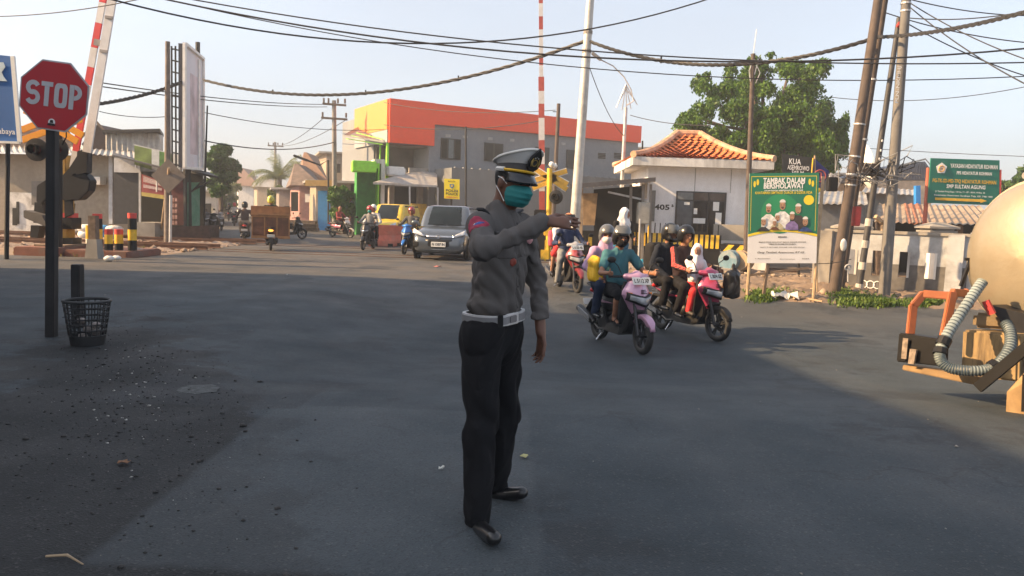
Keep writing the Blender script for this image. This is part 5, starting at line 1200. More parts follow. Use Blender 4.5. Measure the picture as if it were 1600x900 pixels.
W2 = pp(1165, 420, 1177, 84, 23.0, 0); W2[0].z = -.1; t = pole('wooden_pole', 'bare brown pole with cable bracket before the big tree', W2, [.085, .065], POLEB); q = W2[1]; m = MB()
for dx, dz in ((.12, -.3), (-.1, -.5), (.22, -.55)): m.tube([q+Vector((0, -.05, -.15)), q+Vector((dx, -.05, dz)), q+Vector((dx*.5, -.05, dz-.3))], .014, 5)
m.tube([q, q+Vector((.05, 0, .7))], .012, 5); m.build('bracket', STEELW, t, world=True)
W3 = pp(728, 385, 728, 198, 40); W3[0].z = -.1; pole('thin_post', 'thin black post before the grey building, right of the yellow sign', W3, [.06, .05], DARKM)
W4 = pp(1002, 330, 1004, 220, 36); pole('thin_post', 'short dark post standing behind the booth roof on the left', W4, [.05, .04], DARKM)
W5 = pp(317, 356, 324, 165, 33); W5[0].z = -.1; pole('thin_post', 'thin dark pole rising beside the green door right of the billboard', W5, [.06, .03], DARKM)
W6 = pp(262, 380, 262, 65, 28); W6[0].z = -.1; t = pole('utility_pole', 'weathered grey pole carrying a diamond sign left of the billboard', W6, [.13, .08], pm('wood_grey_pole', (.16, .13, .11), .85, var=.3), group='poles left of the street')
m = MB(); c = at(263, 275, 27.7); m.slab([c+Vector((0, 0, .62)), c+Vector((-.62, 0, 0)), c+Vector((0, 0, -.62)), c+Vector((.62, 0, 0))], (0, 1, 0), .02); m.build('diamond_plate', pm('dull_sign_back', (.12, .10, .085), .7), t, world=True)
t = pole('bamboo_pole', 'pale bamboo pole leaning against the diamond sign pole', [gp(250, 374)+Vector((0, 0, -.05)), at(264, 262, 27.5)], [.045, .04], WOODL)
W8 = pp(266, 380, 267, 305, 27.4); W8[0].z = -.1; pole('thin_post', 'grey pipe post beside the diamond sign pole', W8, [.05, .05], STEELW)
# electric poles down the street
def epole(u, vt, vb, Y, arms, lab, r_):
    a = at(u, vb, Y); a.z = -.1; b = at(u-1, vt, Y); t = pole('utility_pole', lab, [a, b], [r_, r_*.75], POLEC, group='electric poles along the street')
    for (v, w, ins) in arms:
        c = at(u, v, Y); h_ = w*Y/1200; m = MB(); m.bar(c+Vector((-h_, -.1, 0)), c+Vector((h_, -.1, -.05)), .12, .12)
        for s_ in ins: q = c+Vector((h_*s_, -.1, .06)); m.cyl(q, q+Vector((0, 0, .28)), .06, n=8)
        m.build('cross_arm', pm('dark_brown_arm', (.08, .06, .05), .8), t, world=True)
    return t
epole(523, 157, 366, 48, ((163, 18, (-.9, -.5, .3, .9)), (185, 20, (-.9, .9))), 'tall concrete electric pole with two cross arms before the round tree', .17)
epole(431, 222, 340, 85, ((228, 12, (-.9, -.3, .3, .9)),), 'distant electric pole above the palm tree', .17)
epole(396, 266, 340, 110, ((276, 12, (-.9, 0, .9)),), 'farthest electric pole, small and hazy left of the palm', .18)
t = thing('street_lamp', 'street lamp arm reaching over the low houses left of the electric pole', 'street lamp', (at(513, 350, 46).x, 46, 0)); m = MB(); m.tube([at(513, 350, 46)*1, at(513, 250, 46), at(500, 258, 46), at(468, 246, 46)], .06, 6); m.build('post', DARKM, t, world=True); m = MB(); m.box(at(470, 247, 46), (.9, .3, .14), rot=Matrix.Rotation(R(18), 3, 'Y')); m.build('lamp_head', DARKM, t, world=True, bevel=.04)

# ------------------------------------------------------------ cables
CBL = pm('cable_black', (.022, .022, .025), .6)
def cable(lab, a, b, sag, rad=.02, tw=0, nseg=26, clips=0):
    a = Vector(a); b = Vector(b); pts = []
    for i in range(nseg+1):
        f = i/nseg; p = a.lerp(b, f); p.z -= sag*4*f*(1-f); pts.append(p)
    if not tw: m = MB(); m.tube(pts, rad, 6)
    else:
        m = MB(); N_ = nseg*6
        for ph in (0, 2.1, 4.2):
            q = []
            for i in range(N_+1):
                f = i/N_; p = a.lerp(b, f); p.z -= sag*4*f*(1-f); an = f*tw+ph; q.append(p+Vector((0, math.cos(an), math.sin(an)))*rad*.9)
            m.tube(q, rad*.75, 5)
    for k in range(clips):
        p = pts[int((k+1)*nseg/(clips+1))]; m.box(p+Vector((0, 0, .02)), (.04, .05, .16))
    return tag(m.build('overhead_cable', CBL, smooth=True), lab, 'cable', 'overhead cables')
top1 = at(917, 63, 21.5)
cable('thick twisted cable swooping from the billboard to the tall pale pole', at(318, 125, 29), top1, .95, .034, 90, clips=3)
cable('thick twisted cable from the tall pale pole to the leaning poles', top1, at(1372, 58, 16.9), .62, .031, 90, clips=2)
cable('thick twisted cable rising from the leaning poles out of the right edge', at(1372, 58, 16.9), at(1640, 8, 12), .1, .026, 60)
cable('thick cable from the barrier arm side to the billboard', at(150, 163, 25), at(285, 128, 29), .1, .04, 40)
cable('upper black cable crossing the whole sky just under the top edge', at(120, -16, 15), at(1120, -6, 19), 1.05, .018)
cable('second black cable below the upper one, reaching the right edge', at(210, -12, 16), at(1660, 70, 15), .75, .018)
cable('third black cable, close under the second one', at(200, -20, 17), at(1660, 96, 16), .55, .015)
cable('fourth thin cable fanning out from the bundle to the right edge', at(240, -6, 18), at(1660, 116, 17), .75, .012)
cable('thin cable crossing the open sky at mid height on the right', at(1300, 152, 30), at(1650, 125, 26), .35, .014)
cable('thin low cable over the green school sign', at(1330, 230, 36), at(1680, 247, 30), .05, .014)
for i, (u0, v0, u1, v1) in enumerate(((1418, 8, 1640, 150), (1418, 2, 1650, 108), (1419, 28, 1650, 8), (1384, 20, 1650, 70), (1420, 38, 1650, 132), (1418, -2, 1650, 24))):
    cable(('steep thin cable falling from the grey pole to the right edge', 'middle slanting cable of the fan right of the grey pole', 'cable rising slightly from the grey pole to the right', 'faint cable nearly level right of the grey pole', 'lower slanting cable of the fan right of the grey pole', 'highest cable right of the grey pole')[i], at(u0, v0, 17), at(u1, v1, 13+i), .12, .012)
cable('thin wire hanging from the pale pole towards the booth', at(921, 105, 21.5), at(975, 212, 29), .25, .012)
cable('pair wire from the barrier side to the first electric pole, upper', at(150, 128, 26), at(511, 163, 48), .2, .022)
cable('pair wire from the barrier side to the first electric pole, lower', at(150, 134, 26), at(511, 167, 48), .2, .022)
cable('long wire from the first electric pole along the far street', at(505, 185, 48), at(431, 228, 85), .4, .022)
cable('second long wire from the first electric pole down the street', at(541, 187, 48), at(440, 228, 85), .4, .022)
cable('sagging wire across the street from the thin dark pole', at(320, 220, 33), at(523, 222, 48), .4, .028)
cable('upper wire across the street from the thin dark pole', at(320, 176, 33), at(600, 202, 45), .3, .018)
cable('wire passing before the orange parapet band', at(600, 195, 44.5), at(848, 188, 40), .35, .02)
cable('thin wire from the wooden pole to the street lamp', at(868, 172, 34), at(600, 160, 44), .3, .016)
cable('wire from the booth side to the dark post at right', at(985, 180, 30), at(1110, 196, 24), .1, .014)
cable('wire left of the billboard reaching the barrier arm', at(155, 174, 27), at(262, 182, 28), .1, .014)
cable('thin wire at the upper left crossing behind the barrier arms', at(-20, 26, 20), at(230, -4, 18), .1, .012)
cable('low wire from the leaning poles to the banner post', at(1330, 405, 16.3), at(1275, 412, 16), .03, .008)

# ------------------------------------------------------------ billboard
t = thing('billboard', 'tall white billboard seen from the side with ladder rungs on its back', 'billboard', (-12.4, 29.6, 0))
A0, A1 = at(286, 68, 29), at(286, 262, 29); B0, B1 = at(315, 92, 33.6), at(315, 264, 33.6); nb = (B0-A0).cross(A1-A0).normalized()
if nb.x < 0: nb = -nb
m = MB(); m.slab([A0, B0, B1, A1], -nb, .16); m.build('dark_box', pm('billboard_side', (.05, .05, .06), .6), t, world=True)
def bpt(s_, tt): return (A0.lerp(A1, tt)).lerp(B0.lerp(B1, tt), s_)
m = MB(); m.slab([bpt(.0, .0)+nb*.005, bpt(1, .0)+nb*.005, bpt(1, 1.)+nb*.005, bpt(0, 1)+nb*.005], nb, .03); m.build('poster', pm('faded_poster', (.62, .62, .68), .6, var=.06, scale=.6, dirt=(.6, .46, .46), dscale=.35, damt=.6), t, world=True)
m = MB(); m.slab([bpt(.3, .2)+nb*.037, bpt(.72, .2)+nb*.037, bpt(.72, .88)+nb*.037, bpt(.3, .88)+nb*.037], nb, .003); m.build('poster_figure', pm('faded_print', (.50, .42, .46), .6, var=.4, scale=1.1), t, world=True)
m = MB()
for a_, b_ in (((0, 0), (1, 0)), ((1, 0), (1, 1)), ((0, 1), (1, 1)), ((0, 0), (0, 1)), ((.72, .04), (.72, 1))): m.bar(bpt(*a_)+nb*.06, bpt(*b_)+nb*.06, .16, .1)
m.build('white_frame', WHITEP, t, world=True)
m = MB()
for u in (268, 274): m.tube([at(u, 72, 29.1), at(u+1, 262, 29.1)], .035, 5)
for k in range(11): m.tube([at(268, 76+k*18, 29.1), at(282, 79+k*18, 29.1)], .03, 5)
m.build('ladder', DARKM, t, world=True)
for a_, b_, r_ in ((at(309, 92, 33), at(309, 66, 33), .1), (at(292, 262, 30.4), at(294, 378, 30.4), .16)): m = MB(); m.tube([a_, b_], r_, 8); m.build('column', DARKM, t, world=True)

# ------------------------------------------------------------ stop sign
gs_ = gp(80, 526); YS_ = gs_.y; t = thing('stop_sign', 'red octagonal STOP sign on a square black post at left', 'road sign', gs_)
c = at(85, 150, YS_-.06); ex = (at(140, 157, YS_-.06)-at(30, 142, YS_-.06)).normalized()
m = MB(); tp = at(83, 196, YS_); m.bar(gs_-Vector((0, 0, .1)), tp+Vector((0, 0, .2)), .095, .095); m.build('post', pm('charcoal_post', (.022, .02, .02), .6, var=.4, scale=5), t, world=True, bevel=.008)
ez = Vector((0, 0, 1)); ez = (ez-ex*ez.dot(ex)).normalized(); en = ex.cross(ez); en = en if en.y < 0 else -en
rO = .384
def octo(r_): return [c+ex*(r_*math.cos(R(22.5+45*k)))+ez*(r_*math.sin(R(22.5+45*k))) for k in range(8)]
m = MB(); m.slab(octo(rO), en, .006); m.build('rim', pm('sign_rim', (.45, .45, .46), .5), t, world=True)
m = MB(); m.slab([p+en*.0085 for p in octo(rO*.955)], en, .002); m.build('panel', pm('stop_red', (.48, .025, .035), .45, var=.12, scale=1.5, dirt=(.38, .06, .06), dscale=2, damt=.5), t, world=True)
m = MB(); wl = .135
def blk(x0, x1, z0, z1): m.slab([c+ex*x+ez*z+en*.013 for x, z in ((x0, z0), (x1, z0), (x1, z1), (x0, z1))], en, .002)
H0, H1, th = -.115, .135, .047
m.slab([c+ex*x+ez*z+en*.013 for x, z in ((-.132, H1), (-.012, H1), (-.012, H1-th), (-.132, H1-th))], en, .002); blk(-.096, -.048, H0, H1-th-.001)
def ringpoly(x0, x1, z0, z1, th, ns=7):
    cx_, cz_ = (x0+x1)/2, (z0+z1)/2; n = 28
    for k in range(n):
        P4 = []
        for (kk, s_) in ((k, 1), (k+1, 1), (k+1, 0), (k, 0)):
            a = 2*math.pi*kk/n; hw_ = (x1-x0)/2-(0 if s_ else th); hh = (z1-z0)/2-(0 if s_ else th); e = .5
            X_ = abs(math.cos(a))**e*math.copysign(1, math.cos(a))*hw_; Z_ = abs(math.sin(a))**e*math.copysign(1, math.sin(a))*hh; P4.append(c+ex*(cx_+X_)+ez*(cz_+Z_)+en*.013)
        m.slab(P4, en, .002)
ringpoly(.005, .142, H0, H1, th)
blk(.16, .208, H0, H1)
for k in range(12):
    P4 = []
    for (kk, s_) in ((k, 1), (k+1, 1), (k+1, 0), (k, 0)):
        a = -math.pi/2+math.pi*kk/12; rx = .08 if s_ else .036; rz_ = .078 if s_ else .034; P4.append(c+ex*(.21+rx*math.cos(a))+ez*(H1-.078+rz_*math.sin(a))+en*.013)
    m.slab(P4, en, .002)
# letter S as a swept band
sp = []
for k in range(13): a = R(25+k*(245)/12); sp.append((-.215+.052*math.cos(a), H1-.075+.052*math.sin(a)))
for k in range(13): a = R(90-k*245/12); sp.append((-.215+.055*math.cos(a), H0+.078+.055*math.sin(a)))
sp = [p for k, p in enumerate(sp) if k == 0 or math.hypot(p[0]-sp[k-1][0], p[1]-sp[k-1][1]) > .002]
eA = []; eB = []
for k in range(len(sp)):
    d = Vector((sp[min(k+1, len(sp)-1)][0]-sp[max(k-1, 0)][0], sp[min(k+1, len(sp)-1)][1]-sp[max(k-1, 0)][1])).normalized(); q = Vector((-d.y, d.x))*th/2; eA.append((sp[k][0]+q.x, sp[k][1]+q.y)); eB.append((sp[k][0]-q.x, sp[k][1]-q.y))
PT = lambda p: c+ex*p[0]+ez*p[1]+en*.015
for k in range(len(sp)-1): m.add([PT(eA[k]), PT(eA[k+1]), PT(eB[k+1]), PT(eB[k])], [(0, 1, 2, 3)])
m.build('lettering', pm('aged_reflective_white', (.50, .50, .52), .55, var=.1), t, world=True)
m = MB(); q = c-ez*.27+en*.012; m.cyl(q, q+en*.003, .036, n=18); m.build('emblem', TXTW, t, world=True); m = MB(); m.slab([q+ex*x+ez*z+en*.0035 for x, z in ((-.045, -.035), (.045, -.035), (.03, -.012), (-.03, -.012))], en, .002); m.slab([q+ex*x+ez*z+en*.0036 for x, z in ((-.018, -.008), (.018, -.008), (.014, .022), (-.014, .022))], en, .002); m.build('emblem_mark', INK, t, world=True)
m = MB(); m.tube([tp+Vector((.16, -.04, .02)), tp+Vector((.17, -.06, -.12)), tp+Vector((.12, -.05, -.2))], .006, 5); m.build('loose_wire', BLACK, t, world=True)

# ------------------------------------------------------------ waste basket and its post
gb_ = gp(137, 538); kx = gb_.y/1200
t = thing('litter_bin', 'black plastic lattice waste basket hung on a short black post', 'litter bin', gb_); hB = .45; r0, r1 = .155, .215
m = MB(); nU, nV = 22, 6; PLB = pm('bin_plastic', (.02, .02, .021), .55, var=.3)
def rb(z): return r0+(r1-r0)*z/hB
for k in range(nU):
    a = 2*math.pi*k/nU; e = Vector((math.cos(a), math.sin(a), 0)); m.bar(e*rb(.1)+Vector((0, 0, .1)), e*rb(hB)+Vector((0, 0, hB)), .016, .006)
for k in range(nV+1): z = .1+(hB-.1)*k/nV; m.torus((0, 0, z), (0, 0, 1), rb(z), .0075, 28, 5)
m.build('lattice', PLB, t)
m = MB(); m.lathe([(0, .0), (r0, 0), (rb(.1)+.004, .1), (rb(.1)-.004, .1), (r0-.006, .008), (0, .006)], n=28); m.build('solid_base', PLB, t, smooth=True)
m = MB(); m.torus((0, 0, hB), (0, 0, 1), r1, .016, 32, 7); m.build('rim', PLB, t, smooth=True)
m = MB(); rr_ = random.Random(1)
for i in range(9): a = rr_.uniform(0, 6.28); m.ell((.1*math.cos(a)*rr_.random(), .1*math.sin(a)*rr_.random(), .06+rr_.random()*.22), (.05, .04, .03), 8, 6, Matrix.Rotation(rr_.random()*3, 3, 'X'))
tag(m.build('rubbish', pm('rubbish', (.28, .24, .22), .8, var=.8, scale=12), t), None)
gpst = gp(122, 512); m = MB(); tp = at(121, 413, gpst.y); m.bar(gpst-Vector((0, 0, .1)), tp, .115, .1); tag(m.build('short_post', pm('charcoal_post', (.022, .02, .02), .6), bevel=.008), 'short black square post standing behind the waste basket', 'post')

# ------------------------------------------------------------ level crossing gear, left
YB1 = 21.; gx = at(110, 398, YB1).x
isl = thing('crossing_island', 'low red painted kerb island carrying the left barrier machine', 'kerb island', (gx, YB1, 0))
m = MB(); m.bb((at(30, 400, 20).x, 19.75, -.05), (at(98, 400, 20).x, 22.2, .2)); m.bb((at(101, 400, 20).x, 19.95, -.05), (at(200, 400, 20).x, 21.9, .15)); m.build('kerb', BRICKR, isl, world=True, bevel=.03)
m = MB(); m.bb((at(46, 400, 20).x, 20.2, .2), (at(94, 400, 20).x, 22., .25)); m.build('fill', DIRT, isl, world=True)
lb = thing('barrier_machine', 'black crossing barrier machine with counterweight and raised red and white arms', 'level crossing barrier', (gx, YB1, 0))
m = MB(); m.bb((at(97, 400, YB1).x, YB1-.2, 0), (at(112, 400, YB1).x, YB1+.2, at(100, 243, YB1).z)); m.build('column', pm('ochre_column', (.45, .26, .04), .6, dirt=(.1, .07, .04), dscale=2, damt=.6), lb, world=True, bevel=.02)
YF = YB1-.22
for (v0, v1) in ((340, 358), (372, 395)): m = MB(); m.bb((at(96, 350, YF).x, YF-.02, at(105, v1, YF).z), (at(113, 350, YF).x, YF+.44, at(105, v0, YF).z)); m.build('black_band', BLACK, lb, world=True)
m = MB(); m.bb((at(96, 350, YF).x, YF-.025, at(105, 340, YF).z), (at(113, 350, YF).x, YF+.3, at(105, 333, YF).z)); m.build('red_band', REDP, lb, world=True)
def poly(mb, pts, Y, d, sgn=1): mb.slab([at(u, v, Y) for u, v in pts], (0, sgn, 0), d); return mb
m = MB(); poly(m, [(88, 284), (108, 262), (133, 272), (141, 282), (138, 298), (124, 312), (100, 314), (84, 300)], YB1-.35, .35); poly(m, [(57, 290), (92, 268), (98, 284), (66, 318), (56, 316)], YB1-.3, .3); m.build('gear_housing', DARKM, lb, world=True, bevel=.02)
m = MB(); poly(m, [(120, 236), (137, 232), (136, 270), (118, 274)], YB1-.4, .25); poly(m, [(108, 262), (122, 240), (120, 270), (112, 275)], YB1-.38, .2); m.build('arm_clamp', DARKM, lb, world=True, bevel=.015)
m = MB(); poly(m, [(36, 328), (66, 336), (75, 352), (70, 354), (36, 340)], YB1-.6, .5); m.build('counterweight', pm('counterweight_grey', (.12, .11, .10), .7, .3), lb, world=True, bevel=.02)
m = MB(); poly(m, [(54, 316), (64, 316), (72, 350), (52, 348)], YB1-.3, .2); poly(m, [(48, 352), (62, 353), (58, 372), (47, 371)], YB1-.4, .3); poly(m, [(100, 300), (111, 300), (113, 335), (101, 340)], YB1-.32, .08); poly(m, [(108, 318), (114, 318), (108, 390), (102, 390)], YB1+.3, .12); m.build('linkage', DARKM, lb, world=True)
def arm(nm, pts0, pts1, w, cols, par, th=.10):
    a, b = Vector(pts0), Vector(pts1); n = len(cols)
    mats = [WHITEP, REDP]
    for k, cidx in enumerate(cols):
        m_.k = cidx; m_.bar(a.lerp(b, k/n), a.lerp(b, (k+1)/n-.0005), w, th)
m_ = MB(); a0 = at(114, 262, YB1-.25); a1 = at(161, 0, YB1-.25); dA = (a1-a0); L_ = dA.length
full = a0+dA*1.35
m_.k = 0; segs = [(0, .1, 0), (.1, .29, 1), (.29, .40, 0), (.40, .535, 0), (.535, .63, 1), (.63, .71, 0), (.71, .855, 1), (.855, .99, 0), (.99, 1.1, 1), (1.1, 1.35, 0)]
segs = [(0, .1, 0), (.1, .33, 1), (.33, .42, 0), (.42, .60, 1) if False else (.33, .47, 0), (.47, .60, 1), (.60, .72, 0), (.72, .865, 1), (.865, .985, 0), (.985, 1.12, 1), (1.12, 1.35, 0)]
segs = [(0, .1, 0), (.1, .4, 1), (.4, .5, 0), (.5, .605, 1), (.605, .72, 0), (.72, .865, 1), (.865, .985, 0), (.985, 1.12, 1), (1.12, 1.35, 0)]
for (f0, f1, k) in segs: m_.k = k; m_.bar(a0+dA*f0, a0+dA*(f1-.0008), .06, .17)
m_.build('striped_arm', [pm('arm_white', (.72, .70, .68), .5, var=.06, dirt=(.5, .45, .4), dscale=2), pm('arm_red', (.66, .05, .055), .5, var=.1)], lb, world=True)
m = MB(); b0 = at(136, 238, YB1-.45); b1 = at(175, 0, YB1-.45); m.bar(b0, b0+(b1-b0)*1.35, .06, .22); m.build('white_arm', MATS['arm_white'], lb, world=True)
m = MB(); q = at(160, 68, YB1-.4); m.bar(q+Vector((-.2, 0, .03)), q+Vector((.16, 0, -.03)), .1, .16); q = at(170, 27, YB1-.5); m.bar(q+Vector((-.1, 0, .01)), q+Vector((.1, 0, -.01)), .04, .07); q = at(162, 80, YB1-.5); m.bar(q+Vector((-.1, 0, .01)), q+Vector((.1, 0, -.01)), .03, .07); m.build('spacer', pm('tape_grey', (.32, .29, .27), .8), lb, world=True)
# crossbuck with flashing lights behind the stop sign
cbk = thing('crossbuck_signal', 'orange crossbuck with two black round lamps behind the STOP sign', 'crossing signal', (at(88, 400, 20.).x, 20., 0)); YC = 19.9
m = MB()
for (a_, b_) in (((34, 203), (124, 168)), ((34, 219), (128, 186)), ((38, 172), (122, 222)), ((60, 172), (130, 212))): m.bar(at(*a_, YC), at(*b_, YC), .03, .17)
m.build('cross_boards', pm('orange_reflective', (.90, .36, .02), .45, var=.1), cbk, world=True, bevel=.01)
for u in (58, 90): q = at(u, 234, YC-.1); m = MB(); m.lathe([(0, 0), (.29, 0), (.29, -.04), (.13, -.05), (.13, -.25), (.11, -.25), (.11, -.07), (0, -.07)], q, (0, 1, 0), 24); m.build('signal_lamp', BLACK, cbk, world=True, smooth=True)
for u in (58, 90): q = at(u, 234, YC-.18); m = MB(); m.cyl(q, q+Vector((0, -.02, 0)), .1, n=16); m.build('signal_lens', pm('unlit_red_lens', (.12, .01, .01), .15), cbk, world=True)
m = MB(); m.tube([(at(94, 400, 20.1).x, 20.1, 0), at(94, 180, 20.1)], .06, 8); m.build('post', DARKM, cbk, world=True)
# bollards: red cap, black body, yellow band
def bollard(u, vt, vb, w, lab, pat, Y=None):
    p = gp(u, vb) if Y is None else at(u, vb, Y); p.z = max(p.z, 0); k_ = p.y/1200; top = at(u, vt, p.y).z; rad = w*k_/2; t = thing('bollard', lab, 'bollard', (p.x, p.y, 0), 0, 'painted concrete bollards on the crossing island'); z = 0; hh = top
    for (f0, f1, mt, nm) in pat:
        m = MB(); m.cyl((0, 0, hh*f0), (0, 0, hh*f1-(.0 if f1 == 1 else .001)), rad, n=18); m.build(nm, mt, t, smooth=True)
    return t
TALL = [(0, .37, BLACK, 'black_base'), (.37, .62, YEL, 'yellow_band'), (.62, .88, BLACK, 'black_band'), (.88, 1, REDP, 'red_cap')]
SHORT = [(0, .46, BLACK, 'black_base'), (.46, .8, YEL, 'yellow_band'), (.8, 1, REDP, 'red_cap')]
bollard(207, 333, 391, 13, 'tall black and yellow bollard with red cap, nearest the road', TALL, 20.6)
bollard(170, 358, 393, 12.5, 'short yellow bollard with red cap, left of the two short ones', SHORT, 20.3)
bollard(186, 358, 391, 12.5, 'short faded yellow bollard with red cap, right of the two short ones', SHORT, 20.6)
bollard(153, 334, 391, 14, 'tall bollard half hidden behind a brown square post', TALL, 21.0)
bollard(141, 352, 391, 12, 'low yellow bollard hidden behind the brown square post', [(0, .5, WHITEP, 'white_base'), (.5, 1, YEL, 'yellow_band')], 21.4)
p = at(148, 408, 19.4); m = MB(); m.bar((p.x, 19.4, .0), at(146, 337, 19.4), .19, .19); t = m.build('wooden_post', WOODG, bevel=.01); tag(t, 'square brown post with grey concrete foot before the bollards', 'post'); m = MB(); m.loft([[(p.x+s*w, 19.4+q*w, z) for s, q in ((-1, -1), (1, -1), (1, 1), (-1, 1))] for w, z in ((.17, -.05), (.12, .48))]); m.build('concrete_foot', CONC, t)
def rock(u, v, sx, lab, seed, mt=CONC):
    p = gp(u, v); r = np.random.default_rng(seed); m = MB(); m.ell((p.x, p.y, .08), (sx, sx*.7, sx*.55), 12, 8)
    for i, q in enumerate(m.v): m.v[i] = q+Vector(r.normal(size=3)*sx*.06)
    tag(m.build('stone', mt, smooth=60), lab, 'stone')
rock(213, 398, .22, 'pale angular stone at the foot of the tall bollard', 1); rock(170, 409, .13, 'whitish stone lump on the road below the red kerb', 2, WHITEP); rock(182, 408, .11, 'second small whitish lump on the road below the kerb', 3, WHITEP); rock(122, 366, .3, 'grey boulder beside the rails under the cream house', 4)
# sacks on the step
for u, mt, lab in ((135, WHITEP, 'white tied sack on the ground before the cream house'), (160, pm('blue_cloth', (.05, .25, .5), .8), 'blue bundle between the bollards and the cream wall'), (178, pm('striped_sack', (.55, .52, .48), .8, var=.5, scale=9), 'pale striped sack by the concrete step')):
    p = at(u, 350, 28.5); m = MB(); m.ell((p.x, 28.5, .40), (.34, .3, .16), 14, 8); m.ell((p.x, 28.5, .18), (.3, .3, .2), 14, 8); tag(m.build('sack', mt, smooth=True), lab, 'sack')

# ------------------------------------------------------------ level crossing gear, centre
YR = 27.
rb_ = thing('barrier_gate', 'upright red and white striped crossing barrier arm right of the officer', 'level crossing barrier', (at(848, 380, YR).x, YR, 0))
m = MB(); A1_ = at(847, 330, YR); A2_ = at(845, 0, YR); dd = A2_-A1_; s_ = [(0, 1, 0)]; y = 330.
lst = [(330, 298, 1), (298, 278, 0), (278, 255, 1), (255, 237, 0), (237, 217, 1), (217, 182, 0), (182, 160, 1), (160, 140, 0), (140, 118, 1), (118, 100, 0), (100, 82, 1), (82, 68, 0), (68, 45, 0), (45, 25, 1), (25, 5, 0), (5, -20, 1), (-20, -60, 0), (-60, -90, 1)]
for (v0, v1, k) in lst:
    m.k = k; f0 = (330-v0)/330; f1 = (330-v1)/330; w = .2 if v0 > 120 else .14
    m.bar(A1_+dd*f0, A1_+dd*(f1-.0006), .05, w)
m.build('striped_arm', [MATS['arm_white'], pm('arm_dull_red', (.46, .08, .06), .6, var=.15)], rb_, world=True)
m = MB(); m.bb((A1_.x-.28, YR-.3, 0), (A1_.x+.25, YR+.3, A1_.z+.05)); m.bar(A1_+Vector((-.05, -.1, .0)), A1_+Vector((-.1, -.1, -.5)), .25, .2); m.build('machine_box', DARKM, rb_, world=True, bevel=.03)
cb2 = thing('crossbuck_signal', 'yellow and white crossbuck on a yellow post behind the barrier arm', 'crossing signal', (at(858, 395, 26.4).x, 26.4, 0)); YC2 = 26.3
m = MB(); m.tube([(at(857, 395, 26.4).x, 26.4, 0), at(859, 263, 26.4)], .09, 12); m.build('post', YEL, cb2, world=True, smooth=True)
m = MB(); m2 = MB()
for (a_, b_) in (((833, 262), (886, 296)), ((831, 283), (886, 267)), ((832, 294), (870, 279)), ((862, 274), (887, 288))): m.bar(at(*a_, YC2+.12), at(*b_, YC2+.12), .02, .16); m2.bar(at(*a_, YC2+.145), at(*b_, YC2+.145), .012, .22)
m.build('yellow_boards', pm('sign_yellow', (.75, .42, .04), .5), cb2, world=True); m2.build('white_backing', TXTW, cb2, world=True)
m = MB(); q = at(869, 308, 26.2); m.lathe([(0, 0), (.24, 0), (.24, -.03), (.12, -.05), (.12, -.24), (.1, -.24), (.1, -.06), (0, -.06)], q, (.3, 1, 0), 22); m.ell(q+Vector((0, .12, 0)), .2, 14, 10); m.build('signal_lamp', BLACK, cb2, world=True, smooth=True)
m = MB(); q = at(862, 257, 26.4); m.ell(q, .1, 12, 8); m.ell(q+Vector((.12, 0, -.05)), .08, 12, 8); m.tube([q+Vector((.1, 0, 0)), at(869, 255, 26.4)], .03, 6); m.build('bell', WHITEP, cb2, world=True, smooth=True)
t = thing('yellow_switch_post', 'bright yellow switch box on a short stand behind the riders', 'switch box', (at(853, 395, 25).x, 25, 0)); m = MB(); m.box(at(855, 362, 25), (.22, .2, .26)); m.build('box', YEL, t, world=True, bevel=.02); m = MB(); q = at(853, 375, 25); m.bar((q.x, 25, 0), q, .06, .06); m.box((q.x-.02, 25, .2), (.26, .12, .3)); m.build('stand', YEL, t, world=True)

# ------------------------------------------------------------ yellow police sign
ps = thing('police_sign', 'yellow police notice on a dark post before the grey building', 'sign', (at(706, 350, 36).x, 36, 0)); YP = 36.
u0, v0, u1, v1 = 694, 280, 718, 311
m = MB(); m.slab([at(u0, v0-1, YP), at(u1, v0+.2, YP), at(u1, v1+.5, YP), at(u0, v1-1, YP)], (0, 1, 0), .05); m.build('panel', pm('police_yellow', (.85, .68, .02), .5, var=.04), ps, world=True)
m = MB(); ex_ = Vector((1, 0, -.035)); 
m.text('MAPOLSEK', at(706, 284.5, YP-.012), ex_, (0, 0, 1), .06, .35, bold=.02); m.text('POLISI', at(706, 300.0, YP-.012), ex_, (0, 0, 1), .12, .56, bold=.03); m.text('POLICE', at(706, 305, YP-.012), ex_, (0, 0, 1), .12, .56, bold=.03); m.build('lettering', INK, ps, world=True)
m = MB(); m.text('ASEMROWO', at(706, 309.4, YP-.012), ex_, (0, 0, 1), .065, .6, bold=.02); m.build('red_lettering', REDP, ps, world=True)
m = MB(); q = at(706, 291, YP-.01); m.prism([(0, -.12), (.1, -.02), (.1, .1), (-.1, .1), (-.1, -.02)], .004, frame(q, (1, 0, 0), (0, 0, 1)) @ Matrix.Rotation(R(90), 4, 'X')); m.build('emblem', pm('emblem_blue', (.05, .2, .35), .5), ps, world=True); m = MB(); m.cyl(q+Vector((0, -.012, .02)), q+Vector((0, -.016, .02)), .05, n=14); m.build('emblem_disc', YEL, ps, world=True)
m = MB(); m.tube([(at(704, 360, YP+.1).x, YP+.1, 0), at(706, 282, YP+.1)], .05, 8); m.build('post', DARKM, ps, world=True)
m = MB(); m.box(at(724, 327, 38), (.6, .08, .3)); tag(m.build('small_green_sign', pm('green_sign', (.02, .4, .22), .5)), 'small bright green sign low behind the grey car', 'sign')

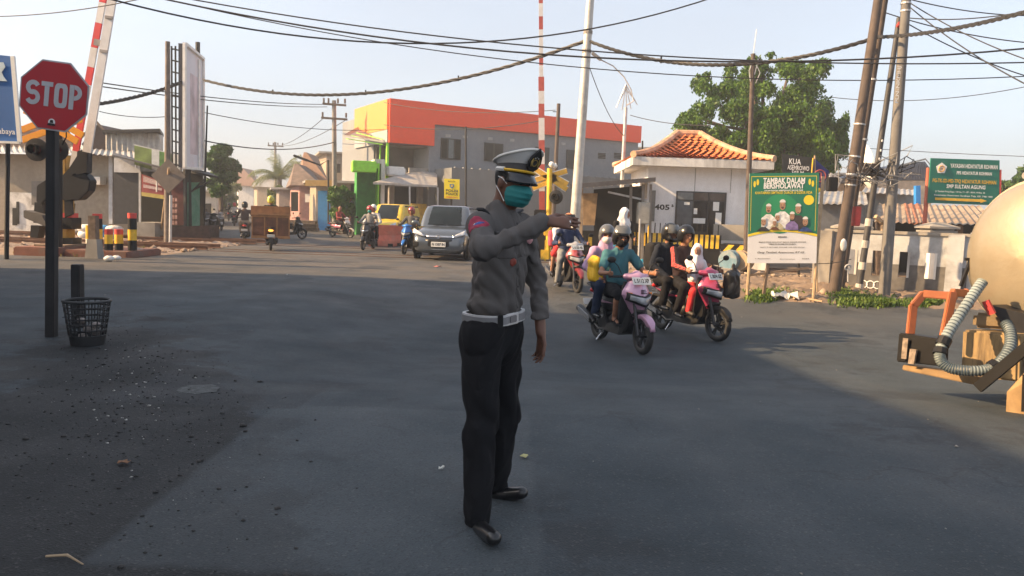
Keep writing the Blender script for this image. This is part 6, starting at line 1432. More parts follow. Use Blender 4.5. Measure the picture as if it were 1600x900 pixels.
# ------------------------------------------------------------ banner TAMBAK DALAM BERSHOLAWAT
pL, pR = gp(1166, 466), gp(1277, 458); pR = Vector((at(1277, 458, pL.y-.15).x, pL.y-.15, pR.z)); FBN = frame(pL, pR-pL)
bn = thing('event_banner', 'green and white printed event banner stretched between bamboo posts', 'banner', pL)
def BN(u, v): return onwall(FBN, u, v)
BW = BN(1277, 340)[0]; bz0 = BN(1166, 411)[1]; bz1 = BN(1166, 271)[1]; BH = bz1-bz0
# banner sides lean with the picture: build in its own sheared coordinates
def bxy(a, b, o=0.): return FBN @ Vector((a*BW, -.03-o, bz0+b*BH))
m = MB(); m.slab([bxy(0, 0), bxy(1, 0), bxy(1, 1), bxy(0, 1)], FBN.to_3x3() @ Vector((0, 1, 0)), .012); m.build('white_sheet', pm('banner_vinyl_white', (.74, .74, .75), .55, var=.04), bn, world=True)
nrmB = FBN.to_3x3() @ Vector((0, -1, 0)); exB = FBN.to_3x3() @ Vector((1, 0, 0)); UPZ = Vector((0, 0, 1))
def arc(t0): return .30+.055*(1-(2*t0-1)**2)
m = MB(); ps_ = [bxy(f, arc(f)+.02, .003) for f in np.linspace(0, 1, 17)]+[bxy(1, 1, .003), bxy(0, 1, .003)]; m.slab(ps_, nrmB, .001); m.build('green_field', pm('banner_deep_green', (.012, .17, .095), .5, var=.12, scale=.9), bn, world=True)
m = MB()
ps_ = [bxy(f, arc(f)-.005, .005) for f in np.linspace(0, 1, 17)]+[bxy(f, arc(f)+.022, .005) for f in np.linspace(1, 0, 17)]; m.slab(ps_, nrmB, .001)
for (a, b, c_, d) in ((.03, .36, .036, .965), (.964, .36, .97, .965), (.03, .96, .97, .966)): m.slab([bxy(a, b, .005), bxy(c_, b, .005), bxy(c_, d, .005), bxy(a, d, .005)], nrmB, .001)
for x in (.08, .125, .87, .915):
    y = .88 if x in (.08, .915) else .9; m.slab([bxy(x+.018*math.cos(a), y+.035*math.sin(a), .005) for a in np.linspace(0, 6.28, 13)[:-1]], nrmB, .001)
q = bxy(.865, .70, .005); m.cyl(q, q+nrmB*.001, .1, n=22)
m.text('KHATAMAN SIMTHUD DUROR & DZIKIR FIDA', bxy(.5, .768, .005), exB, UPZ, .055, BW*.82, bold=.01)
m.build('yellow_print', pm('banner_yellow', (.82, .62, .03), .5, var=.05), bn, world=True)
m = MB(); m.slab([bxy(.46+.28*math.cos(a), .55+.22*math.sin(a), .0045) for a in np.linspace(0, 6.28, 25)[:-1]], nrmB, .0005); m.build('light_green_glow', pm('banner_mid_green', (.018, .235, .10), .5, var=.25, scale=1.2), bn, world=True)
m = MB(); m.text('TAMBAK DALAM', bxy(.5, .885, .007), exB, UPZ, .115, BW*.6, bold=.035); m.text('BERSHOLAWAT', bxy(.5, .827, .007), exB, UPZ, .115, BW*.58, bold=.035); m.text('DALAM RANGKA MEMPERINGATI MAULID NABI', bxy(.5, .80, .007), exB, UPZ, .03, BW*.55, bold=.02); m.build('white_print', TXTW, bn, world=True)
m = MB(); m.text('BERSAMA', bxy(.5, .285, .003), exB, UPZ, .03, BW*.13, bold=.03); m.text('MAJELIS DZIKIR SHOLAWAT RIJALUL ANSHOR RANTING', bxy(.5, .225, .003), exB, UPZ, .032, BW*.68); m.text('TAMBAK DALAM ASEMROWO SURABAYA', bxy(.5, .205, .003), exB, UPZ, .028, BW*.4); m.text('SABTU 5 OKTOBER 2024 JAM 19.00 WIB SELESAI', bxy(.5, .17, .003), exB, UPZ, .025, BW*.64)
m.text('Gang Tambak Asemrowo RT 03', bxy(.48, .105, .003), exB, UPZ, .05, BW*.68, shear=.35); m.text('ig  @tambakdalam', bxy(.22, .045, .003), exB, UPZ, .022, BW*.22); m.text('@asemrowosholawat', bxy(.58, .04, .003), exB, UPZ, .022, BW*.22); m.text('2024', bxy(.84, .045, .003), exB, UPZ, .022, BW*.1); m.build('black_print', INK, bn, world=True)
# seven printed figures with white caps (generic faces)
figs = [(.29, .62, .055, (.72, .70, .66), 1), (.49, .66, .062, (.78, .78, .76), 1), (.715, .615, .06, (.05, .04, .04), 1), (.42, .52, .05, (.50, .44, .28), 1), (.63, .535, .05, (.22, .16, .36), 1), (.22, .475, .052, (.03, .03, .035), 0), (.82, .475, .055, (.03, .07, .22), 0), (.38, .46, .04, (.16, .07, .04), 0)]
SKP = pm('printed_skin', (.42, .24, .15), .6, var=.25, scale=14)
for i, (fx, fy, fr, cc, k) in enumerate(figs):
    e = .007+.0022*i; mk = pm('printed_robe_%s' % ('white', 'ivory', 'black', 'khaki', 'violet', 'charcoal', 'navy', 'brown')[i], cc, .6, var=.35, scale=16); asp = BW/BH
    low = max(arc(fx)+.02, fy-fr*4.4); m = MB(); m.slab([bxy(fx-fr*1.9, low, e), bxy(fx+fr*1.9, low, e), bxy(fx+fr*1.7, fy-fr*2.1, e), bxy(fx+fr*.6, fy-fr*1.35, e), bxy(fx-fr*.6, fy-fr*1.35, e), bxy(fx-fr*1.7, fy-fr*2.1, e)], nrmB, .0006); m.build('printed_robe', mk, bn, world=True)
    m = MB(); m.slab([bxy(fx+fr*.68*math.cos(a), fy-fr*.3+fr*1.25*asp*math.sin(a)*.85, e+.0008) for a in np.linspace(0, 6.28, 19)[:-1]], nrmB, .0005); m.build('printed_face', SKP, bn, world=True)
    m = MB(); m.slab([bxy(fx+fr*.72*math.cos(a), fy+fr*.25+fr*.75*asp*math.sin(a), e+.0015) for a in np.linspace(0, math.pi, 11)], nrmB, .0004); m.build('printed_cap', pm('printed_white', (.72, .70, .68), .6, var=.12, scale=10), bn, world=True)
    m = MB()
    for s_ in (-1, 1): m.slab([bxy(fx+s_*fr*.28+fr*.13*x, fy-fr*.2+fr*.06*z, e+.0015) for x, z in ((-1, -1), (1, -1), (1, 1), (-1, 1))], nrmB, .0003)
    m.slab([bxy(fx+fr*.22*x, fy-fr*.85+fr*.07*z, e+.0015) for x, z in ((-1, -1), (1, -1), (1, 1), (-1, 1))], nrmB, .0003)
    if i in (0, 1): m.slab([bxy(fx+fr*.34*x, fy-fr*.62+fr*.12*z, e+.0016) for x, z in ((-1, -1), (1, -1), (1, 1), (-1, 1))], nrmB, .0003)
    m.build('printed_features', pm('printed_dark', (.09, .05, .04), .6), bn, world=True)
for (a, b) in ((0., 'l'), (1., 'r')):
    q = FBN @ Vector((a*BW+(.02 if b == 'l' else -.02), .03, 0)); m = MB(); m.tube([Vector((q.x, q.y, pL.z-.1)), Vector((q.x+.02, q.y, pL.z+bz1-.02))], .035, 8); m.build('bamboo_post', WOODL, bn, world=True)
m = MB(); m.bar(FBN @ Vector((.25*BW, .02, 0.02)), FBN @ Vector((.32*BW, .02, bz0+.1)), .07, .05); m.bar(FBN @ Vector((.05*BW, .02, bz0-.25)), FBN @ Vector((.9*BW, .02, bz0-.1)), .05, .05); m.build('brace', WOODG, bn, world=True)

# pennant flag in navy and yellow on a stick, sign boards behind
fl = thing('pennant_flag', 'navy pennant with yellow fringe hanging beside the banner', 'flag', at(1272, 440, 16.3)); YFg = 16.2
def pf(u, v, y=0.): return at(u, v, YFg+y)
m = MB(); m.tube([pf(1277, 456), pf(1273, 243)], .018, 8); m.build('stick', WOODL, fl, world=True)
m = MB(); rows = []
for k in range(9):
    f = k/8; a = pf(1272-7*f, 247+77*f); b = pf(1296-28*f+0*f, 268+53*f); rows.append([a.lerp(b, j/5)+Vector((0, .05*math.sin(3*j/5+5*f)*j/5, 0)) for j in range(6)])
m.loft(rows, closed=False, cap=False); NAVY = pm('pennant_navy', (.035, .035, .13), .7, var=.2); o = m.build('cloth', NAVY, fl, world=True, smooth=True, fix=False)
so_ = o.modifiers.new('thickness', 'SOLIDIFY'); so_.thickness = .012
m = MB(); m.torus(pf(1281, 275, -.06), (0, 1, 0), .12, .014, 18, 5); m.tube([pf(1277, 268, -.06), pf(1283, 270, -.06), pf(1284, 284, -.06)], .012, 5); m.build('red_emblem', pm('pennant_red', (.35, .08, .07), .7), fl, world=True)
m = MB()
for (u, v) in ((1275, 292), (1279, 297), (1276, 300), (1273, 306), (1270, 312)): m.ell(pf(u, v, -.05), (.05, .012, .05), 8, 6)
m.tube([pf(1270.5, 247, -.02), pf(1264, 322, -.02)], .014, 5); m.build('yellow_motif', YEL, fl, world=True)
m = MB()
for k in range(5): m.tube([pf(1266+k*1.3, 322-k*1.5), pf(1265+k*.8, 335), pf(1263+k*1.2, 346)], .02, 5)
m.build('yellow_tassel', pm('tassel_yellow', (.78, .58, .02), .7), fl, world=True)
m = MB(); m.slab([at(1298, 270, 16.9), at(1316, 280, 16.9), at(1308, 295, 16.9), at(1291, 285, 16.9)], (0, -1, 0), .015); t = m.build('small_placard', pm('placard_white', (.6, .6, .62), .6, var=.1)); tag(t, 'small tilted white placard between the pennant and the leaning poles', 'placard')
m = MB(); e_ = (at(1316, 280, 16.87)-at(1298, 270, 16.87)).normalized(); uu = (at(1298, 270, 16.87)-at(1291, 285, 16.87)).normalized(); m.text('JUAL', at(1305, 281, 16.87), e_, uu, .07, .22); m.build('lettering', INK, t)
ku = thing('direction_board', 'dark board reading KUA ASEMROWO half lost in the tree foliage', 'sign', at(1248, 400, 22)); YK = 22.
m = MB(); m.slab([at(1222, 240, YK), at(1273, 247, YK), at(1270, 275, YK), at(1222, 275, YK)], (0, 1, 0), .03); m.build('panel', pm('board_black', (.02, .022, .022), .6), ku, world=True)
ek = (at(1268, 252, YK)-at(1228, 249, YK)).normalized(); m = MB(); m.text('KUA', at(1242, 257, YK-.02), ek, (0, 0, 1), .16, .34, bold=.02); m.text('ASEMROWO', at(1247, 266, YK-.02), ek, (0, 0, 1), .13, .62, bold=.015); m.text('503 M', at(1246, 273, YK-.02), ek, (0, 0, 1), .11, .34, bold=.015); m.build('lettering', TXTW, ku, world=True)
m = MB(); m.tube([at(1248, 430, YK+.06), at(1248, 240, YK+.06)], .04, 8); m.build('post', DARKM, ku, world=True)

# green school sign
YG = 21.; sg = thing('school_sign', 'large green school direction sign on a red post', 'sign', at(1447, 400, YG+.1)); ex_ = (at(1562, 251, YG)-at(1455, 247, YG)).normalized()
SGN = pm('sign_green', (.008, .145, .105), .5, var=.08)
m = MB(); m.slab([at(1455, 247, YG), at(1562, 250.5, YG), at(1561, 321, YG), at(1450, 317, YG)], (0, 1, 0), .05); m.build('panel', SGN, sg, world=True)
m = MB(); m.slab([at(1562.5, 265, YG), at(1565, 265, YG), at(1564, 320, YG), at(1561.5, 320, YG)], (0, 1, 0), .06); m.build('red_edge', REDP, sg, world=True)
UPS = (at(1455, 247, YG)-at(1450, 317, YG)).normalized(); k_ = YG/1200
def st(mb, s_, u, v, wpx, hpx, b=.02): mb.text(s_, at(u, v, YG-.02), ex_, UPS, hpx*k_, wpx*k_, bold=b)
for q_ in (('YAYASAN HIDAYATUR ROHMAN', 1521.5, 263.5, 73, 6.6), ('PPS HIDAYATUR ROHMAN', 1522, 273.6, 54, 5.2), ('SMP SULTAN AGUNG', 1509, 295, 60, 6), ('Jl. Tambak Pring Raya / 14 No. 71 - 87 - 08 Rt. 04 Rw. 05', 1500, 302, 77, 3.2, .01), ('Kecamatan Asemrowo Surabaya Telp. 031 7481 000', 1505, 308, 90, 3.2, .01)): m = MB(); st(m, *q_); m.build('text_line', TXTW, sg, world=True)
m = MB(); st(m, 'PG-TK-SD-MD-TPQ HIDAYATUR ROHMAN', 1506.5, 287.6, 98, 7); m.slab([at(1461, 308.5, YG-.02), at(1532, 311.5, YG-.02), at(1532, 310.5, YG-.02), at(1542, 314, YG-.02), at(1532, 317, YG-.02), at(1532, 315.5, YG-.02), at(1461, 312.5, YG-.02)], (0, -1, 0), .004); m.build('yellow_lettering', pm('lettering_ochre', (.72, .42, .04), .6), sg, world=True)
q = at(1471, 263, YG-.015); m = MB(); m.slab([q+ex_*(.155*math.sin(R(72*k)))+UPS*(.155*math.cos(R(72*k))) for k in range(5)], (0, -1, 0), .004); m.build('pentagon_emblem', TXTW, sg, world=True)
m = MB(); m.torus(q+Vector((0, -.008, -.01)), (0, 1, 0), .075, .02, 18, 5); m.ell(q+Vector((0, -.01, -.01)), (.035, .008, .03), 10, 6); m.build('emblem_ring', pm('emblem_tan', (.55, .32, .12), .6), sg, world=True)
m = MB(); m.tube([at(1441, 400, YG+.1), at(1451, 262, YG+.1)], .055, 10); m.build('post', pm('rust_red_post', (.40, .10, .06), .7, var=.3, scale=3, dirt=(.2, .1, .08)), sg, world=True, smooth=True)
# plastic road barrier behind the riders
def jersey(u, lab, Y):
    p = at(u, 390, Y); t = thing('road_barrier', lab, 'road barrier', (p.x, Y, 0), R(15), 'red plastic road barriers'); m = MB(); m.loft([[(-.55, -w, z), (.55, -w, z), (.55, w, z), (-.55, w, z)] for w, z in ((.25, 0), (.23, .22), (.12, .45), (.09, .85))]); m.build('shell', pm('barrier_orange_red', (.50, .12, .07), .6, var=.2, dirt=(.35, .2, .16)), t, bevel=.03)
    m = MB(); m.box((-.3, 0, .06), (.2, .56, .13)); m.box((.3, 0, .06), (.2, .56, .13)); m.build('fork_slot', DARK, t)
jersey(597, 'dusty red plastic barrier between the oncoming riders', 31); jersey(612, 'red plastic barrier half hidden behind the blue scooter', 31.8)
# ------------------------------------------------------------ scooters
def paint(name, col, coat=.6, met=.25): return pm(name, col, .32, met, var=.08, coat=coat, dirt=tuple(.6*c+.05 for c in col), dscale=3, damt=.3)
def wheel(par, x, R_=.25, w=.085, lod=0, rimm=None, steer=0.):
    o = bpy.data.objects.new('wheel', None); COL.objects.link(o); o.parent = par; o.location = (x, 0, R_); o.rotation_euler = (0, 0, steer)
    m = MB(); m.torus((0, 0, 0), (0, 1, 0), R_-w*.5, w*.5, 20 if lod else 36, 8 if lod else 12, 1.05); m.build('tyre', RUBBER, o, smooth=True)
    rm = rimm or pm('alloy_black', (.05, .05, .052), .4, .6); m = MB()
    m.lathe([(R_-w*.95, -.03), (R_-w*.8, -.034), (R_-w*.8, .034), (R_-w*.95, .03), (R_-w*.95, -.03)], ax=(0, 1, 0), n=24)
    m.cyl((0, -.06, 0), (0, .06, 0), .035, n=12)
    for k in range(5):
        a = 2*math.pi*k/5+.3; e = Vector((math.cos(a), 0, math.sin(a))); f_ = Vector((math.cos(a+.28), 0, math.sin(a+.28)))
        m.bar(e*.03, e*(R_-w*.88), .018, .022)
        if not lod: m.bar(f_*.03, f_*(R_-w*.88), .014, .02)
    if not lod: m.lathe([(.05, .045), (.10, .045), (.10, .049), (.05, .049), (.05, .045)], ax=(0, 1, 0), n=20)
    m.build('rim', rm, o, smooth=30)
    return o
def scooter(name, label, loc, rz, c1, c2, plate=None, group=None, lod=0, sc=1., steer=0., headlight=pm('lamp_lens', (.30, .32, .35), .1, var=.3, scale=12, spec=.9), cat='motorbike', skirt=None, box=False, rear_light=None, visor=None):
    t = thing(name, label, cat, loc, rz, group); sc *= .96; t.scale = (sc,)*3
    h = .032 if lod else .014; B = PLBLACK
    wf = wheel(t, .62, .25, .085, lod, steer=steer); wheel(t, -.62, .25, .095, lod)
    # fork and front mudguard
    m = MB()
    for s_ in (-.075, .075): m.tube([(.62, s_, .25), (.47, s_, .72)], [.022, .026], 8)
    m.tube([(.45, 0, .7), (.37, 0, 1.0)], .03, 8); m.build('fork', pm('fork_grey', (.06, .06, .065), .4, .6), t, smooth=True)
    m = MB(); rings = []
    for i in range(11):
        a = R(18+i*12.5); e = Vector((math.cos(a), 0, math.sin(a))); wq = .062 if 1 < i < 9 else .035; o = Vector((.62, 0, .25))
        rings.append([o+e*.225+Vector((0, -wq, 0)), o+e*.275+Vector((0, -wq*.85, 0)), o+e*.288, o+e*.275+Vector((0, wq*.85, 0)), o+e*.225+Vector((0, wq, 0))])
    m.loft(rings, closed=False, cap=False); g_ = m.build('mudguard', c1 if not skirt else skirt, t, smooth=60, fix=False)
    sm_ = g_.modifiers.new('thickness', 'SOLIDIFY'); sm_.thickness = .006
    # front cover: faceted nose with wings at lamp height
    zs = [.47, .55, .62, .69, .76, .81, .87, .93, .99]; ws = [.05, .085, .12, .165, .205, .20, .165, .125, .10]; ns = [.555, .60, .625, .632, .61, .585, .55, .51, .465]
    def sw(z): return float(np.interp(z, zs, ws))
    def sx_(y, z): q = min(1, abs(y)/sw(z)); return .385+(float(np.interp(z, zs, ns))-.385)*(1-.55*q-.45*q**3)
    m = MB(); m.loft([[(.37, -sw(z), z)]+[(sx_(k*sw(z)/5, z), k*sw(z)/5, z) for k in range(-5, 6)]+[(.37, sw(z), z)] for z in zs]); m.build('front_cover', c1, t, smooth=28)
    def npatch(nm, mt, fn, off=.008, n=8):
        m = MB(); rows = []
        for i in range(n+1):
            y, z0, z1 = fn(-1+2*i/n); rows.append([(sx_(y, z0+(z1-z0)*k/3)+off, y, z0+(z1-z0)*k/3) for k in range(4)])
        m.loft(rows, closed=False, cap=False); o = m.build(nm, mt, t, smooth=40, fix=False); q = o.modifiers.new('thickness', 'SOLIDIFY'); q.thickness = .03; q.offset = -1; return o
    npatch('headlight', headlight, lambda u: (u*.135, .655+.06*abs(u), .735+.035*abs(u)))
    npatch('lamp_surround', B, lambda u: (u*.165, .625+.085*abs(u), .755+.045*abs(u)), .004)
    if not lod:
        for s_ in (-1, 1): npatch('indicator', AMBER, lambda u: (s_*(.15+.025*u), .775, .80), .01, 2)
    npatch('chin', B, lambda u: (u*.06, .50, .585), .006)
    m = MB(); m.loft([[(x, -w, z), (x+.03, -w*.5, z), (x+.03, w*.5, z), (x, w, z), (x-.05, w*.96, z), (x-.03, 0, z), (x-.05, -w*.96, z)] for x, w, z in ((.26, .155, .30), (.31, .2, .42), (.34, .215, .6), (.355, .2, .78), (.345, .15, .93))]); m.build('leg_shield', B, t, smooth=50)
    m = MB(); m.loft([[(x, -w, z0), (x, w, z0), (x, w*.9, z1), (x, -w*.9, z1)] for x, w, z0, z1 in ((.40, .09, .36, .66), (.33, .14, .24, .62), (.22, .16, .2, .33), (-.12, .17, .2, .32), (-.3, .13, .24, .5))]); m.build('floorboard', B, t, bevel=.012)
    if not lod:
        m = MB()
        for k in range(3): m.box((sx_(0, .80+.02*k)+.004, 0, .80+.02*k), (.012, .09-.012*k, .009))
        m.build('grille', BLACK, t)
    # handlebar
    S = SDF((.15, -.4, .85), (.65, .4, 1.25), h); S.cone((.36, -.15, 1.0), (.36, .15, 1.0), .042, None, .03, e=(1, 0, 0), q=.62 if False else 1.); S.ell((.40, 0, 1.0), (.085, .15, .055), .03); S.cone((.44, 0, .96), (.37, 0, 1.035), .06, .05, .04); S.build('handlebar_cover', visor or c1, t)
    for s_ in (-1, 1):
        m = MB(); m.tube([(.33, .14*s_, 1.0), (.27, .36*s_, .99)], .017, 8); m.tube([(.30, .2*s_, 1.0), (.35, .24*s_, .995), (.34, .34*s_, .985)], .006, 5); m.build('grip', B, t, smooth=True)
    for s_ in (-1, 1):
        m = MB(); m.tube([(.33, .2*s_, 1.03), (.31, .25*s_, 1.14), (.33, .33*s_, 1.2)], .007, 6); m.ell((.34, .36*s_, 1.22), (.018, .065, .042), 12, 8); m.build('mirror', B, t, smooth=True)
    # seat, tail, side panels
    S = SDF((-.95, -.3, .3), (.3, .3, .95), h); S.cone((.08, 0, .715), (-.22, 0, .70), .075, .11, .04, e=(0, 0, 1), q=1.5); S.cone((-.22, 0, .715), (-.72, 0, .77), .115, .085, .04, e=(0, 0, 1), q=1.6); S.build('seat', pm('seat_vinyl', (.022, .021, .022), .6, bump=.2), t)
    S = SDF((-1., -.3, .25), (.3, .3, .9), h); S.cone((.06, 0, .56), (-.3, 0, .58), .11, .13, .05); S.cone((-.3, 0, .58), (-.82, 0, .70), .13, .055, .05); S.cut((0, 0, .70), (-.08, 0, 1)); S.build('side_panel', c2, t)
    if not lod:
        for s_ in (-1, 1):
            m = MB(); m.slab([(.0, s_*.128, .60), (-.35, s_*.142, .575), (-.72, s_*.10, .68), (-.36, s_*.142, .62)], (0, s_, 0), .008); m.build('side_trim', c1, t)
    m = MB(); m.ell((-.82, 0, .70), (.05, .085, .04), 12, 8); m.build('tail_light', rear_light or REDL, t, smooth=True)
    m = MB(); m.tube([(-.55, .13, .74), (-.84, .12, .80), (-.88, 0, .81), (-.84, -.12, .80), (-.55, -.13, .74)], .014, 6); m.build('grab_rail', B, t, smooth=True)
    m = MB(); m.loft([[(x, -w, z-.02), (x, w, z-.02), (x, w, z+.02), (x, -w, z+.02)] for x, w, z in ((-.5, .07, .53), (-.8, .07, .56), (-.97, .065, .40), (-1.02, .06, .30))]); m.build('rear_mudguard', B, t, bevel=.008)
    S = SDF((-.95, -.3, .05), (.1, .3, .6), h); S.rbox((-.32, .02, .29), (.22, .11, .10), .04, .04); S.cone((-.3, .09, .28), (-.64, .1, .26), .075, .07, .04); S.cone((-.2, 0, .3), (-.1, 0, .4), .1, .08, .05); S.build('engine', pm('engine_grey', (.05, .05, .052), .5, .5, var=.3, scale=9), t)
    m = MB(); m.tube([(-.2, -.12, .22), (-.35, -.15, .2), (-.5, -.17, .28)], .018, 6); m.tube([(-.46, -.17, .27), (-.55, -.175, .3), (-.92, -.18, .42), (-.96, -.18, .43)], [.035, .055, .06, .05], 12); m.build('exhaust', pm('exhaust_dark', (.05, .05, .05), .4, .7), t, smooth=True)
    if not lod:
        m = MB(); m.slab([(-.5, -.238, .28), (-.86, -.243, .385), (-.86, -.243, .46), (-.5, -.238, .36)], (0, -1, 0), .006); m.build('exhaust_shield', CHROME, t)
        m = MB(); m.tube([(-.55, .15, .5), (-.6, .14, .27)], .02, 8); m.tube([(-.3, -.1, .18), (-.28, -.22, .05)], .012, 6); m.build('shock_and_stand', CHROME, t, smooth=True)
    # number plates
    if plate:
        Mp = frame((.515, 0, .955), (0, 1, 0), (-.55, 0, 1)); m = MB(Mp); m.box((0, .0, .0), (.27, .006, .11)); q = m.build('number_plate', PLATEW, t, bevel=.003)
        m = MB(Mp); m.text(plate, (0, -.0075, -.03), (1, 0, 0), (0, 0, 1), .06, .22, bold=.03, t=.0); m.build('plate_lettering', INK, q)
    m = MB(); m.box((-.93, 0, .52), (.01, .25, .1), rot=Matrix.Rotation(R(-25), 3, 'Y')); m.build('number_plate', PLATEW if plate else BLACK, t)
    return t
def groundpair(ur, vr, uf, vf):
    a, b = gp(ur, vr), gp(uf, vf); d = b-a; c = (a+b)/2; c.z = gz(c.x, c.y); return c, math.atan2(d.y, d.x)
LILAC = paint('lilac_paint', (.52, .30, .44)); MAROON = paint('rose_paint', (.42, .05, .12)); PINKP = paint('pale_pink_paint', (.60, .40, .50))
lk, rk = groundpair(929, 527, 1012, 557)
S1 = scooter('scooter', 'lilac pink scooter carrying the teal shirt rider, nearest of the scooters', lk, rk, LILAC, PLBLACK, 'L 5112 XP', 'scooters crossing to the right', steer=-.06)
l2, r2_ = groundpair(1037, 515, 1117, 533)
S2 = scooter('scooter', 'rose red scooter with black flanks carrying the schoolgirl in red trousers', l2, r2_, MAROON, PLBLACK, 'L 3074 GZ', 'scooters crossing to the right', steer=.03, skirt=PLBLACK)
l3, r3_ = groundpair(872, 447, 902, 461)
S3 = scooter('scooter', 'maroon and grey scooter behind the officer hand carrying the orange helmet rider', l3, r3_, paint('dark_maroon', (.30, .05, .06)), pm('scooter_beige', (.3, .25, .22), .5), 'L 6120 AB', 'scooters crossing to the right', visor=pm('clear_visor', (.35, .35, .37), .2))
def oncoming(u, v, rz, lab, c1, c2, **k):
    p = gp(u, v); d = Vector((math.cos(rz), math.sin(rz), 0)); c = p-d*.62; c.z = 0
    return scooter('scooter', lab, c, rz, c1, c2, lod=1, **k), c
S4, l4 = oncoming(631, 398, R(-100), 'bright blue scooter coming towards us just left of the grey car', paint('blue_paint', (.02, .16, .55)), PLBLACK, group='scooters coming towards us')
S5, l5 = oncoming(567, 391, R(-97), 'dark grey scooter coming towards us, ridden by the red helmet rider', pm('dark_scooter', (.06, .06, .065), .35, .3), PLBLACK, group='scooters coming towards us')
S6, l6 = oncoming(548, 372, R(-30), 'white scooter with pink tail standing under the round street tree', paint('white_scooter', (.6, .58, .56)), paint('pink_tail', (.6, .2, .3)), group='scooters coming towards us')
S7, l7 = oncoming(731, 393, R(-95), 'dark scooter half hidden between the grey car and the officer', pm('dark_scooter', (.06, .06, .065), .35, .3), PLBLACK, group='scooters coming towards us', headlight=AMBER)
def leaving(u, v, rz, lab, c1, **k):
    p = gp(u, v); d = Vector((math.cos(rz), math.sin(rz), 0)); c = p+d*.62; c.z = 0
    return scooter('scooter', lab, c, rz, c1, PLBLACK, lod=1, cat='motorbike', **k), c
RZB = R(108)
S8, l8 = leaving(423, 392, RZB, 'black motorbike with lit orange tail light carrying the wooden cabinet', PLBLACK, rear_light=pm('lit_amber', (.9, .35, .05), .3, var=0, emit=1.2), plate=' ', group='motorbikes riding away down the street')
S9, l9 = leaving(382, 379, RZB, 'motorbike with red tail light riding away left of the wooden cabinet', pm('silver_bike', (.3, .3, .3), .4, .4), plate=' ', group='motorbikes riding away down the street')
S10, l10 = leaving(366, 353, RZB, 'small motorbike farther ahead on the left street lane', PLBLACK, group='motorbikes riding away down the street')
S11, l11 = leaving(357, 345, RZB, 'farthest small motorbike, hazy at the street end', PLBLACK, group='motorbikes riding away down the street')
for i, (u, v, rz, lab, cc) in enumerate(((334, 366, -70, 'black motorbike parked beside the green door, front to us', PLBLACK), (343, 360, -60, 'grey motorbike parked second by the green door', pm('silver_bike', (.3, .3, .3), .4, .4)), (326, 362, -80, 'dark motorbike parked closest to the green door', pm('dark_scooter', (.06, .06, .065), .35, .3)), (453, 373, -10, 'motorbike parked by the brick pile, partly hidden by the wooden cabinet', PLBLACK), (341, 349, -65, 'motorbike parked last in the left row', PLBLACK))):
    p = gp(u, v); p.z = 0; scooter('scooter', lab, p, R(rz), cc, PLBLACK, lod=1, group='motorbikes parked beside the street')
# the wooden cabinet on the bike
d = Vector((math.cos(RZB), math.sin(RZB), 0)); q = l8-d*.28; t = thing('wooden_cabinet', 'carved brown wooden cabinet tied across the back of a motorbike', 'cabinet', (q.x, q.y, .40), RZB-R(90)); t.scale = (.84, 1, .9)
WD = pm('carved_teak', (.17, .065, .028), .55, var=.4, scale=4, bump=.4, bscale=30); WD2 = pm('teak_edge', (.36, .17, .06), .55, var=.3, scale=5)
m = MB(); m.box((0, .0, .42), (1.42, .5, .84)); m.build('carcass', WD, t, bevel=.01)
m = MB(); m.box((0, -.02, 1.0), (1.46, .04, .27)); m.box((0, -.03, 1.155), (1.5, .07, .04)); m.box((0, -.03, .862), (1.5, .6, .04)); m.box((-.72, -.03, 1.0), (.05, .06, .3)); m.box((.72, -.03, 1.0), (.05, .06, .3)); m.box((.0, -.05, 1.0), (.05, .05, .27)); m.build('top_rail', WD2, t, bevel=.006)
for x in (-.46, .0, .46):
    m = MB(); m.box((x, -.262, .48), (.4, .03, .62)); o = m.build('door', WD, t, bevel=.008); m = MB()
    for k in range(-2, 3): m.box((x+k*.06, -.281, .52), (.022, .012, .36 if x > .2 else .12))
    m.build('carving', pm('teak_dark', (.12, .045, .02), .6), o)
for x in (-.69, -.23, .23, .69): m = MB(); m.box((x, -.272, .45), (.05, .05, .66)); m.build('stile', WD2, t, bevel=.006)
m = MB(); m.box((0, -.27, .05), (1.44, .08, .1)); m.box((0, -.27, .80), (1.44, .05, .06)); m.build('plinth', WD2, t, bevel=.006)

